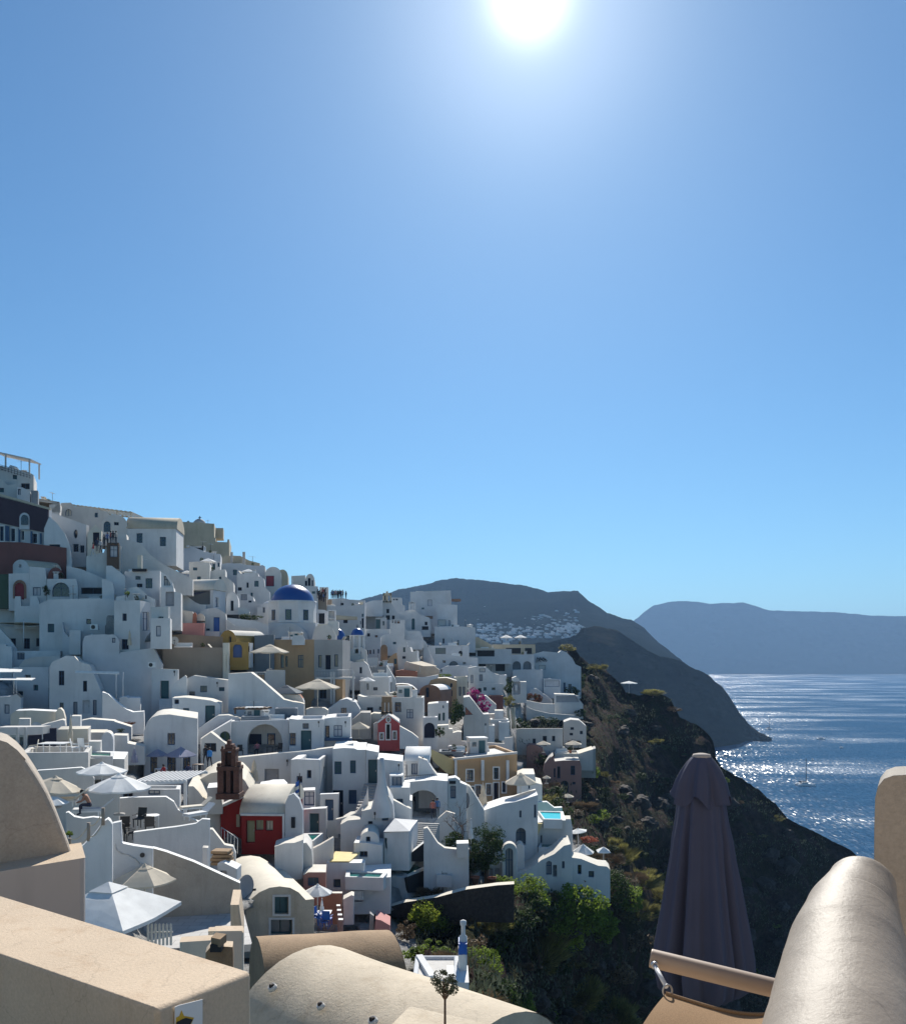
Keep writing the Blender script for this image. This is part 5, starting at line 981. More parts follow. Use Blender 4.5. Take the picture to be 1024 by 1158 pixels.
# ---- people
PM = {}
def person_mat(name, shoe, leg, shirt, skin, hair, t):
    m = bpy.data.materials.new(name); g = G(nt(m)); tc = g.n('ShaderNodeTexCoord'); sp = g.n('ShaderNodeSeparateXYZ'); g.l(tc, 'Object', sp, 0)
    cr = g.n('ShaderNodeValToRGB'); cr.color_ramp.interpolation = 'CONSTANT'; e = cr.color_ramp.elements
    mr = g.n('ShaderNodeMapRange'); g.l(sp, 'Z', mr, 0); mr.inputs[1].default_value = 0; mr.inputs[2].default_value = 2
    g.l(mr, 0, cr, 0); cols = [shoe, leg, shirt, skin, hair]
    e[0].position = 0; e[0].color = c4(shoe); e[1].position = t[0]/2; e[1].color = c4(leg)
    for i in (1, 2, 3):
        x = e.new(t[i]/2); x.color = c4(cols[i+1])
    b = g.n('ShaderNodeBsdfPrincipled', i_Roughness=.8); g.l(cr, 0, b, 'Base Color'); o = g.n('ShaderNodeOutputMaterial'); g.l(b, 0, o, 0)
    return m
def skel(pose):
    h = {}
    if pose == 'sit':
        h.update(pelvis=(0, 0, .5), spine=(0, .02, .72), chest=(0, .05, .93), neck=(0, .08, 1.06), head=(0, .10, 1.15), top=(0, .10, 1.27))
        dz = -.46; hips = .48
    elif pose == 'lean':
        h.update(pelvis=(0, 0, .5), spine=(0, .10, .70), chest=(0, .22, .88), neck=(0, .32, .98), head=(0, .38, 1.06), top=(0, .40, 1.18))
    else: h.update(pelvis=(0, 0, .93), spine=(0, -.01, 1.14), chest=(0, 0, 1.33), neck=(0, .01, 1.46), head=(0, .03, 1.56), top=(0, .03, 1.68))
    c = h['chest']
    for s, n in ((-1, 'l'), (1, 'r')):
        h['sh'+n] = (s*.18, c[1], c[2]+.06)
        if pose == 'stand': h['el'+n] = (s*.23, c[1]-.02, c[2]-.22); h['wr'+n] = (s*.22, c[1]+.06, c[2]-.46); h['ha'+n] = (s*.21, c[1]+.09, c[2]-.56)
        elif pose == 'walk': h['el'+n] = (s*.23, c[1]-.1*s, c[2]-.22); h['wr'+n] = (s*.22, c[1]+.10-.1*s, c[2]-.44); h['ha'+n] = (s*.21, c[1]+.16-.1*s, c[2]-.52)
        else: h['el'+n] = (s*.24, c[1]+.10, c[2]-.20); h['wr'+n] = (s*.16, c[1]+.30, c[2]-.26); h['ha'+n] = (s*.12, c[1]+.38, c[2]-.28)
        p = h['pelvis']; h['hi'+n] = (s*.09, p[1], p[2]-.03)
        if pose == 'stand': h['kn'+n] = (s*.1, .02, .5); h['an'+n] = (s*.1, -.02, .09); h['to'+n] = (s*.11, .14, .04)
        elif pose == 'walk': h['kn'+n] = (s*.09, .12*s+.04, .5); h['an'+n] = (s*.09, .24*s-.06, .10); h['to'+n] = (s*.1, .24*s+.1, .05)
        else: h['kn'+n] = (s*.13, .43, .5); h['an'+n] = (s*.13, .42, .09); h['to'+n] = (s*.14, .58, .04)
    return h
def person_mesh(pose):
    h = skel(pose); order = list(h.keys()); idx = {k: i for i, k in enumerate(order)}
    ed = [('pelvis', 'spine'), ('spine', 'chest'), ('chest', 'neck'), ('neck', 'head'), ('head', 'top')]
    for n in 'lr': ed += [('chest', 'sh'+n), ('sh'+n, 'el'+n), ('el'+n, 'wr'+n), ('wr'+n, 'ha'+n), ('pelvis', 'hi'+n), ('hi'+n, 'kn'+n), ('kn'+n, 'an'+n), ('an'+n, 'to'+n)]
    rad = dict(pelvis=.14, spine=.125, chest=.14, neck=.055, head=.085, top=.075)
    for n in 'lr': rad.update({'sh'+n: .06, 'el'+n: .042, 'wr'+n: .03, 'ha'+n: .035, 'hi'+n: .09, 'kn'+n: .06, 'an'+n: .042, 'to'+n: .035})
    me = bpy.data.meshes.new('person'); me.from_pydata([h[k] for k in order], [(idx[a_], idx[b_]) for a_, b_ in ed], []); 
    o = bpy.data.objects.new('person_src', me); COL.objects.link(o)
    o.modifiers.new('s', 'SKIN'); sk = me.skin_vertices[0].data
    for i, k in enumerate(order): sk[i].radius = (rad[k], rad[k]*(.72 if k in ('pelvis', 'spine', 'chest') else 1))
    sk[0].use_root = True
    o.modifiers.new('u', 'SUBSURF').levels = 1; o.modifiers['u'].render_levels = 1
    bpy.context.view_layer.update(); dg = bpy.context.evaluated_depsgraph_get()
    m2 = bpy.data.meshes.new_from_object(o.evaluated_get(dg)); m2.polygons.foreach_set('use_smooth', [True]*len(m2.polygons))
    hp = Vector(h['head'])+Vector((0, -.015, .05))
    bpy.data.objects.remove(o); return m2, hp
POSE = {p: person_mesh(p) for p in ('stand', 'walk', 'sit', 'lean')}
def hair_mesh():
    bm = bmesh.new(); bmesh.ops.create_icosphere(bm, subdivisions=2, radius=.105)
    for v in bm.verts:
        v.co.z *= 1.1
        if v.co.z < -.02 and v.co.y > 0: v.co *= .8
    me = bpy.data.meshes.new('hair'); bm.to_mesh(me); bm.free(); me.polygons.foreach_set('use_smooth', [True]*len(me.polygons)); me.materials.append(MAT['hair']); return me
HAIR = hair_mesh(); PV = {}
def person(label, px, py, D, pose='stand', rz=0, shirt=(.05, .06, .09), legs=(.03, .03, .05), skin=(.3, .16, .1), group=None, sc=1.0):
    key = (pose, shirt, legs, skin)
    if key not in PV:
        me = POSE[pose][0].copy(); th = (.07, .92, 1.47, 1.75) if pose in ('stand', 'walk') else (.07, .60, 1.06, 1.5)
        me.materials.clear(); me.materials.append(person_mat('person_clothes', (.02, .02, .02), legs, shirt, skin, (.01, .01, .01), th)); PV[key] = me
    o = bpy.data.objects.new('person', PV[key]); COL.objects.link(o); o.location = W(px, py, D); o.rotation_euler = (0, 0, rz); o.scale = (sc, sc, sc)
    tag(o, label, 'person', group)
    h = bpy.data.objects.new('hair', HAIR); COL.objects.link(h); h.parent = o; h.location = POSE[pose][1]
    return o
def PP(x, y): return P(x, y)
T(0, 820, 8.533)
person('shirtless person in dark trousers sitting hunched on a lounger', *PP(870, 868), 41, 'lean', math.pi*.55, (.33, .17, .11), (.02, .025, .05), group=None)
T(0, 500, 5.12)
UP = 'visitors on the upper street by the little gate chapel'
cols = [(.02, .03, .07), (.5, .5, .52), (.03, .03, .03), (.07, .13, .3), (.25, .05, .05), (.02, .02, .03), (.3, .28, .25), (.04, .05, .06)]
for i, (x, y) in enumerate(((562, 632), (582, 640), (604, 612), (622, 600), (640, 592), (655, 590), (672, 592))):
    person('visitor standing on the upper street among others by the gate chapel', *PP(x, y), 111-.3*i, ('stand', 'walk')[i % 2], i*1.3, cols[i % 8], (.03, .04, .06), group=UP)
person('person in a red top walking below the gate chapel crowd', *PP(540, 662), 107, 'walk', 2, (.4, .05, .05), (.5, .5, .5))
T(340, 640, 8.533)
RC = 'crowd silhouetted on the ridge lookout'
for i in range(11):
    x = 298+i*10.5+(i % 3)*2; person('dark silhouetted visitor in the crowd on the ridge lookout', *PP(x, 316-(i % 2)*2), 178, 'stand', i*.9, cols[(i*3) % 8], (.02, .02, .03), group=RC, sc=1.0+.06*math.sin(i*2))
person('single silhouetted visitor standing apart at the end of the lookout', *PP(436, 322), 178, 'stand', 1, (.02, .02, .03))
SCW = 'crowd packed on the stairs behind the blue dome'
for i in range(14):
    x = 150+(i*37 % 95); y = 300+(i*23 % 55); person('visitor packed in the crowd on the stairs behind the blue dome', *PP(x, y), 158-.5*(i % 4), 'stand', i*1.1, cols[(i*5) % 8], (.04, .03, .04), group=SCW)
H('crowd_stairs', 'white stairs full of visitors behind the blue dome', 'stairs', (130, 300, 250), 400, 159, 4, wm='tan2')
T(360, 780, 5.12)
person('walker in an orange-pink top on the path under the deep arch', *PP(662, 748), 76, 'walk', math.pi, (.5, .16, .12), (.03, .03, .05))
person('walker in a blue shirt beside the one in orange-pink', *PP(688, 738), 77, 'walk', math.pi, (.06, .16, .35), (.05, .06, .08))
T(180, 740, 5.12)
person('seated diner in red at the lilac parasol', *PP(30, 730), 69, 'sit', 2.5, (.45, .03, .03), (.03, .03, .04))
person('seated diner in dark blue with bare arms at the lilac parasol', *PP(168, 724), 69, 'sit', 3.6, (.04, .05, .12), (.02, .02, .03))
person('person in black leaning on the low wall by the stair gable', *PP(268, 640), 75, 'walk', 3, (.015, .015, .02), (.015, .015, .02))
person('person with a bright blue bag walking past the stair gable', *PP(292, 655), 74, 'walk', 3, (.04, .25, .6), (.02, .02, .03))
person('person in pink sitting in the arched loggia', *PP(568, 580), 86.5, 'sit', math.pi, (.5, .2, .25), (.03, .03, .04))

# ---- furniture
def table(label, px, py, D, r=.42, h=.74, mat='plast', sq=False, cat='table'):
    c = W(px, py, D); t = thing('table', label, cat, c); m = MB()
    if sq: m.box(c+Vector((0, 0, h-.04)), r*2.4, r*1.8, .04)
    else: m.lathe(c+Vector((0, 0, h-.03)), [(0, 0), (r, 0), (r, .03), (0, .03)], 20)
    m.build('tabletop', mat, t)
    for sx_, sy_ in ((-1, -1), (1, -1), (1, 1), (-1, 1)):
        q = MB(); q.box(c+Vector((sx_*r*.75, sy_*r*.6, 0)), .045, .045, h-.04); q.build('leg', mat, t)
    return t
def chair(label, px, py, D, rz=0, mat='black', group=None):
    c = W(px, py, D); t = thing('chair', label, 'chair', c, group); ca, sa = math.cos(rz), math.sin(rz)
    L = lambda x, y, z: c+Vector((x*ca-y*sa, x*sa+y*ca, z))
    MB().box(L(0, 0, .42), .5, .48, .05, rz).build('seat', mat, t)
    MB().prism([L(-.25, .24, .45), L(.25, .24, .45), L(.25, .34, 1.0), L(-.25, .34, 1.0)], L(0, .03, 0)-L(0, 0, 0)).build('backrest', mat, t)
    for x, y in ((-.22, -.2), (.22, -.2), (.22, .22), (-.22, .22)): MB().box(L(x, y, 0), .04, .04, .43, rz).build('leg', mat, t)
    for x in (-1, 1): MB().prism([L(x*.26, -.2, .62), L(x*.26, .28, .66), L(x*.26, .28, .69), L(x*.26, -.2, .65)], L(x*.04, 0, 0)-L(0, 0, 0)).build('armrest', mat, t)
    return t
T(0, 820, 5.12)
CG = 'black chairs round the white cafe table'
for i, (x, y, rz, l) in enumerate(((722, 640, .3, 'black chair against the wall left of the white cafe table'), (752, 672, 2.2, 'black chair tucked low in front of the cafe table'), (806, 590, -.2, 'black chair behind the white cafe table'), (868, 630, 3.4, 'black mesh chair on the near side of the white cafe table'))):
    chair(l, *PP(x, y), 48-.5*i, rz, 'black', CG)
table('round white cafe table among the black chairs', *PP(856, 600), 48.5, .62)
T(0, 820, 8.533)
table('white garden table on the terrace before the navy screens', *PP(530, 285), 54.5, .7, sq=True)
chair('white garden chair right of the white garden table', *PP(735, 285), 54.5, 1.9, 'plast'); chair('cream tub chair beside the grey pergola post', *PP(310, 300), 54, -1.2, 'cream')
chair('white low armchair at the far end of the white-table terrace', *PP(815, 275), 55, 2.8, 'plast')
def lounger(label, px, py, D, rz, mat='cream'):
    c = W(px, py, D); t = thing('sun_lounger', label, 'sun lounger', c); ca, sa = math.cos(rz), math.sin(rz)
    L = lambda x, y, z: c+Vector((x*ca-y*sa, x*sa+y*ca, z))
    MB().box(L(0, 0, .22), 1.3, .62, .07, rz).build('frame', 'plast', t); MB().box(L(0, 0, .29), 1.25, .58, .09, rz).build('mattress', mat, t)
    MB().prism([L(.62, -.3, .3), L(.62, .3, .3), L(1.15, .3, .72), L(1.15, -.3, .72)], Vector((0, 0, .08))).build('backrest', mat, t)
    for x, y in ((-.55, -.25), (.55, -.25), (.55, .25), (-.55, .25)): MB().box(L(x, y, 0), .05, .05, .22, rz).build('leg', 'plast', t)
T(0, 820, 8.533)
lounger('white sun lounger frame beneath the sunbather', *PP(840, 880), 41.3, .2, 'white2')
lounger('yellow-cushioned lounger half hidden by the grey vault', *PP(600, 780), 41, .1, 'cream')
T(160, 860, 5.12)
lounger('cream daybed at the foot of the pergola pillar', *PP(290, 300), 51, .6, 'cream'); lounger('white cushioned seat in front of the cream daybed', *PP(310, 340), 49.5, .9, 'white')
T(180, 740, 5.12)
table('small round table with a white cover at the lilac parasol', *PP(10, 715), 70, .5); table('dining table beside the diner in dark blue', *PP(225, 690), 70.5, .45, mat='wood')
chair('dark terrace chair left inside the loggia terrace', *PP(470, 585), 84, .4); chair('dark terrace chair at the loggia corner', *PP(690, 575), 84, -.4); table('small dark table in the loggia', *PP(640, 580), 84.3, .35, mat='dmetal')
r = slat_roof('pergola', 'low wooden slatted frame on the loggia house roof', TW(430, 312, 89), TW(628, 312, 89), 2, 8, .05, TW(0, 345, 89).z, ((.05, 0), (.95, 0)), 'wood')
H('roof_trough', 'dark slanted roof hatch on the loggia house', 'hatch', (475, 360, 638), 377, 87.2, 1.5, wm='slate', rm='rooflit', sink=.2, nocp=True)
T(320, 940, 5.689)
CB = 'blue chairs in the pink courtyard'
for i, (x, y) in enumerate(((225, 600), (262, 628), (285, 610))): chair(('blue chair at the white courtyard table', 'blue chair nearest the cobbled lane', 'pale blue chair by the pink wall')[i], *PP(x, y), 52.5, 1+i, 'blue', CB)
table('white square table in the pink courtyard', *PP(245, 600), 53, .5, sq=True)
for i in range(9):
    x = 455+i*7
rb = thing('balustrade', 'small white balustrade of the pool house porch', 'balustrade', TW(480, 445, 60.6))
for i in range(7): m = MB(); m.lathe(TW(457+i*9, 445, 60.6), [(.05, 0), (.09, .15), (.04, .35), (.07, .55), (.05, .62)], 8); m.build('baluster', 'white', rb)
m = MB(); m.prism([TW(450, 392, 60.6), TW(518, 392, 60.6), TW(518, 385, 60.6), TW(450, 385, 60.6)], Vector((0, .12, 0))); m.build('handrail', 'white', rb)
# rope railing on the rendered wall
T(0, 820, 5.12)
r = thing('rope_railing', 'rope railing on weathered wooden posts above the white washed wall', 'railing', TW(513, 670, 35)); PO = [(402, 690, 655), (513, 672, 565), (597, 580, 480), (700, 540, 470)][:3]
tops = []
for x, yb_, yt_ in PO:
    p0 = TW(x, yb_, 35); p1 = TW(x, yt_, 35); m = MB(); m.tube(p0, p1, .07, n=8); m.build('post', 'tan2', r); tops.append((p0, p1))
for k in (.25, .85):
    m = MB()
    for (a0, a1), (b0, b1) in zip(tops, tops[1:]):
        s0, s1 = a0.lerp(a1, k), b0.lerp(b1, k); pr = s0
        for j in range(1, 9):
            t = j/8; q = s0.lerp(s1, t)-Vector((0, 0, .22*math.sin(math.pi*t))); m.tube(pr, q, .022, n=5, cap=False); pr = q
    m.build('rope', 'clothb', r)
# picket fence
T(0, 958, 5.12)
r = thing('picket_fence', 'weathered white picket gate under the huge white parasol', 'fence', TW(930, 560, 30))
for i in range(7):
    x = 850+i*22; m = MB(); m.prism([TW(x, 570, 30), TW(x+13, 570, 30), TW(x+13, 450, 30), TW(x+6.5, 442, 30), TW(x, 450, 30)], Vector((0, .03, 0))); m.build('picket', 'lgrey', r)
m = MB(); m.prism([TW(850, 500, 30.04), TW(1000, 500, 30.04), TW(1000, 490, 30.04), TW(850, 490, 30.04)], Vector((0, .03, 0))); m.build('rail', 'lgrey', r)
# dish, cabinet, sacks, flag, lamps, cowl
T(160, 860, 5.12)
def dish(label, x, y, D, R, rz, mat='metal', parent=None):
    c = TW(x, y, D); t = thing('satellite_dish', label, 'satellite dish', c); m = MB(); n = 20; vs = [Vector((0, 0, 0))]
    for k in (1, 2, 3):
        for i in range(n): a_ = 2*math.pi*i/n; vs.append(Vector((R*k/3*math.cos(a_), -.18*R*(k/3)**2, R*k/3*math.sin(a_)*1.05)))
    rot = lambda v: Vector((v.x*math.cos(rz)-v.y*math.sin(rz), v.x*math.sin(rz)+v.y*math.cos(rz), v.z))
    fs = [(0, 1+i, 1+(i+1) % n) for i in range(n)]+[(1+k*n+i, 1+k*n+(i+1) % n, 1+(k+1)*n+(i+1) % n, 1+(k+1)*n+i) for k in (0, 1) for i in range(n)]
    m.add([c+rot(v) for v in vs], fs, True).build('reflector', mat, t)
    m = MB(); m.tube(c+rot(Vector((0, -.02, -R))), c+rot(Vector((0, -R*1.1, -.1*R))), .02, n=5); m.build('arm', 'dmetal', t)
    m = MB(); m.box(c+rot(Vector((0, -R*1.15, -.12*R))), .12, .16, .12, rz); m.build('receiver', 'dmetal', t)
    m = MB(); m.tube(c+rot(Vector((0, .1, 0))), c+rot(Vector((0, .1, -R*1.9))), .03, n=6); m.build('mast', 'alu', t)
dish('grey satellite dish leaning on the cream barrel vault', 592, 735, 49, .68, 1.05, 'doorgrey')
T(0, 740, 8.533)
dish('pale satellite dish above the grey pergola beam', 350, 705, 60, .36, .4, 'white2')
T(180, 560, 5.12)
dish('thin ring satellite dish on the tan parapet', 90, 842, 103, .45, .2, 'lgrey')
T(160, 860, 5.12)
H('air_conditioner', 'boxy white air conditioner beside the satellite dish', 'air conditioner', [(438, 600), (470, 590), (552, 630)], 690, 46, 1.0, yaw=0, rim=False, sink=.1, wm='white', rm='white', ops=[w(450, 640, 490, 672, 'lgrey')], nocp=True)
r = thing('sack_stack', 'stack of brown folded sacks beside the air conditioner', 'sack stack', TW(468, 598, 47))
for i in range(4):
    m = MB(); m.box(TW(467+(-1)**i*3, 600, 47)+Vector((0, 0, i*.2)), 1.15-.06*i, .8, .17, .1*(-1)**i); m.build('sack', 'fg_brown', r, bevel=.06)
T(0, 660, 5.12)
def acunit(label, x, y, D, s=.9):
    c = TW(x, y, D); t = thing('air_conditioner', label, 'air conditioner', c); MB().box(c, s, .35, s*.72).build('case', 'plast', t, bevel=.02)
    m = MB(); m.tube(c+Vector((-.1*s, -.18, s*.36)), c+Vector((-.1*s, -.2, s*.36)), s*.27, n=20); m.build('fan', 'dmetal', t)
acunit('air conditioner mounted on the big windowless white wall', 547, 268, 101.3); acunit('air conditioner beside the tan parapet', 880, 486, 96, .8)
T(360, 780, 5.12)
acunit('air conditioner box beside the roof of the yellow mansion', 715-45, 385, 99, .8) if False else None
T(180, 740, 5.12)
r = thing('flagpole', 'dark flagpole with a limp blue and white flag by the red house', 'flagpole', TW(812, 840, 66)); m = MB(); m.tube(TW(812, 850, 66), TW(812, 688, 66), .04, n=6); m.build('pole', 'dmetal', r)
fl = MB()
for i, (cc_, y0, y1) in enumerate((('b', 730, 760), ('w', 760, 780), ('b', 780, 800), ('w', 800, 815), ('b', 815, 838))):
    q = MB(); q.prism([TW(809, y0, 66), TW(790-i*3, y0+12, 66.1), TW(787-i*3, y1+12, 66.1), TW(809, y1, 66)], Vector((0, .02, 0))); q.build('flag', 'flagblue' if cc_ == 'b' else 'clothw', r)
def lamp(label, x, y, D):
    c = TW(x, y, D-.9*0); t = thing('wall_lamp', label, 'lamp', c); m = MB(); m.box(c+Vector((0, -.12, -.12)), .14, .14, .22); m.build('lantern', 'dmetal', t); m = MB(); m.tube(c+Vector((0, -.12, -.5)), c+Vector((0, 0, -.1)), .025, n=4); m.build('bracket', 'dmetal', t)
for l, x, y, D in (('black wall lamp left of the large arched loggia', 467, 392, 85.9), ('black wall lamp on the corner of the door house', 924, 392, 84.9), ('black wall lamp on the long terrace wall', 742, 615, 80.9), ('black wall lamp on the stair side house', 90, 100, 96.9), ('black wall lamp on the curved wall by the outside stair', 337, 165, 97.4)): lamp(l, x, y, D)
T(360, 780, 5.12)
for l, x, y, D in (('black wall lamp beside the teal stair bay door', 361, 400, 78.4), ('black wall lamp on the louvred vent house', 465, 435, 76.6), ('black wall lamp under the vaulted roof end', 603, 395, 83.6), ('black wall lamp on the balcony house corner', 157, 188, 86.3), ('black wall lamp on the flowing white wall', 327, 715, 68.2)): lamp(l, x, y, D)
# stone belfry
T(180, 740, 5.12)
r = thing('stone_belfry', 'ruined dark red-brown stone belfry with pinnacles', 'belfry', TW(398, 835, 61.5)); Db = 61.5
def blk(nm, x0, x1, y0, y1, dp=1.1, off=0, mat='belfry'):
    m = MB(); a0 = TW(x0, y1, Db); a1 = TW(x1, y1, Db); b1 = TW(x1, y0, Db); b0 = TW(x0, y0, Db); o_ = Vector((0, off, 0)); m.prism([a0+o_, a1+o_, b1+o_, b0+o_], Vector((0, dp, 0)))
    return m.build(nm, mat, r, bevel=.05, seg=2)
blk('plinth', 330, 466, 805, 840, 1.5, -.2); blk('pier', 335, 372, 672, 806); blk('pier', 386, 412, 672, 806); blk('pier', 428, 462, 672, 806); blk('backing', 372, 428, 690, 806, .3, .8)
blk('entablature', 332, 465, 650, 674, 1.3, -.1); blk('pinnacle', 446, 466, 622, 650, .5); blk('pinnacle', 333, 350, 632, 650, .5); blk('upper_pier', 358, 380, 560, 650, .9); blk('upper_pier', 416, 440, 560, 650, .9); blk('upper_back', 380, 416, 575, 650, .3, .5)
blk('upper_cornice', 354, 444, 548, 564, 1.05, -.05); blk('cap', 378, 424, 522, 548, .8); blk('finial', 390, 411, 498, 524, .5); blk('finial_horn', 358, 368, 532, 550, .3); blk('finial_horn', 430, 440, 532, 550, .3)
r2 = thing('stair_railing', 'thin metal stair railing against the red wall', 'railing', TW(400, 1000, 60)); T(160, 860, 5.12)
m = MB(); q0, q1 = TW(462, 388, 59.5), TW(556, 452, 57.5)
for i in range(6): q = q0.lerp(q1, i/5); m.tube(q-Vector((0, 0, 1.0)), q, .025, n=4)
m.tube(q0, q1, .03, n=5); m.build('bars', 'alu', r2)
H('chimney_cowl', 'square masonry chimney cowl with a dark slanted cap', 'chimney', [(398+0, 1000+0), (470, 1000)], 1100, 28, .5, wm='cream', rim=False, nocp=True, sink=1) if False else None
T(200, 958, 5.12)
H('chimney_cowl', 'small masonry chimney with a slanted brown stone cowl', 'chimney', [(165, 615), (200, 572), (322, 580), (325, 625)], 720, 24, .5, wm='fg_brown', rm='fg_box', rim=False, nocp=True, sink=1)
cw = bpy.data.objects['chimney_cowl']; m = MB(); q = [TW(198, 570, 23.9), TW(250, 582, 23.7), TW(287, 550, 24.1), TW(225, 540, 24.3)]; m.prism(q, Vector((0, 0, .22))); m.build('cap', 'fg_brown', cw)
m = MB(); m.box(TW(232, 600, 23.9), .3, .3, .2); m.build('flue', 'black', cw)
H('tan_block_wall', 'tan stepped block wall behind the foreground roof box', WL, [(15, 552), (205, 540), (215, 488), (375, 486), (385, 500)], 760, 25.5, .5, rim=False, wm='cream', rm='fg_box', nocp=True)
H('tan_ridge_wall', 'narrow tan wall running up beside the paved court', WL, [(310, 335), (358, 335), (378, 480)], 560, 30, 2, rim=False, wm='fg_box', rm='fg_box', nocp=True)

T(0, 820, 5.12); cwl = bpy.data.objects['corner_wall']; plc = Plane(Vector(cwl['_O']), cwl['_yaw'])
def onw(x, y, o=-.03): return plc.at(*plc.hit(*P(x, y)), o)
m = MB(); m.tube(onw(824, 753, .02), onw(824, 753, -.05), .10, n=16); m.build('vent', 'dmetal', cwl)
m = MB(); cp_ = [(668, 690), (672, 720), (700, 742), (745, 752), (780, 772), (808, 800), (832, 812)]
for a_, b_ in zip(cp_, cp_[1:]): m.tube(onw(*a_), onw(*b_), .018, n=5)
m.build('cable', 'lgrey', cwl)
# ======================= ground, cliffs, sea, far land
def interp(tbl, x):
    if x <= tbl[0][0]: return tbl[0][1]
    for (a0, b0), (a1, b1) in zip(tbl, tbl[1:]):
        if x <= a1: return b0+(b1-b0)*(x-a0)/(a1-a0)
    return tbl[-1][1]
SIL = [(-200, 570), (0, 610), (40, 622), (100, 636), (160, 640), (230, 650), (300, 664), (340, 680), (400, 690), (450, 700), (520, 722), (600, 744), (640, 736), (648, 730), (655, 742), (662, 748), (668, 752), (678, 753), (690, 763), (702, 774), (707, 783), (722, 786), (734, 784), (744, 784), (757, 789), (768, 811), (795, 824), (806, 837), (809, 858), (817, 869), (839, 881), (858, 894), (877, 910), (890, 926), (921, 941), (962, 962), (1010, 998), (1060, 1030)]
CPX2 = [(x, y, D) for x, y, D in CP if y > 600]
CPX2 += [(650, 735, 235), (664, 750, 240), (690, 765, 240), (707, 786, 238), (745, 786, 236), (768, 812, 234), (806, 838, 234), (812, 860, 236), (840, 882, 240), (880, 912, 245), (921, 942, 250), (962, 963, 252), (1010, 1000, 250), (1060, 1030, 250),
         (680, 800, 224), (720, 830, 226), (760, 860, 224), (700, 870, 194), (660, 880, 158), (740, 900, 212), (800, 930, 220), (690, 930, 145), (660, 940, 110), (700, 980, 130), (740, 980, 188), (800, 1000, 210), (860, 990, 232), (920, 1010, 238),
         (650, 1003, 87), (600, 1003, 80), (560, 1008, 75), (520, 1010, 71), (700, 1040, 126), (760, 1080, 180), (840, 1080, 212), (900, 1100, 222), (960, 1120, 230),
         (460, 1045, 63), (500, 1070, 68), (560, 1080, 75), (620, 1080, 86), (620, 1158, 84), (560, 1158, 72), (680, 1158, 118), (740, 1158, 165), (820, 1158, 200), (900, 1158, 212), (1000, 1158, 222), (1060, 1200, 222),
         (500, 1200, 60), (600, 1260, 74), (740, 1260, 155), (900, 1260, 205), (470, 1110, 60), (470, 1158, 55), (0, 1100, 30), (200, 1150, 26), (100, 1060, 30), (350, 1100, 36), (300, 1200, 26), (0, 1260, 24),
         (-150, 620, 110), (-150, 700, 110), (-150, 800, 88), (-150, 900, 50), (-150, 1000, 36), (-150, 1200, 26)]
AX = np.array([c[0] for c in CPX2]); AY = np.array([c[1] for c in CPX2]); AL = np.log(np.array([c[2] for c in CPX2]))
def depth(px, py):
    dx = AX-px; dy = AY-py; w_ = 1/(dx*dx+dy*dy+16**2)**1.7
    sw = w_.sum(); X = dx; Y = dy
    m = AL-(w_*AL).sum()/sw; mx = (w_*X).sum()/sw; my = (w_*Y).sum()/sw
    a11 = (w_*(X-mx)**2).sum()+sw*40; a22 = (w_*(Y-my)**2).sum()+sw*40; a12 = (w_*(X-mx)*(Y-my)).sum(); b1 = (w_*(X-mx)*m).sum(); b2 = (w_*(Y-my)*m).sum()
    de = a11*a22-a12*a12; gx = (b1*a22-b2*a12)/de; gy = (a11*b2-a12*b1)/de
    v = (w_*AL).sum()/sw-gx*mx-gy*my
    return math.exp(min(max(v, math.log(22)), math.log(260)))
CLIFF = [(634, 700), (640, 735), (648, 760), (655, 800), (655, 822), (590, 812), (583, 835), (598, 845), (608, 870), (612, 885), (625, 930), (655, 960), (690, 992), (655, 1003), (560, 1003), (480, 1010), (430, 1035), (470, 1056), (485, 1110), (520, 1400), (1300, 1400), (1300, 700)]
def inpoly(x, y, P_):
    c = False; j = len(P_)-1
    for i in range(len(P_)):
        xi, yi = P_[i]; xj, yj = P_[j]
        if (yi > y) != (yj > y) and x < (xj-xi)*(y-yi)/(yj-yi)+xi: c = not c
        j = i
    return c
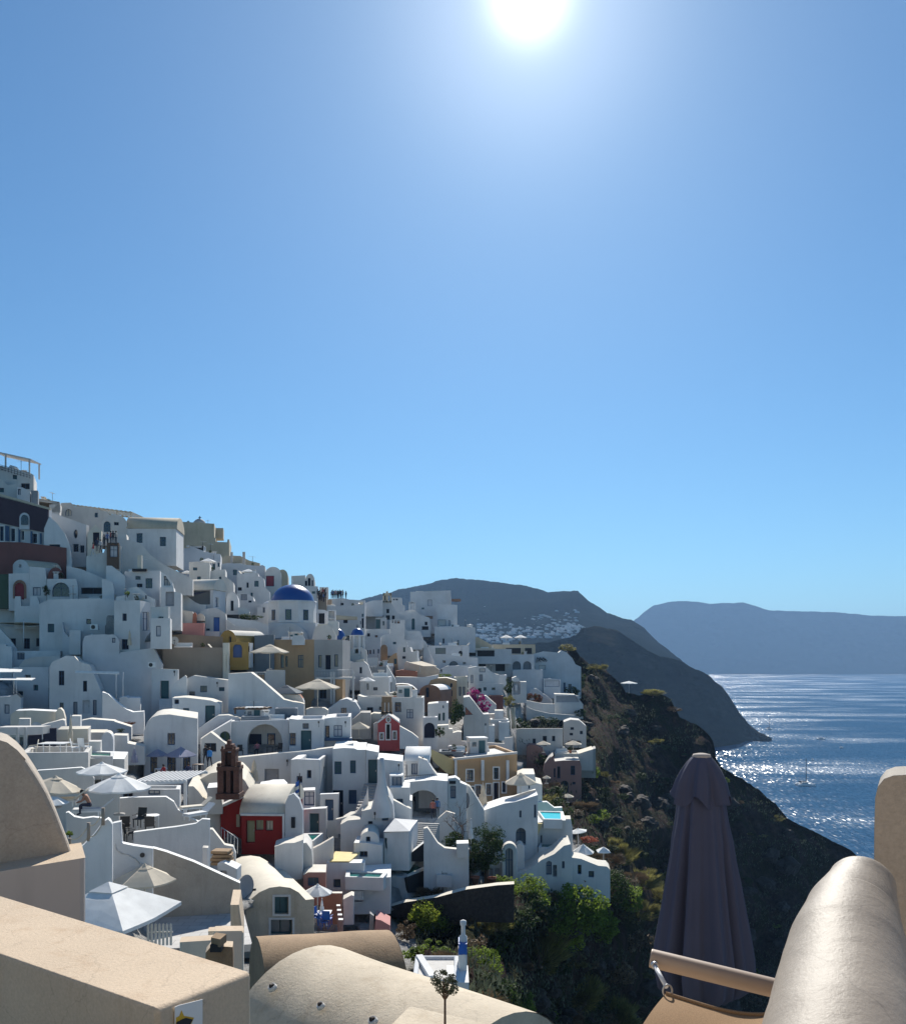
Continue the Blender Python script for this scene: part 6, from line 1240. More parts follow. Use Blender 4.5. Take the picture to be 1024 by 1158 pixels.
def rockmat():
    m = bpy.data.materials.new('hillside'); MAT['hillside'] = m; g = G(nt(m)); geo = g.n('ShaderNodeNewGeometry')
    def nz(s, d, r=.6):
        n = g.n('ShaderNodeTexNoise', i_Scale=s, i_Detail=d, i_Roughness=r); g.l(geo, 'Position', n, 'Vector'); return n
    def mix(fac, a_, b_, lo, hi, top=1):
        r = g.n('ShaderNodeMapRange'); g.l(fac, 0, r, 0); r.inputs[1].default_value = lo; r.inputs[2].default_value = hi; r.inputs[4].default_value = top
        x = g.n('ShaderNodeMix', data_type='RGBA'); g.l(r, 0, x, 0)
        for v, s in ((a_, 6), (b_, 7)):
            if isinstance(v, tuple): x.inputs[s].default_value = c4(v)
            else: g.l(v, 2, x, s)
        return x
    rock = mix(nz(.35, 10, .7), (.02, .015, .015), (.085, .056, .047), .35, .65)
    rock = mix(nz(1.6, 8, .7), rock, (.11, .08, .062), .6, .74, .6)
    scr = mix(nz(2.5, 6, .7), (.014, .022, .010), (.06, .05, .022), .4, .65)
    land = mix(nz(.12, 9, .65), rock, scr, .45, .55, .9)
    pav = mix(nz(.8, 8, .7), (.36, .35, .34), (.60, .59, .57), .3, .7)
    at = g.n('ShaderNodeAttribute', attribute_name='village'); x = g.n('ShaderNodeMix', data_type='RGBA'); g.l(at, 'Fac', x, 0); g.l(land, 2, x, 6); g.l(pav, 2, x, 7)
    b = g.n('ShaderNodeBsdfPrincipled', i_Roughness=.95); b.inputs['Specular IOR Level'].default_value = .03; g.l(x, 2, b, 'Base Color')
    bp = g.n('ShaderNodeBump', i_Strength=1.0, i_Distance=1.6); g.l(nz(.7, 12, .7), 0, bp, 'Height'); g.l(bp, 0, b, 'Normal')
    o = g.n('ShaderNodeOutputMaterial'); g.l(b, 0, o, 0)
rockmat()
def footD(x, y, D):
    for tp, yb, Dh in FOOT:
        if Dh > D and tp[0][0]-4 <= x <= tp[-1][0]+4 and y < yb:
            if y > interp(tp, x)-3: D = Dh
    return D
xs = [-200+i*10 for i in range(60)]+[400+i*3.2 for i in range(212)]; NR = 160; V = []; VM = []
for x in xs:
    s = interp(SIL, x)+2.0*noise.noise(Vector((x*.11, 3, 0)))+1.2*noise.noise(Vector((x*.35, 7, 0)))*(1 if x > 655 else 0)
    rows = []
    for k in range(NR+1):
        t = k/NR; y = s+(1330-s)*t**1.15
        D = footD(x, y, depth(x, y)); p = W(x, y, D); cl = 1.0 if inpoly(x, y, CLIFF) else 0.0
        if cl:
            e = min(1, k/4)
            f1 = noise.fractal(p*.035, 1.0, 2.1, 5)*6.0+abs(noise.noise(p*.12))*3-1
            d_ = (p-EYE).normalized(); p = p+d_*(max(f1+3.0, -.3)*e*min(1, D/110))
            p = p+d_*((1-abs(noise.noise(p*.11)))**2*3.5+(1-abs(noise.noise(p*.31)))**2*1.6-.6)*e*min(1, D/140); p.z += noise.fractal(p*.3, 1.0, 2.0, 4)*1.3*e
        else: p.z -= .55
        rows.append((p, 1-cl))
    p0 = rows[0][0]; back = []
    for dd, dz in ((260, -150), (130, -95), (60, -45), (26, -16), (9, -3)):
        z = max(-1-0*dd, p0.z+dz); back.append((Vector((p0.x*(1+dd/p0.y*.7), p0.y+dd, min(p0.z, z))), 0.0 if x > 640 else 0.0))
    l0 = rows[-1][0]; ext = [(Vector((l0.x*.6, l0.y*.6, l0.z-1)), 0.0), (Vector((l0.x*.3, l0.y*.1-2, l0.z-2)), 0.0), (Vector((l0.x*.6, -120, l0.z-3)), 0.0)]
    V.append([r[0] for r in back+rows+ext]); VM.append([r[1] for r in back+rows+ext])
m = MB(); nr = len(V[0]); allv = [v for c in V for v in c]
m.add(allv, [(i*nr+k, i*nr+k+1, (i+1)*nr+k+1, (i+1)*nr+k) for i in range(len(xs)-1) for k in range(nr-1)], True)
hill = m.build('ground', 'hillside', None, loc=(0, 0, 0), fix=False); tag(hill, kind='structure')
at = hill.data.attributes.new('village', 'FLOAT', 'POINT'); at.data.foreach_set('value', [v for c in VM for v in c])

def farmat(name, c1, c2, c3, s):
    m = bpy.data.materials.new(name); MAT[name] = m; g = G(nt(m)); geo = g.n('ShaderNodeNewGeometry')
    mp = g.n('ShaderNodeMapping'); mp.inputs['Scale'].default_value = (1, 1, 3); g.l(geo, 'Position', mp, 0)
    n1 = g.n('ShaderNodeTexNoise', i_Scale=s, i_Detail=10.0, i_Roughness=.65); g.l(mp, 0, n1, 'Vector'); n2 = g.n('ShaderNodeTexNoise', i_Scale=s*5, i_Detail=8.0, i_Roughness=.7); g.l(mp, 0, n2, 'Vector')
    cr = g.n('ShaderNodeValToRGB'); e = cr.color_ramp.elements; e[0].position = .35; e[0].color = c4(c1); e[1].position = .65; e[1].color = c4(c2); x = e.new(.52); x.color = c4(c3); g.l(n1, 0, cr, 0)
    mx = g.n('ShaderNodeMix', data_type='RGBA', blend_type='MULTIPLY'); mx.inputs[0].default_value = .6; g.l(cr, 0, mx, 6); g.l(n2, 0, mx, 7)
    b = g.n('ShaderNodeBsdfDiffuse'); g.l(mx, 2, b, 0)
    bp = g.n('ShaderNodeBump', i_Strength=.8, i_Distance=8.0); g.l(n2, 0, bp, 'Height'); g.l(bp, 0, b, 'Normal'); o = g.n('ShaderNodeOutputMaterial'); g.l(b, 0, o, 0)
farmat('headland_rock', (.025, .023, .022), (.065, .055, .048), (.038, .037, .028), .012)
farmat('mountain_rock', (.010, .013, .013), (.024, .027, .025), (.014, .018, .014), .006)
def landpatch(name, mat, top, bottom, Dt, Db, x0, x1, n, rows, amp, fr, shape=.8, rough=1.5, strata=0):
    V = []
    for i in range(n+1):
        x = x0+(x1-x0)*i/n; yt = interp(top, x)+rough*noise.noise(Vector((x*.07, 1.7, amp)))+rough*.5*noise.noise(Vector((x*.3, 1.7, amp))); yb = interp(bottom, x); dt = interp(Dt, x); db = interp(Db, x); col = []
        for k in range(rows+1):
            t = k/rows; y = yb+(yt-yb)*t; D = db*(dt/db)**(t**shape); p = W(x, y, D)
            f = noise.fractal(p*fr, 1.0, 2.1, 6)*amp*min(1, t*6+.15)*min(1, (1-t)*8)
            q = p-EYE; q = q+q.normalized()*f; col.append(EYE+q)
        p0 = col[-1]
        for dd, kk, cc in ((.012, .04, 1), (.04, .3, 3), (.09, .75, 5), (.16, 1, 6)): col.append(Vector((p0.x*(1+dd), p0.y*(1+dd), max(-.9, p0.z-kk*p0.z-cc))))
        V.append(col)
    nr = len(V[0]); m = MB(); m.add([v for c in V for v in c], [(i*nr+k, (i+1)*nr+k, (i+1)*nr+k+1, i*nr+k+1) for i in range(n) for k in range(nr-1)], True)
    o = m.build(name, mat, None, loc=(0, 0, 0), fix=False); return tag(o, kind='structure')
wl = lambda x0, x1, D0, D1: None
HTOP = [(380, 760), (500, 745), (560, 736), (600, 728), (625, 725), (641, 722), (652, 719), (658, 710), (672, 708), (688, 711), (698, 713), (713, 723), (728, 734), (747, 742), (768, 747), (782, 755), (801, 764), (817, 777), (827, 791), (836, 806), (846, 818), (858, 828), (871, 834.5)]
HBOT = [(380, 870), (700, 856), (780, 848), (807, 846), (835, 843), (858, 839), (872, 836.2)]
HDB = [(x, (CAMZ+.6)*F/(y-HY)) for x, y in HBOT]
landpatch('headland', 'headland_rock', HTOP, HBOT, [(380, 960), (640, 960), (768, 985), (850, 1030), (872, 1027)], HDB, 380, 872, 240, 80, 42, .011, .8, 1.6)
MTOP = [(380, 690), (415, 676), (430, 672), (445, 669), (480, 661), (500, 655.5), (512, 654), (535, 655), (560, 658.5), (580, 660), (600, 664), (620, 669), (640, 669), (653, 669), (668, 681), (686, 693), (703, 699), (714, 701), (728, 711), (741, 723), (760, 739), (775, 751), (800, 765)]
MBOT = [(380, 765), (560, 742), (640, 728), (700, 730), (760, 755), (800, 772)]
MDT = [(380, 2400), (512, 2300), (650, 2000), (720, 1750), (800, 1480)]; MDB = [(380, 1450), (640, 1400), (800, 1350)]
landpatch('mountain', 'mountain_rock', MTOP, MBOT, MDT, MDB, 380, 800, 240, 70, 42, .005, .9, 1.4)
FTOP = [(640, 740), (690, 720), (719, 699.5), (728, 692), (738, 685), (754, 680.6), (777, 679.4), (804, 682.8), (826, 682), (839, 681), (864, 688.5), (877, 691), (921, 691.6), (969, 694), (985, 696.4), (1024, 697), (1100, 690), (1250, 700), (1400, 705)]
landpatch('far_cliff', 'mountain_rock', FTOP, [(640, 762.0), (1400, 762.0)], [(640, 5850), (1400, 5850)], [(640, (CAMZ+.6)*F/17.0), (1400, (CAMZ+.6)*F/17.0)], 640, 1400, 300, 60, 230, .0022, .8, 1.0)
# far town houses
def townD(px, py):
    yt, yb = interp(MTOP, px), interp(MBOT, px); t = min(1, max(0, (py-yb)/(yt-yb))); db = interp(MDB, px); dt = interp(MDT, px)
    return db*(dt/db)**(t**.9)
fm = []
for s_ in range(3):
    m = MB(); m.box(Vector((0, 0, -3)), 9, 8, 7.5); m.box(Vector((6, -1, -3)), 5, 7, 6)
    if s_ == 1: m.lathe(Vector((-1, 0, 4.4)), [(3.2*math.cos(t), 2.6*math.sin(t)) for t in (0, .5, 1, 1.5)], 8)
    if s_ == 2: m.box(Vector((-2, 1, 4.4)), 5, 5, 2.6)
    for wx in (-3, 0, 3): m.box(Vector((wx, -4.03, 1.2)), 1.1, .08, 2)
    o = m.build('far_house', 'white2', None, loc=(0, 0, 0)); fm.append(o)
cnt = 0; rr_ = random.Random(5); FL = 'tiny white house in the distant town on the caldera rim'
zones = [((540, 700), (575, 705), (600, 698), (640, 694), (652, 700), (664, 716), (645, 724), (625, 722), (600, 722), (560, 728), (536, 722))]
srcs = fm[:]
used = [0, 0, 0]
while cnt < 250:
    x = rr_.uniform(530, 668); y = 683+3.1*rr_.randrange(16)+rr_.gauss(0, .5)+(x-600)*.02
    if not inpoly(x, y, zones[0]) and not (rr_.random() < .06 and 540 < x < 660 and 684 < y < 722): continue
    if rr_.random() > .35+.65*min(1, max(0, (y-690)/22)): continue
    k = cnt % 3; o = srcs[k]
    if used[k]: o = o.copy(); COL.objects.link(o)
    used[k] = 1
    D = townD(x, y)-6; o.location = W(x, y, D); o.rotation_euler = (0, 0, rr_.uniform(-.6, .6)); s_ = rr_.uniform(.34, .66); o.scale = (s_*rr_.uniform(.8, 1.5), s_, s_*rr_.uniform(.7, 1.0))
    tag(o, FL, 'house', 'white houses of the distant town'); cnt += 1
c = W(657, 683, 2200); t = thing('hill_chapel', 'tiny lone white chapel high on the distant slope', 'chapel', c); m = MB(); m.box(c+Vector((0, -20, -8)), 14, 10, 18); m.build('wall', 'white2', t)
# sea
def sea():
    m = bpy.data.materials.new('sea'); MAT['sea'] = m; g = G(nt(m)); geo = g.n('ShaderNodeNewGeometry')
    def nz(sc, d, vec=None, r=.6):
        n = g.n('ShaderNodeTexNoise', i_Scale=sc, i_Detail=d, i_Roughness=r); g.l(vec or geo, 0 if vec else 'Position', n, 'Vector'); return n
    mp = g.n('ShaderNodeMapping'); mp.inputs['Scale'].default_value = (.0035, .009, 1); mp.inputs['Rotation'].default_value = (0, 0, .25); g.l(geo, 'Position', mp, 0)
    streak = nz(1.0, 6, mp, .6)
    w1 = nz(.35, 8, None, .7); w2 = nz(.04, 6, None, .6)
    ad = g.n('ShaderNodeMath', operation='MULTIPLY_ADD'); g.l(w2, 0, ad, 0); ad.inputs[1].default_value = 2.5; g.l(w1, 0, ad, 2)
    rs = g.n('ShaderNodeMapRange'); g.l(streak, 0, rs, 0); rs.inputs[1].default_value = .42; rs.inputs[2].default_value = .62; rs.inputs[3].default_value = .55; rs.inputs[4].default_value = 1.0
    bp = g.n('ShaderNodeBump', i_Distance=SEA_BUMP); g.l(rs, 0, bp, 'Strength'); g.l(ad, 0, bp, 'Height')
    rr = g.n('ShaderNodeMapRange'); g.l(streak, 0, rr, 0); rr.inputs[1].default_value = .4; rr.inputs[2].default_value = .65; rr.inputs[3].default_value = .10; rr.inputs[4].default_value = .26
    df = g.n('ShaderNodeBsdfDiffuse'); df.inputs[0].default_value = (.018, .072, .15, 1); g.l(bp, 0, df, 'Normal')
    gl = g.n('ShaderNodeBsdfGlossy'); g.l(rr, 0, gl, 'Roughness')
    mv = g.n('ShaderNodeMapping'); mv.inputs['Scale'].default_value = (1.1, .26, 1); g.l(geo, 'Position', mv, 0)
    vo = g.n('ShaderNodeTexVoronoi', i_Scale=1.0); g.l(mv, 0, vo, 'Vector')
    v1 = g.n('ShaderNodeVectorMath', operation='SUBTRACT'); g.l(vo, 'Color', v1, 0); v1.inputs[1].default_value = (.5, .5, .5)
    v2 = g.n('ShaderNodeVectorMath', operation='MULTIPLY'); g.l(v1, 0, v2, 0); v2.inputs[1].default_value = (.60, .60, 0)
    v3 = g.n('ShaderNodeVectorMath', operation='ADD'); g.l(v2, 0, v3, 0); v3.inputs[1].default_value = (0, 0, 1)
    v4 = g.n('ShaderNodeVectorMath', operation='NORMALIZE'); g.l(v3, 0, v4, 0); g.l(v4, 0, gl, 'Normal')
    fz = g.n('ShaderNodeMapRange'); g.l(streak, 0, fz, 0); fz.inputs[1].default_value = .46; fz.inputs[2].default_value = .66; fz.inputs[3].default_value = .16; fz.inputs[4].default_value = .34
    sy = g.n('ShaderNodeSeparateXYZ'); g.l(geo, 'Position', sy, 0)
    fy = g.n('ShaderNodeMapRange'); g.l(sy, 'Y', fy, 0); fy.inputs[1].default_value = 1300; fy.inputs[2].default_value = 4800; fy.inputs[3].default_value = 1.0; fy.inputs[4].default_value = 2.4
    fm_ = g.n('ShaderNodeMath', operation='MULTIPLY'); g.l(fz, 0, fm_, 0); g.l(fy, 0, fm_, 1); fm_.use_clamp = True
    b = g.n('ShaderNodeMixShader'); g.l(fm_, 0, b, 0); g.l(df, 0, b, 1); g.l(gl, 0, b, 2); o = g.n('ShaderNodeOutputMaterial'); g.l(b, 0, o, 0)
SEA_BUMP = 2.2
sea()
m = MB(); m.quad(Vector((-6900, -250, 0)), Vector((6900, -250, 0)), Vector((6900, 8400, 0)), Vector((-6900, 8400, 0))); tag(m.build('sea', 'sea', None, loc=(0, 0, 0), fix=False), kind='structure')
# boats
def hull(c, L, B, Hh, rz=0):
    m = MB(); n = 12; secs = []
    for i in range(n+1):
        t = i/n; x = (t-.5)*L; wd = B/2*(1-max(0, (t-.55)/.45)**2.2)*(.8+.2*min(1, t*5)); sh = Hh*(1+.25*t*t)
        secs.append([Vector((x, -wd, sh)), Vector((x, -wd*.85, 0)), Vector((x, 0, -.35)), Vector((x, wd*.85, 0)), Vector((x, wd, sh))])
    ca, sa = math.cos(rz), math.sin(rz); R_ = lambda v: c+Vector((v.x*ca-v.y*sa, v.x*sa+v.y*ca, v.z))
    vs = [R_(v) for s in secs for v in s]; fs = [(i*5+k, i*5+k+1, i*5+k+6, i*5+k+5) for i in range(n) for k in range(4)]+[(i*5, i*5+5, i*5+9, i*5+4) for i in range(n)]+[(0, 1, 2, 3, 4), tuple(n*5+k for k in (4, 3, 2, 1, 0))]
    m.add(vs, fs); return m
def boat(name, label, px, py, L, kind, rz=0):
    D = CAMZ*F/(py-HY); c = W(px, py, D); c.z = .05; r = thing(name, label, 'boat', c)
    ca, sa = math.cos(rz), math.sin(rz); R_ = lambda x, y, z: c+Vector((x*ca-y*sa, x*sa+y*ca, z))
    if kind == 'cat':
        for s in (-1, 1): o = R_(0, s*L*.2, 0); hull(o, L, L*.13, 1.3, rz).build('hull', 'plast', r)
        MB().box(R_(-L*.05, 0, 1.2), L*.62, L*.45, .5, rz).build('deck', 'plast', r); MB().box(R_(-L*.08, 0, 1.7), L*.36, L*.34, 1.1, rz).build('cabin', 'plast', r, bevel=.3)
        MB().box(R_(-L*.08, 0, 2.05), L*.365, L*.345, .45, rz).build('window_band', 'glass', r)
    else:
        hull(c, L, L*.3, 1.2, rz).build('hull', 'plast', r); MB().box(R_(-L*.05, 0, 1.1), L*.4, L*.2, .9, rz).build('cabin', 'plast', r, bevel=.2)
        MB().box(R_(-L*.05, 0, 1.35), L*.41, L*.205, .35, rz).build('window_band', 'glass', r)
    if kind in ('cat', 'sail'):
        hm = L*1.5; m = MB(); m.tube(R_(L*.05, 0, 1.5), R_(L*.05, 0, hm), .30, .2, n=6); m.build('mast', 'dmetal', r)
        m = MB(); m.tube(R_(L*.05, 0, 2.9), R_(-L*.38, 0, 3.0), .5, .4, n=8); m.build('furled_sail', 'navy', r)
        m = MB(); m.tube(R_(L*.05, 0, hm*.98), R_(L*.48, 0, 1.5), .03, n=4); m.tube(R_(L*.05, 0, hm*.98), R_(-L*.46, 0, 1.5), .03, n=4); m.build('rigging', 'dmetal', r)
    if kind == 'motor':
        MB().box(R_(-L*.05, 0, 2.3), L*.45, L*.26, .1, rz).build('canopy', 'fblue', r)
    return r
T(700, 660, 3.16)
boat('catamaran', 'white catamaran with a tall bare mast and furled sail', *P(664, 722), 13.5, 'cat', .05)
boat('sailboat', 'small sailboat with a bare mast near the dark headland tip', *P(535, 522), 11, 'sail', .4)
boat('motorboat', 'small motorboat with a canopy alone on open water', *P(721, 557), 11.5, 'motor', .2)
boat('motor_yacht', 'white motor yacht moored close under the dark cliff', *P(383, 620), 12, 'motor', .3)
boat('dinghy', 'tiny dark dinghy beyond the catamaran', *P(793, 589), 4, 'plain', .2); boat('dinghy', 'smallest dark dinghy close to the mast top of the catamaran', *P(690, 633), 3, 'plain', .6)
# haze
vm = bpy.data.materials.new('haze'); t_ = nt(vm); g = G(t_); pv = g.n('ShaderNodeVolumePrincipled'); pv.inputs['Color'].default_value = HAZE_C; pv.inputs['Density'].default_value = HAZE_D; pv.inputs['Anisotropy'].default_value = .25
o = g.n('ShaderNodeOutputMaterial'); g.l(pv, 0, o, 1); MAT['haze'] = vm
m = MB(); m.box(Vector((0, 4150, -2.2)), 14400, 9000, 540); hz_ = m.build('haze', 'haze', None, loc=(0, 0, 0)); tag(hz_, kind='stuff')
# ======================= plants
def leafmat(name, c1, c2, tr=.35):
    m = bpy.data.materials.new(name); MAT[name] = m; g = G(nt(m)); oi = g.n('ShaderNodeObjectInfo'); geo = g.n('ShaderNodeNewGeometry')
    n = g.n('ShaderNodeTexNoise', i_Scale=1.1, i_Detail=6.0); g.l(geo, 'Position', n, 'Vector')
    r = g.n('ShaderNodeMapRange'); g.l(n, 0, r, 0); r.inputs[1].default_value = .35; r.inputs[2].default_value = .65
    x = g.n('ShaderNodeMix', data_type='RGBA'); g.l(r, 0, x, 0); x.inputs[6].default_value = c4(c1); x.inputs[7].default_value = c4(c2)
    h = g.n('ShaderNodeMapRange'); g.l(geo, 'Random Per Island', h, 0); h.inputs[3].default_value = .55; h.inputs[4].default_value = 1.35
    y = g.n('ShaderNodeMix', data_type='RGBA', blend_type='MULTIPLY'); y.inputs[0].default_value = 1; g.l(x, 2, y, 6); g.l(h, 0, y, 7)
    d1 = g.n('ShaderNodeBsdfPrincipled', i_Roughness=.7); d1.inputs['Specular IOR Level'].default_value = .25; g.l(y, 2, d1, 'Base Color'); t = g.n('ShaderNodeBsdfTranslucent'); g.l(y, 2, t, 0)
    ms = g.n('ShaderNodeMixShader'); ms.inputs[0].default_value = tr; g.l(d1, 0, ms, 1); g.l(t, 0, ms, 2); o = g.n('ShaderNodeOutputMaterial'); g.l(ms, 0, o, 0)
leafmat('leaf_green', (.10, .16, .025), (.21, .28, .04), .55); leafmat('leaf_dark', (.022, .042, .012), (.055, .085, .022), .35); leafmat('leaf_olive', (.15, .145, .045), (.26, .235, .08), .5)
leafmat('leaf_dry', (.15, .10, .06), (.20, .15, .09), .2); leafmat('leaf_lime', (.18, .24, .03), (.30, .34, .04), .55); leafmat('leaf_magenta', (.25, .01, .12), (.4, .03, .2)); leafmat('leaf_red', (.18, .03, .02), (.07, .07, .02)); leafmat('leaf_coral', (.45, .12, .06), (.3, .08, .05))
leafmat('leaf_grey', (.06, .075, .045), (.12, .13, .085), .25)
def foliage(seed, n=2600, clumps=34, leaf=.06, flat=.8, spiky=False):
    r = random.Random(seed); m = MB(); cs = []
    for i in range(clumps):
        while 1:
            v = Vector((r.uniform(-1, 1), r.uniform(-1, 1), r.uniform(-.7, 1)))
            if .35 < v.length < .85: break
        cs.append((v, r.uniform(.16, .38)))
    vs = []; fs = []
    for i in range(n):
        c_, rad = cs[r.randrange(clumps)]
        d_ = Vector((r.gauss(0, 1), r.gauss(0, 1), r.gauss(0, 1))).normalized()
        p = c_+d_*rad*r.uniform(.5, 1.0)**.6; p.z *= flat
        nr = (d_+Vector((r.gauss(0, .5), r.gauss(0, .5), r.gauss(0, .5)))).normalized(); u = nr.orthogonal().normalized(); w_ = nr.cross(u); a_ = r.uniform(0, 6.28); u, w_ = u*math.cos(a_)+w_*math.sin(a_), w_*math.cos(a_)-u*math.sin(a_)
        s = leaf*r.uniform(.6, 1.4)
        if spiky: up = (p+Vector((0, 0, .6))).normalized(); u = up; w_ = up.orthogonal().normalized(); q = [p-w_*s*.12, p+w_*s*.12, p+u*s*2.6]
        else: q = [p-u*s-w_*s*.1, p+w_*s*.5, p+u*s, p-w_*s*.5]
        k = len(vs); vs += q; fs.append(tuple(range(k, k+len(q))))
    m.add(vs, fs); return m
FOL = {}
def folmesh(kind, mat):
    key = (kind, mat)
    if key not in FOL:
        k, seed = kind; n, cl, lf, sp = {'bush': (4200, 46, .05, False), 'small': (1100, 22, .085, False), 'tuft': (4200, 30, .10, True), 'tree': (6500, 60, .038, False), 'olive': (1500, 26, .06, False)}[k]
        o = foliage(seed, n, cl, lf, .85 if k != 'tuft' else .7, sp).build('foliage', mat, None, loc=(0, 0, 0), fix=False); FOL[key] = o.data; bpy.data.objects.remove(o)
    return FOL[key]
def shrub(name, label, px, py, r_px, mat, kind='bush', seed=1, D=None, cat='shrub', group=None, sq=1.0, trunk=0.0, up=.45, wide=1.0):
    if D is None or inpoly(px, py, CLIFF): D = depth(px, py)*.98
    R_ = r_px*D/F; b = W(px, py+r_px*up, D)
    rt = thing(name, label, cat, b-Vector((0, 0, trunk)), group)
    o = bpy.data.objects.new('crown' if trunk else 'foliage', folmesh((kind, seed), mat)); COL.objects.link(o); o.parent = rt; o.location = (0, 0, trunk+R_*up); o.rotation_euler = (0, 0, seed*1.7+px); o.scale = (R_*wide, R_, R_*sq)
    m = MB(); z0 = b-Vector((0, 0, trunk+.3)); rr = random.Random(int(px))
    top = b+Vector((0, 0, R_*.5)); m.tube(z0, b, .09*R_+.03, .06*R_+.02, n=7)
    for i in range(5):
        e = b+Vector((rr.uniform(-.55, .55)*R_, rr.uniform(-.5, .5)*R_, R_*rr.uniform(.4, .9))); m.tube(b, e, .045*R_+.01, .015*R_+.005, n=5)
    m.build('trunk' if trunk else 'stem', 'wood', rt)
    return rt
# marked plants
shrub('shrub', 'bright lime green shrub at the top of the ravine beside the stone wall', 482, 1035, 26, 'leaf_lime', seed=1, D=60)
shrub('shrub', 'brown dry shrub under the stone wall left of the lime green one', 460, 1052, 14, 'leaf_dry', seed=2, D=59, kind='small')
shrub('shrub', 'big mid-green shrub under the panelled garden gate', 590, 1012, 34, 'leaf_green', seed=2, D=77, sq=.8)
shrub('shrub', 'largest bright green shrub below the lowest white villa', 650, 1026, 42, 'leaf_green', seed=3, D=80, sq=1.0)
shrub('shrub', 'dark reddish shrub against the lowest white villa', 657, 990, 14, 'leaf_red', seed=1, D=83, kind='small')
shrub('shrub', 'dark green shrub beneath the rounded end terrace', 690, 1003, 24, 'leaf_dark', seed=4, D=86)
shrub('shrub', 'small mid-green shrub right of the rounded end terrace', 715, 1015, 20, 'leaf_green', seed=5, D=92, kind='small')
shrub('shrub', 'olive yellow scrub mound on the slope beyond the lowest terrace', 700, 968, 24, 'leaf_olive', seed=1, D=104, kind='tuft', sq=.7)
shrub('shrub', 'second olive yellow scrub mound further down the slope', 725, 995, 22, 'leaf_olive', seed=2, D=108, kind='tuft', sq=.7)
shrub('shrub', 'ochre grass tussock mound in the middle of the ravine', 660, 1120, 30, 'leaf_olive', seed=3, D=62, kind='tuft')
shrub('shrub', 'tall olive grass tussock on the ravine slope', 610, 1075, 36, 'leaf_olive', seed=4, D=62, kind='tuft')
shrub('shrub', 'yellowish grass tussock at the upper ravine edge', 560, 1038, 24, 'leaf_olive', seed=5, D=66, kind='tuft')
shrub('shrub', 'dark leafy shrub by the blue-topped chimney', 560, 1130, 34, 'leaf_dark', seed=6, D=44)
shrub('shrub', 'mid-green leafy shrub spilling over behind the cream vault', 585, 1140, 24, 'leaf_green', seed=7, D=42)
shrub('shrub', 'grey-brown dry thorn shrub in the ravine', 700, 1098, 20, 'leaf_dry', seed=3, D=72, kind='small')
shrub('shrub', 'second grey-brown thorn shrub lower in the ravine', 722, 1065, 20, 'leaf_dry', seed=4, D=82, kind='small')
shrub('shrub', 'brown shrub patch behind the slim blue-topped chimney', 535, 1075, 22, 'leaf_dry', seed=5, D=56, kind='small')
shrub('shrub', 'coral flowering shrub under the tilted white parasol', 662, 950, 10, 'leaf_coral', seed=6, D=90, kind='small', sq=.6, wide=1.5)
shrub('shrub', 'dark green shrub beside the arched gate wall', 497, 828, 7, 'leaf_dark', seed=7, D=105, kind='small')
shrub('bougainvillea', 'purple magenta bougainvillea cascading beside the white villa', 538, 788, 12, 'leaf_magenta', seed=8, D=131, kind='small', cat='bougainvillea', sq=1.0)
shrub('bougainvillea', 'lower magenta bougainvillea clump above the triangular parapet', 546, 800, 10, 'leaf_magenta', seed=9, D=129, kind='small', cat='bougainvillea')
shrub('round_tree', 'round green tree above bare pale trunks at the middle of the village', 575, 793, 8, 'leaf_olive', seed=10, D=142, kind='small', cat='tree', trunk=6)
shrub('cypress', 'slim dark cypress between the cube villa and the gable villa', 575, 777, 6, 'leaf_dark', seed=11, D=150, kind='small', cat='tree', sq=2.0, up=.8)
shrub('dark_shrub', 'dark shrub with red flowers on the white slanting wall', 603, 791, 10, 'leaf_red', seed=12, D=186, kind='small', cat='shrub')
shrub('dark_tree', 'dark tree against the rounded white end house', 654, 770, 10, 'leaf_dark', seed=13, D=206, kind='small', cat='tree', sq=1.2)
shrub('dark_tree', 'low dark tree right of the end house doors', 647, 782, 9, 'leaf_dark', seed=14, D=200, kind='small', cat='tree')
shrub('dark_shrub', 'dark green shrub bed below the triangular parapet house', 518, 808, 11, 'leaf_dark', seed=15, D=122, kind='small', sq=1.7)
shrub('dark_shrub', 'dark tangled shrub under the round green tree', 590, 822, 13, 'leaf_dark', seed=16, D=150, kind='small', wide=1.5)
shrub('dark_shrub', 'low shrub under the thin white path wall', 618, 815, 10, 'leaf_dark', seed=17, D=172, kind='small', wide=1.8, sq=.6)
shrub('ridge_shrub', 'low olive shrub on the ridge above the end house', 642, 733, 9, 'leaf_olive', seed=18, D=214, kind='small', wide=1.3, sq=.6)
shrub('ridge_shrub', 'olive grass tuft crowning the dark cliff', 675, 754, 9, 'leaf_olive', seed=19, D=238, kind='tuft', wide=1.4, sq=.6)
shrub('ridge_shrub', 'yellowish tuft on the cliff beside the lone parasol', 738, 784, 9, 'leaf_olive', seed=20, D=234, kind='tuft', wide=1.5, sq=.6)
shrub('green_shrub', 'dark green hedge shrub left of the blue dome', 282, 698, 10, 'leaf_dark', seed=21, D=123, kind='small', wide=1.5, sq=.6)
shrub('potted_plant', 'green plant by the melted-looking white skylight', 144, 671, 3.6, 'leaf_green', seed=22, D=101, kind='small', cat='plant')
shrub('climbing_plant', 'dark climbing plant between the red door and arched entrance', 52, 668, 5, 'leaf_dark', seed=23, D=103.5, kind='small', cat='plant', sq=1.5)
shrub('potted_plant', 'row of green plants under the long white arch house', 500, 764, 5, 'leaf_green', seed=24, D=160, kind='small', cat='plant', wide=2.6, sq=.6)
shrub('potted_plant', 'leafy pot plants on the boat-like parapet', 146, 818, 4, 'leaf_red', seed=25, D=84, kind='small', cat='plant', wide=2, sq=.7)
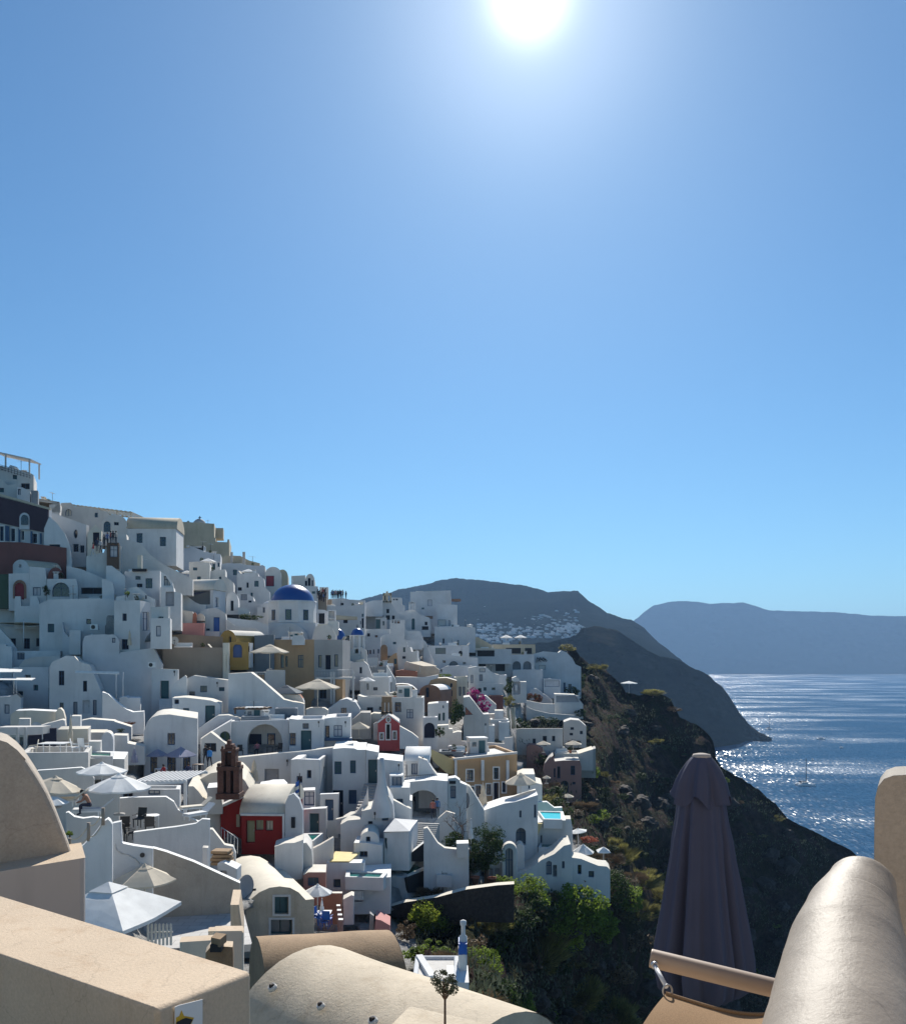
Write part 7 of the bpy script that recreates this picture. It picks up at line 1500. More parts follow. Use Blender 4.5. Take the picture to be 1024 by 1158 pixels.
shrub('potted_plant', 'dark pot plants along the low garden wall', 137, 826, 5, 'leaf_dark', seed=26, D=79, kind='small', cat='plant', wide=1.8, sq=.6)
shrub('agave', 'small spiky agave beside the rope railing', 79, 943, 4, 'leaf_green', seed=27, D=36, kind='tuft', cat='plant')
shrub('cliff_shrub', 'ochre scrub mass under the dusky pink house', 622, 905, 14, 'leaf_olive', seed=28, D=122, kind='small')
shrub('cliff_shrub', 'dark green scrub mass below the ochre one', 635, 925, 16, 'leaf_dark', seed=29, D=112, kind='small')
shrub('cliff_shrub', 'pale green shrub alone high in the dark bowl', 672, 873, 8, 'leaf_green', seed=30, D=150, kind='small')
shrub('cliff_shrub', 'light green shrub alone in the dark bowl', 678, 922, 12, 'leaf_green', seed=31, D=122, kind='small', sq=.7)
shrub('shrub', 'broad yellow-green bush in the middle of the ravine above the tussocks', 630, 1062, 30, 'leaf_lime', seed=8, sq=.8)
shrub('shrub', 'rounded green bush at the right of the ravine under the end terrace', 676, 1045, 26, 'leaf_green', seed=9)
shrub('shrub', 'olive bush beside the closed mauve parasol', 722, 1030, 22, 'leaf_olive', seed=6, kind='tuft', sq=.8)
shrub('shrub', 'wide green bush low in the ravine behind the olive tree', 545, 1090, 26, 'leaf_green', seed=10, sq=.8)
shrub('shrub', 'yellow-olive bush at the very bottom by the sling chair', 700, 1150, 26, 'leaf_olive', seed=7, kind='tuft')
shrub('shrub', 'olive scrub bank falling away right of the lowest villa', 745, 1010, 20, 'leaf_olive', seed=8, kind='tuft', sq=.7, wide=1.5)
# large dark tree
tr = thing('broad_tree', 'big dark green tree leaning over the white street wall', 'tree', W(550, 998, 76))
o = bpy.data.objects.new('crown', folmesh(('tree', 41), 'leaf_dark')); COL.objects.link(o); o.parent = tr; R_ = 27*76/F; o.location = (0, 0, 40*76/F); o.scale = (R_*.95, R_*.9, R_*1.15)
o = bpy.data.objects.new('crown_lobe', folmesh(('tree', 42), 'leaf_dark')); COL.objects.link(o); o.parent = tr; o.location = (-.8, 0, 22*76/F); o.scale = (R_*.6, R_*.6, R_*.6)
m = MB(); b0 = W(550, 1002, 76); m.tube(b0, b0+Vector((0, 0, 1.6)), .24, .17); rr = random.Random(3)
for i in range(7): m.tube(b0+Vector((0, 0, 1.4)), b0+Vector((rr.uniform(-1.3, 1.3), rr.uniform(-.8, .8), rr.uniform(2.4, 4.2))), .09, .02, n=5)
m.build('trunk', 'wood', tr)
br = thing('bare_climber', 'nearly leafless branching climber above the planted court', 'climbing plant', W(510, 960, 72)); m = MB(); rr = random.Random(9)
def grow(m, p, d_, L, r_, k):
    q = p+d_*L; m.tube(p, q, r_, r_*.65, n=5)
    if k == 0: return
    for j in range(2+(k > 2)): grow(m, q, (d_+Vector((rr.gauss(0, .55), rr.gauss(0, .3), rr.gauss(0, .4)))).normalized(), L*rr.uniform(.65, .9), r_*.6, k-1)
grow(m, W(532, 965, 73), Vector((-.5, -.1, .8)).normalized(), 1.3, .09, 5); m.build('branch', 'wood', br)
o = bpy.data.objects.new('foliage', folmesh(('small', 43), 'leaf_dark')); COL.objects.link(o); o.parent = br; o.location = (W(516, 950, 73)-W(510, 960, 72)); o.scale = (1.3, .8, .9)
pt = bpy.data.objects
for i, (x, y) in enumerate(((537, 1000), (556, 1001))):
    c = W(x, y, 75); t = thing('terracotta_pot', ('left', 'right')[0] and ('large terracotta pot in front of the broad tree trunk', 'second terracotta pot under the right side of the broad tree')[i].replace('right side', 'far side'), 'pot', c); MB().lathe(c, [(0, 0), (.25, 0), (.38, .55), (.42, .56), (.42, .64), (.34, .64)], 16).build('body', 'terra', t)
for i, x in enumerate((583, 589, 596)):
    pass
r = thing('palm_trunks', 'group of bare pale trunks under the round green tree', 'tree', W(580, 825, 140)); 
for x, dx in ((574, 1), (578, 3), (581, -1)): m = MB(); m.tube(W(x+dx, 824, 140.5), W(x, 800, 140.5), .3, .2, n=7); m.build('trunk', 'sand', r)
# scattered slope shrubs
rr = random.Random(21); SG = 'low shrubs scattered over the shaded slope and cliff'; n = 0; spots = []
kinds = [('small', 51, 'leaf_dark'), ('small', 52, 'leaf_dark'), ('small', 53, 'leaf_dry'), ('tuft', 54, 'leaf_olive'), ('small', 55, 'leaf_green'), ('small', 56, 'leaf_dark'), ('tuft', 57, 'leaf_dry')]
while n < 190:
    x = rr.uniform(475, 900); y = rr.uniform(770, 1180)
    if not inpoly(x, y, CLIFF) or y < interp(SIL, x)+4 or (x > 790 and y > 930 and rr.random() < .7): continue
    D = depth(x, y); rm = rr.uniform(.5, 1.5)*(1.15 if D > 120 else 1); k = kinds[rr.randrange(7)]
    if D < 70: rm *= .75
    lab = {'leaf_dark': 'dark green scrub bush scattered on the shaded slope', 'leaf_dry': 'brown dry scrub bush scattered on the shaded slope', 'leaf_olive': 'olive grass clump scattered on the shaded slope', 'leaf_green': 'mid green scrub bush scattered on the shaded slope'}[k[2]]
    root = thing('scrub_bush', lab, 'shrub', W(x, y, D)+Vector((0, 0, -.1)), SG+' ('+k[2][5:]+')')
    o = bpy.data.objects.new('foliage', folmesh((k[0], k[1]), k[2])); COL.objects.link(o); o.parent = root; o.location = (0, 0, rm*.4); o.rotation_euler = (0, 0, rr.uniform(0, 6)); o.scale = (rm*rr.uniform(1, 1.5), rm, rm*rr.uniform(.5, .9)); n += 1
# undergrowth: one scattered mesh of grass and low scrub
m = MB(); rr = random.Random(4); vs = []; fs = []
for i in range(26000):
    x = rr.uniform(470, 960); y = rr.uniform(745, 1170)
    if not inpoly(x, y, CLIFF) or y < interp(SIL, x)+1: continue
    if noise.noise(Vector((x*.03, y*.04, 5))) < -.05 and x > 690: continue
    D = UD.get((int(x/6), int(y/6))) if 'UD' in globals() else None
    if D is None:
        if 'UD' not in globals(): UD = {}
        D = depth(x, y); UD[(int(x/6), int(y/6))] = D
    p = W(x, y, depth(x, y) if rr.random() < 0 else D)
    for j in range(2):
        q = p+Vector((rr.gauss(0, .4), rr.gauss(0, .4), rr.uniform(-.2, .15))); s = rr.uniform(.08, .22)*(1+D/200); a_ = rr.uniform(0, 6.28); u = Vector((math.cos(a_), math.sin(a_), 0)); t = Vector((rr.gauss(0, .4), rr.gauss(0, .4), 1)).normalized(); k = len(vs)
        vs += [q-u*s*.35, q+u*s*.35, q+t*s*1.6]; fs.append((k, k+1, k+2))
m.add(vs, fs); o = m.build('undergrowth', 'leaf_grey', None, loc=(0, 0, 0), fix=False); tag(o, kind='stuff')
# rocks
def rock_mesh(seed):
    bm = bmesh.new(); bmesh.ops.create_icosphere(bm, subdivisions=3, radius=1)
    for v in bm.verts: v.co *= 1+.45*noise.fractal(v.co*1.3+Vector((seed*7, 0, 0)), 1, 2, 4)
    me = bpy.data.meshes.new('boulder'); bm.to_mesh(me); bm.free(); me.materials.append(MAT['rock']); return me
RK = [rock_mesh(i) for i in range(4)]; rr = random.Random(8); n = 0
while n < 70:
    x = rr.uniform(600, 900); y = rr.uniform(760, 1170)
    if not inpoly(x, y, CLIFF) or y < interp(SIL, x)+3: continue
    D = depth(x, y); o = bpy.data.objects.new('boulder', RK[n % 4]); COL.objects.link(o); s = rr.uniform(.5, 2.2)*D/170; o.location = W(x, y, D); o.scale = (s*1.3, s, s*.8); o.rotation_euler = (rr.uniform(-.4, .4), 0, rr.uniform(0, 6)); tag(o, 'dark brown boulder jutting from the shaded cliff', 'boulder', 'boulders on the cliff'); n += 1
for i, (x, y, s) in enumerate(((608, 1130, 2.2), (625, 1120, 1.5), (640, 1150, 2.4), (700, 1140, 1.6), (715, 1125, 1.2))):
    D = depth(x, y); o = bpy.data.objects.new('boulder', RK[i % 4]); COL.objects.link(o); o.location = W(x, y, D); o.scale = (s*.5, s*.45, s*.45); tag(o, ('grey boulder at the ravine foot beside the cream vault', 'smaller boulder above the grey one at the ravine foot', 'tall pale rock outcrop at the bottom of the ravine', 'broken rock by the ochre tussock', 'small rock right of the ochre tussock')[i], 'boulder')

# ======================= small rooftop things
rc = random.Random(33)
def rpt(low, a_, b_): return low[0].lerp(low[1], a_).lerp(low[3].lerp(low[2], a_), b_)
big = [r_ for r_ in ROOFS if (r_[1][1]-r_[1][0]).length > 2.2 and (r_[1][3]-r_[1][0]).length > 1.6 and 48 < r_[2] < 215 and 'wall' not in r_[0].name]
def aerial():
    t = thing('aerial', 'thin television aerial standing on a house roof', 'aerial', Vector((0, 0, 0)), 'television aerials on the roofs'); m = MB(); m.tube((0, 0, 0), (0, 0, 2.1), .03, n=5); m.build('mast', 'dmetal', t)
    m = MB(); m.tube((-.5, 0, 1.95), (.6, 0, 2.0), .02, n=4)
    for i in range(6): x = -.45+i*.2; m.tube((x, -.25+.02*i, 1.96), (x, .25-.02*i, 1.96), .014, n=4)
    m.build('antenna', 'alu', t); return t
def pot():
    t = thing('potted_shrub', 'little shrub in a clay pot on a roof terrace', 'plant', Vector((0, 0, 0)), 'clay pots on the roof terraces'); MB().lathe(Vector((0, 0, 0)), [(0, 0), (.16, 0), (.24, .4), (.27, .41), (.2, .41)], 12).build('pot', 'terra', t)
    o = bpy.data.objects.new('foliage', folmesh(('small', 61), 'leaf_dark')); COL.objects.link(o); o.parent = t; o.location = (0, 0, .7); o.scale = (.34, .34, .36); return t
def stack():
    t = thing('roof_chimney', 'small white rendered chimney pot on a flat roof', 'chimney', Vector((0, 0, 0)), 'small chimneys on the flat roofs'); MB().box(Vector((0, 0, 0)), .5, .5, .95).build('shaft', 'white', t); m = MB(); m.box(Vector((0, 0, 1.05)), .66, .66, .1)
    for x in (-.2, .2): m.box(Vector((x, -.2, .94)), .1, .1, .13); m.box(Vector((x, .2, .94)), .1, .1, .13)
    m.build('cap', 'white3', t); return t
def tank():
    t = thing('water_heater', 'steel water tank lying on a roof stand', 'water tank', Vector((0, 0, 0)), 'roof water tanks'); m = MB(); m.tube((-.6, 0, .75), (.6, 0, .75), .26, n=14); m.build('tank', 'alu', t)
    for x in (-.45, .45): m = MB(); m.box(Vector((x, 0, 0)), .06, .4, .55); m.build('stand', 'dmetal', t)
    return t
def lbox():
    t = thing('roof_lounger', 'pale sun lounger on a roof terrace', 'sun lounger', Vector((0, 0, 0)), 'loungers on the roof terraces'); MB().box(Vector((0, 0, .25)), 1.5, .6, .14).build('mattress', 'cream', t); MB().prism([Vector((.7, -.3, .3)), Vector((.7, .3, .3)), Vector((1.15, .3, .8)), Vector((1.15, -.3, .8))], Vector((0, 0, .1))).build('backrest', 'cream', t)
    for x in (-.6, .6): MB().box(Vector((x, 0, 0)), .05, .5, .25).build('leg', 'wood', t)
    return t
def hut():
    t = thing('roof_hut', 'small white stair-head hut', 'hut', Vector((0, 0, 0)), 'small white huts on the flat roofs'); MB().box(Vector((0, 0, 0)), 1.9, 1.5, 1.55).build('wall', 'white3', t); MB().box(Vector((0, 0, 1.55)), 2.05, 1.65, .12).build('roof', 'sunlit_white', t)
    MB().box(Vector((.35, -.76, .0)), .7, .06, 1.35).build('door', 'teal', t); w_ = MB(); w_.box(Vector((-.5, -.76, .75)), .45, .06, .45); w_.build('window', 'glassb', t); return t
def step():
    t = thing('roof_step', 'low white masonry bench', 'bench', Vector((0, 0, 0)), 'low masonry benches on the roofs'); m = MB(); m.box(Vector((0, 0, 0)), 1.8, .6, .42); m.box(Vector((0, .35, 0)), 1.8, .18, .8); m.build('seat', 'sunlit_white', t, bevel=.05); return t
ART = {'hut': 'white stair-head hut', 'step': 'low white masonry bench', 'aerial': 'television aerial', 'pot': 'clay-potted shrub', 'stack': 'small white chimney', 'tank': 'steel water tank', 'lbox': 'pale lounger'}
def shorten(s, n):
    q = s.split()[:n]
    while q[-1] in ('a', 'the', 'with', 'and', 'of', 'under', 'its', 'at', 'to', 'two', 'four', 'in', 'on', 'by', 'right', 'left', 'beside', 'below', 'above', 'from', 'small', 'one', 'behind', 'between', 'over', 'large', 'long', 'dark', 'tall', 'for', 'blue', 'white', 'big', 'wide', 'an', 'grey', 'three'): q.pop()
    return ' '.join(q)
for mk, n in ((aerial, 26), (pot, 34), (stack, 20), (tank, 9), (lbox, 14), (hut, 26), (step, 26)):
    src = mk(); first = True; rc.shuffle(big)
    seen = set(); pick = [b_ for b_ in big if not (b_[0]['label'] in seen or seen.add(b_[0]['label']))][:n]
    if mk is hut: pick = [b_ for b_ in big if b_[2] < 160 and b_[0].location.z < CAMZ+4 and (b_[1][1]-b_[1][0]).length > 4 and (b_[1][3]-b_[1][0]).length > 3][:26]
    for i in range(len(pick)):
        r_, low, D_r = pick[i]; lb = ART[mk.__name__]+' on top of the '+shorten(r_['label'], 7); p = rpt(low, rc.uniform(.15, .85), rc.uniform(.15, .8))
        yaw_ = r_['_yaw'] if mk in (hut, step) and '_yaw' in r_ else rc.uniform(0, 6.28)
        if mk is hut: p = rpt(low, rc.uniform(.3, .7), .68)
        if first: src.location = p; src.rotation_euler = (0, 0, yaw_); src['label'] = lb; first = False
        else: dup(src, p, yaw_, rc.uniform(.85, 1.15), lb)
# ======================= foreground
hh = CAMZ-2.0
A = Vector((-1.279, 5.55, hh)); B = Vector((-1.686, 4.97, hh)); C_ = Vector((-3.07, 5.90, hh)); D_ = Vector((-3.82, 7.35, hh))
ex = (C_-B); C2 = B+ex*2.2; D2 = A+(D_-A)*1.9
r = thing('roof_box', 'large tan rendered roof block with a cracked sandy top', 'roof block', Vector((B.x, B.y, hh-2.5)))
MB().prism([B, A, D2, C2], Vector((0, 0, -2.5))).build('wall', 'fg_box', r, bevel=.035)
rt = (A-B).normalized(); nrm = Vector((rt.y, -rt.x, 0))
def onface(s, z, o=.006): return B+rt*s+Vector((0, 0, z))+nrm*o
# pixel -> (s,z) on the right-hand face
fp = Plane(Vector(B), math.atan2(rt.y, rt.x))
def FQ(x, y, o=.01): u, z = fp.hit(200+x/5.12, 958+y/5.12); return fp.at(u, z, -o)
pts = [FQ(-20, 1200), FQ(-20, 925), FQ(0, 915), FQ(140, 880), FQ(140, 1200)]
sg = thing('warning_sign', 'white sign with part of a yellow star on the end of the tan roof block', 'sign', pts[0])
MB().prism(pts, -fp.b*.004).build('board', 'fwhite', sg)
plain('signy', (.62, .38, .02)); 
MB().prism([FQ(*q, .016) for q in ((-15, 985), (5, 975), (16, 943), (30, 975), (88, 985), (72, 1020), (80, 1060), (-15, 1060))], -fp.b*.002).build('star', 'signy', sg)
MB().prism([FQ(*q, .02) for q in ((-15, 1010), (20, 992), (40, 985), (80, 995), (66, 1018), (76, 1060), (-15, 1060))], -fp.b*.002).build('emblem', 'black', sg)
# grey vault on the left
T(0, 820, 5.12)
r = H('grey_vault', 'rough grey stucco vault with a thin sunlit rim', 'vault', [(-420, 420), (-330, 220), (-200, 110), (-80, 80), (0, 88), (40, 100), (100, 145), (150, 200), (210, 290), (270, 390), (330, 520), (380, 650), (425, 768)], 860, 11, 1.3, rim=False, wm='fg_grey', rm='fg_grey', nocp=True, yaw=27)
r = H('vault_base_wall', 'smooth grey base wall with a cream coping under the grey vault', WL, [(-400, 950), (0, 848), (495, 768)], 1160, 10.6, 1.0, rim=False, wm='fg_wallgrey', rm='fg_box', nocp=True, yaw=26)
# big cream barrel vault
def barrel(name, label, a, b, R_, wm, rm, ext=1.5, seg=20, wob=.03):
    ax = (b-a).normalized(); n_ = Vector((ax.y, -ax.x, 0)); r = thing(name, label, 'vault', a-Vector((0, 0, R_))); m = MB(); L = (b-a).length; nn = 26; vs = []
    for j in range(nn+1):
        p = a+ax*L*j/nn
        for i in range(seg+1):
            t = math.pi*i/seg; q = p+n_*R_*math.cos(t)+Vector((0, 0, R_*math.sin(t)-R_)); q += (n_*math.cos(t)+Vector((0, 0, math.sin(t))))*wob*noise.noise(q*.7); vs.append(q)
    m.add(vs, [(j*(seg+1)+i, j*(seg+1)+i+1, (j+1)*(seg+1)+i+1, (j+1)*(seg+1)+i) for j in range(nn) for i in range(seg)], True); m.build('roof', rm, r, fix=True)
    w_ = MB()
    for p, s in ((a, -1), (b, 1)):
        arcp = [p+n_*(R_-.0)*math.cos(math.pi*i/seg)+Vector((0, 0, R_*math.sin(math.pi*i/seg)-R_)) for i in range(seg+1)]
        pl = [p+n_*R_-Vector((0, 0, R_+ext))]+arcp+[p-n_*R_-Vector((0, 0, R_+ext))]; w_.add(pl, [tuple(t) for t in tessellate_polygon([pl])])
    for s in (-1, 1): w_.quad(a+n_*R_*s-Vector((0, 0, R_)), b+n_*R_*s-Vector((0, 0, R_)), b+n_*R_*s-Vector((0, 0, R_+ext)), a+n_*R_*s-Vector((0, 0, R_+ext)))
    w_.build('wall', wm, r); return r
cv = barrel('cream_barrel_vault', 'large pale cream barrel vault with small stone-plugged drain holes', Vector((-2.32, 13.7, CAMZ-4.56)), Vector((.62, 11.07, CAMZ-4.56)), 1.66, 'fg_cream', 'fg_cream')
def drain(px, py, par, r_=.07):
    D = 11.5; best = None
    d0 = Vector(((px-CX)/F, 1, -(py-HY)/F)); a = Vector((-2.32, 13.7, CAMZ-4.52)); ax = (Vector((.98, 10.75, CAMZ-4.52))-a).normalized(); c0 = a-Vector((0, 0, 1.7))
    for k in range(4000):
        t = 8+k*.002; q = EYE+d0*t; v = q-c0; v = v-ax*v.dot(ax)
        if v.length < 1.72: break
    nn = v.normalized()
    m = MB(); m.tube(q-nn*.02, q+nn*.035, r_, r_*.85, n=14); m.build('drain_collar', 'white3', par)
    m = MB(); m.box(q+nn*.02-Vector((0, 0, .03)), r_*1.1, r_*1.0, .07, .5); m.build('drain_stone', 'rock', par, bevel=.02)
drain(308, 1117, cv); drain(362.5, 1138, cv, .06); drain(421.5, 1155, cv, .07)
bv = barrel('brown_barrel_vault', 'weathered brown barrel vault behind the large cream one', Vector((-4.3, 19.2, CAMZ-6.18)), Vector((-1.42, 20.3, CAMZ-6.38)), 1.42, 'fg_brown', 'fg_brown')
bpy.data.objects.remove if False else None
m = MB(); q = W(462, 1100, 20.0); m.prism([q, q+Vector((-.1, -2, -.05)), q+Vector((-1.9, -1.9, -.05)), q+Vector((-1.2, .2, 0))], Vector((0, 0, -.3)))
m.build('ledge', 'sand', bv)
# pale slab bottom centre
T(380, 958, 5.12)
sl = thing('pale_slab', 'smooth pale slab roof rising at the bottom edge beside the little olive tree', 'roof', W(500, 1158, 8))
def onz(px, py, z): t = (CAMZ-z)/((py-HY)/F); return W(px, py, t)
zz = CAMZ-3.3
MB().prism([onz(437, 1163, zz), onz(461, 1139, zz), onz(465, 1138, zz), onz(575, 1163, zz), onz(580, 1300, zz), onz(400, 1300, zz)], Vector((0, 0, -.5))).build('slab', 'fg_cream', sl, bevel=.05)
# small olive tree
ot = thing('olive_tree', 'small clipped olive tree in front of the cream vault', 'tree', W(503, 1200, 7.2)); b0 = W(503, 1200, 7.2); tp = W(503, 1130, 7.2); R_ = 15.5*7.2/F
m = MB(); m.tube(b0, tp, .012, .009, n=8); rr = random.Random(2)
for i in range(9): m.tube(tp-Vector((0, 0, .01)), W(503, 1112, 7.2)+Vector((rr.uniform(-.8, .8)*R_, rr.uniform(-.8, .8)*R_, rr.uniform(-.6, .9)*R_)), .006, .002, n=5)
m.build('trunk', 'wood', ot)
cw_ = foliage(77, 1500, 30, .085, 1.05)
for v in cw_.v: v *= R_*1.05
cw_.v = [v+W(503, 1113, 7.2) for v in cw_.v]; cw_.build('crown', 'leaf_grey', ot, fix=False)
# parasol
ax_ = W(793, 852, 5.8); sc_ = 5.8/F/3.16
up = thing('closed_parasol', 'big closed mauve-grey parasol above the dark cliff', 'parasol', W(793, 1200, 5.8))
prof = [(60, 922), (110, 905), (146, 870), (156, 810), (153, 760), (143, 690), (131, 600), (119, 500), (108, 420), (102, 350), (92, 290), (88, 250), (82, 215), (62, 150), (40, 90)]
def fold(t, k): return .95+(.42*(abs(math.sin(4*t+.6+.5*math.sin(3*t)))**.7-.62)+.08*math.sin(17*t+1.3))*min(1, 1.6*(1-k))+.04*math.sin(5*t+9*k)*k
def z_of(y): return ax_.z-(y-45)*sc_
m = MB(); m.lathe(Vector((ax_.x, ax_.y, 0)), [(r_*sc_, z_of(y)) for r_, y in prof], 120, fold=fold); m.build('canopy', 'parasolcloth', up)
cape = [(94, 196), (90, 180), (82, 150), (66, 110), (48, 78), (36, 62), (30, 56)]
def fold2(t, k): return 1+(.17*math.sin(7*t+2+.4*math.sin(2*t))+.07*math.sin(15*t))*(1-k)**.6
m = MB(); n = 96; vs = []
for k, (r_, y) in enumerate(cape):
    for i in range(n):
        t = 2*math.pi*i/n; rr_2 = r_*sc_*fold2(t, k/6); dz = (-.06*abs(math.sin(2*t+1))**1.5-.02*math.sin(7*t) if k == 0 else 0)+(-.03*abs(math.sin(2*t+1)) if k == 1 else 0); vs.append(Vector((ax_.x+rr_2*math.cos(t), ax_.y+rr_2*math.sin(t), z_of(y)+dz)))
m.add(vs, [(k*n+i, k*n+(i+1) % n, (k+1)*n+(i+1) % n, (k+1)*n+i) for k in range(6) for i in range(n)], True); m.build('cape', 'parasolcloth', up)
m = MB(); m.lathe(Vector((ax_.x, ax_.y, z_of(62))), [(30*sc_, 0), (33*sc_, .012), (30*sc_, .025), (14*sc_, .032), (0, .033)], 32); m.build('cap', 'capcloth', up)
m = MB(); m.tube(Vector((ax_.x, ax_.y, z_of(1500))), Vector((ax_.x, ax_.y, z_of(80))), .024, n=12); m.build('pole', 'dmetal', up)
# sling chair
T(700, 838, 3.16)
ch_ = thing('sling_chair', 'canvas sling chair with a round tan tube and steel hook', 'chair', W(800, 1158, 2.3))
p0, p1 = TW(110, 776, 2.62), TW(640, 905, 2.50)
m = MB(); m.tube(p0, p1, .0275, n=28); m.build('roll_bar', 'bar', ch_, bevel=.004)
h0, h1 = TW(124, 800, 2.585), TW(168, 880, 2.50)
m = MB(); m.tube(h0+Vector((0, 0, .002)), h0+Vector((0, -.012, 0)), .011, n=14); m.build('bolt', 'metal', ch_)
m = MB(); m.tube(h0+Vector((0, -.012, 0)), h1, .0065, n=10); m.build('hook_rod', 'alu', ch_)
m = MB(); rc = TW(172, 893, 2.48)
for i in range(16):
    t0, t1 = 2*math.pi*i/16, 2*math.pi*(i+1)/16; m.tube(rc+Vector((.013*math.cos(t0), 0, .017*math.sin(t0))), rc+Vector((.013*math.cos(t1), 0, .017*math.sin(t1))), .003, n=6, cap=False)
m.build('ring', 'metal', ch_)
m = MB(); NX, NY = 30, 14; tl, trr = TW(165, 905, 2.48), TW(640, 965, 2.42); bl, brr = TW(40, 1090, 2.20), TW(640, 1130, 2.15); vs = []
for j in range(NY+1):
    for i in range(NX+1):
        u, v = i/NX, j/NY; q = (tl.lerp(trr, u)).lerp(bl.lerp(brr, u), v); q.z -= .035*math.sin(math.pi*min(1, u*1.1))*(1-.3*v)-.01*math.sin(u*5+v*3); vs.append(q)
m.add(vs, [(j*(NX+1)+i, j*(NX+1)+i+1, (j+1)*(NX+1)+i+1, (j+1)*(NX+1)+i) for j in range(NY) for i in range(NX)], True)
lo = [v-Vector((0, 0, .004)) for v in vs]; m.add(lo, [(j*(NX+1)+i, (j+1)*(NX+1)+i, (j+1)*(NX+1)+i+1, j*(NX+1)+i+1) for j in range(NY) for i in range(NX)], True)
m.build('sling', 'canvas', ch_, fix=False)
m = MB(); pr = None
for i in range(NX+1):
    q = vs[i]+Vector((0, 0, .002))
    if pr is not None: m.tube(pr, q, .006, n=6, cap=False)
    pr = q
m.build('hem', 'canvas', ch_)
# rounded wall
rw = thing('rounded_wall', 'glossy pale rounded plaster wall with a square pillar', 'wall', W(960, 1158, 2.0))
def outline(pts, D, dep, bev, nm, mat, yaw=0, seg=8):
    pl = Plane(W(pts[0][0], pts[0][1], D), math.radians(yaw)); q = [pl.at(*pl.hit(*p)) for p in pts]
    o = MB().prism(q, pl.b*dep).build(nm, mat, rw, bevel=bev, seg=seg); return o
def capsule(path, nm, mat):
    m = MB(); n = 96; rings = []; c = [(W(x, y, D), r_) for x, y, D, r_ in path]; N = 160; L = []
    for i in range(N+1):
        t = i/N*(len(c)-1); k = min(int(t), len(c)-2); f = t-k; f2 = f*f*(3-2*f)*.35+f*.65; L.append((c[k][0].lerp(c[k+1][0], f), c[k][1]*(1-f2)+c[k+1][1]*f2))
    d0 = (L[0][0]-L[3][0]).normalized(); H0 = []
    for j in range(1, 9):
        t = math.pi/2*j/8; H0.insert(0, (L[0][0]+d0*L[0][1]*math.sin(t)*.8, max(.002, L[0][1]*math.cos(t))))
    L = H0+L; vs = []
    for i, (p, r_) in enumerate(L):
        d_ = (L[min(i+2, len(L)-1)][0]-L[max(i-2, 0)][0]).normalized(); u = Vector((1, 0, 0)); u = (u-d_*u.dot(d_)).normalized(); v_ = d_.cross(u)
        for k in range(n):
            t = 2*math.pi*k/n; q = p+(u*math.cos(t)+v_*math.sin(t))*r_; q += (q-p)*(.05*noise.noise(q*3)+.010*noise.noise(q*14)+.003*noise.noise(q*45)); vs.append(q)
    m.add(vs, [(i*n+k, i*n+(k+1) % n, (i+1)*n+(k+1) % n, (i+1)*n+k) for i in range(len(L)-1) for k in range(n)], True); m.add(vs[:n], [tuple(range(n))], True)
    return m.build(nm, mat, rw)
capsule([(974, 1003, 2.5, .092), (964, 1036, 2.4, .122), (958, 1080, 2.25, .148), (953, 1130, 2.1, .160), (950, 1200, 1.9, .168), (946, 1330, 1.6, .17)], 'parapet', 'gloss')
outline([(987, 1240), (988, 938), (989, 903), (992, 890), (999, 881), (1010, 877), (1030, 876), (1140, 876), (1140, 1240)], 2.75, .25, .03, 'pillar', 'fgwall', yaw=-28)

# unseen floor and wall, added to bounce warm sunlight onto the near walls
m = MB(); m.box(Vector((0, -3.1, CAMZ-1.95)), 9, 12, .3); o = m.build('bounce_floor', 'fg_box', None, loc=(0, 0, 0)); tag(o, kind='structure')
r = thing('cream_house', 'cream house front closing the viewing terrace, out of the picture', 'house', Vector((0, -5, CAMZ-1.6))); MB().box(Vector((0, -6, CAMZ-1.6)), 26, 1.5, 6.5).build('wall', 'bounce_plaster', r)
# paved court
zc = CAMZ-(1046-HY)/F*38.6
def brickmat():
    m = bpy.data.materials.new('courtpave'); MAT['courtpave'] = m; g = G(nt(m)); geo = g.n('ShaderNodeNewGeometry'); bt = g.n('ShaderNodeTexBrick', i_Scale=1.0); bt.inputs['Color1'].default_value = (.42, .41, .40, 1); bt.inputs['Color2'].default_value = (.50, .49, .47, 1); bt.inputs['Mortar'].default_value = (.28, .27, .26, 1); bt.inputs['Mortar Size'].default_value = .015; bt.inputs['Brick Width'].default_value = .8; bt.inputs['Row Height'].default_value = .5
    g.l(geo, 'Position', bt, 'Vector'); b = g.n('ShaderNodeBsdfPrincipled', i_Roughness=.8); g.l(bt, 0, b, 'Base Color'); o = g.n('ShaderNodeOutputMaterial'); g.l(b, 0, o, 0)
brickmat()
MB().prism([onz(150, 1075, zc), onz(285, 1068, zc), onz(272, 1018, zc), onz(150, 1018, zc)], Vector((0, 0, -.3))).build('courtyard_paving', 'courtpave', None, loc=(0, 0, 0))['kind'] = 'structure'
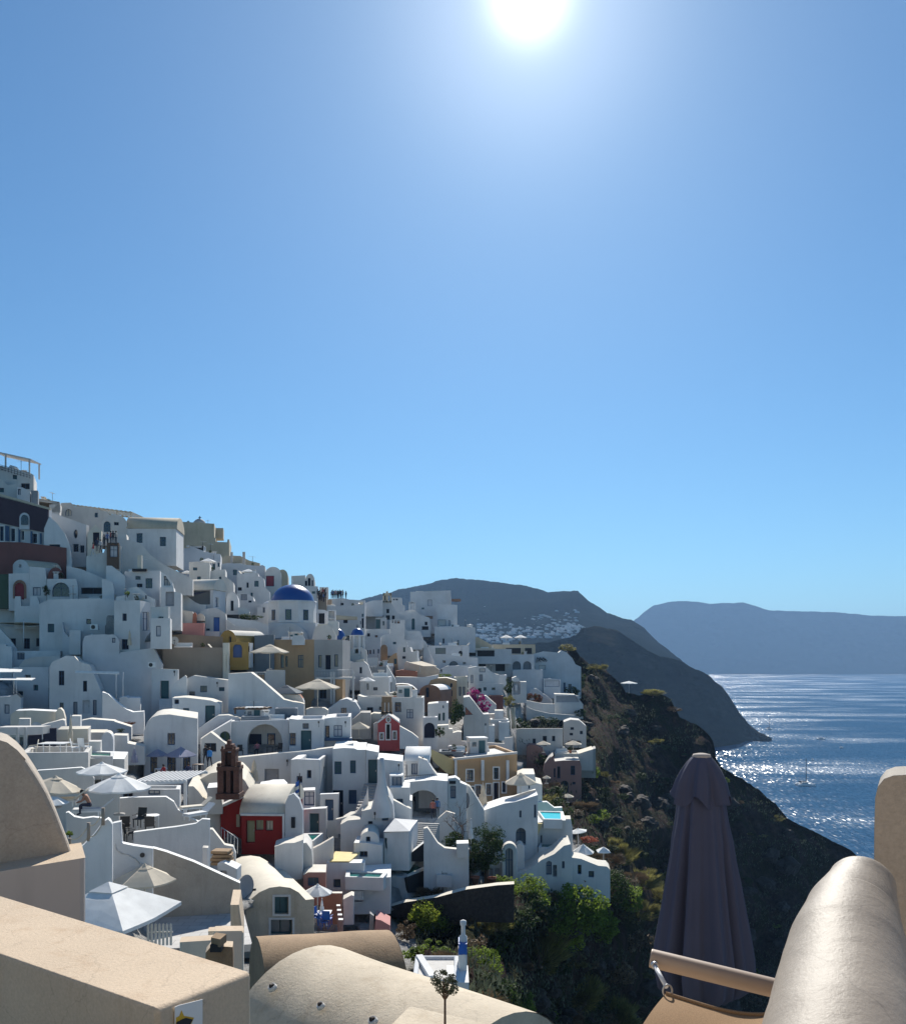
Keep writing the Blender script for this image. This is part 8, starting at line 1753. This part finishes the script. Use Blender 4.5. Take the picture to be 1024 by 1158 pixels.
# ======================= camera, light, world
cam = bpy.data.cameras.new('camera'); co = bpy.data.objects.new('camera', cam); COL.objects.link(co); co.location = EYE; co.rotation_euler = (math.radians(90), 0, 0)
cam.sensor_fit = 'HORIZONTAL'; cam.sensor_width = 36; cam.lens = 36*F/1024; cam.shift_y = (HY-579)/1024; cam.clip_start = .05; cam.clip_end = 30000; SC.camera = co
sl_ = bpy.data.lights.new('sun', 'SUN'); sl_.energy = SUN_E; sl_.angle = math.radians(.5); sl_.color = (1, .95, .86); so = bpy.data.objects.new('sun', sl_); COL.objects.link(so); so.rotation_euler = SUNDIR.to_track_quat('Z', 'Y').to_euler()
wd = bpy.data.worlds.new('World'); SC.world = wd; wd.use_nodes = True; t = wd.node_tree; t.nodes.clear(); g = G(t)
sk = g.n('ShaderNodeTexSky', sky_type='NISHITA', sun_disc=False, sun_elevation=SUN_EL, sun_rotation=SUN_AZ, altitude=100.0, air_density=SKY[1], dust_density=SKY[2], ozone_density=SKY[3])
bg = g.n('ShaderNodeBackground', i_Strength=SKY[0])
# solar aureole: extra light scattered close round the sun's direction
tc = g.n('ShaderNodeTexCoord'); vm_ = g.n('ShaderNodeVectorMath', operation='DOT_PRODUCT'); nm = g.n('ShaderNodeVectorMath', operation='NORMALIZE'); g.l(tc, 'Generated', nm, 0); g.l(nm, 0, vm_, 0); vm_.inputs[1].default_value = SUNDIR
def powr(e, s):
    mxx = g.n('ShaderNodeMath', operation='MAXIMUM'); g.l(vm_, 'Value', mxx, 0); mxx.inputs[1].default_value = 0
    p_ = g.n('ShaderNodeMath', operation='POWER'); g.l(mxx, 0, p_, 0); p_.inputs[1].default_value = e
    q_ = g.n('ShaderNodeMath', operation='MULTIPLY'); g.l(p_, 0, q_, 0); q_.inputs[1].default_value = s; return q_
s1 = powr(2200.0, GLOW[0]); s2 = powr(170.0, GLOW[1]); s3 = powr(22.0, GLOW[2]); ad0 = g.n('ShaderNodeMath', operation='ADD'); g.l(s1, 0, ad0, 0); g.l(s2, 0, ad0, 1); ad1 = g.n('ShaderNodeMath', operation='ADD'); g.l(ad0, 0, ad1, 0); g.l(s3, 0, ad1, 1)
cg = g.n('ShaderNodeMix', data_type='RGBA', blend_type='ADD'); cg.inputs[0].default_value = 1
tn = g.n('ShaderNodeMix', data_type='RGBA', blend_type='MULTIPLY'); tn.inputs[0].default_value = 1; tn.inputs[7].default_value = c4(TINT); g.l(sk, 0, tn, 6); g.l(tn, 2, cg, 6)
cm = g.n('ShaderNodeVectorMath', operation='SCALE'); cm.inputs[0].default_value = (1, .98, .93); g.l(ad1, 0, cm, 'Scale'); g.l(cm, 0, cg, 7)
g.l(cg, 2, bg, 0); o = g.n('ShaderNodeOutputWorld'); g.l(bg, 0, o, 0)
SC.view_settings.view_transform = 'Standard'; SC.view_settings.look = 'None'; SC.view_settings.gamma = 1; SC.view_settings.exposure = EXPO
SC.cycles.use_denoising = True; SC.cycles.max_bounces = 6; SC.cycles.diffuse_bounces = 4; SC.cycles.volume_bounces = 0; SC.cycles.sample_clamp_indirect = 8
for o in bpy.data.objects:
    if o.parent is not None or 'kind' in o or o.type in ('CAMERA', 'LIGHT'): continue
for me in bpy.data.meshes:
    if me.users == 0: bpy.data.meshes.remove(me)
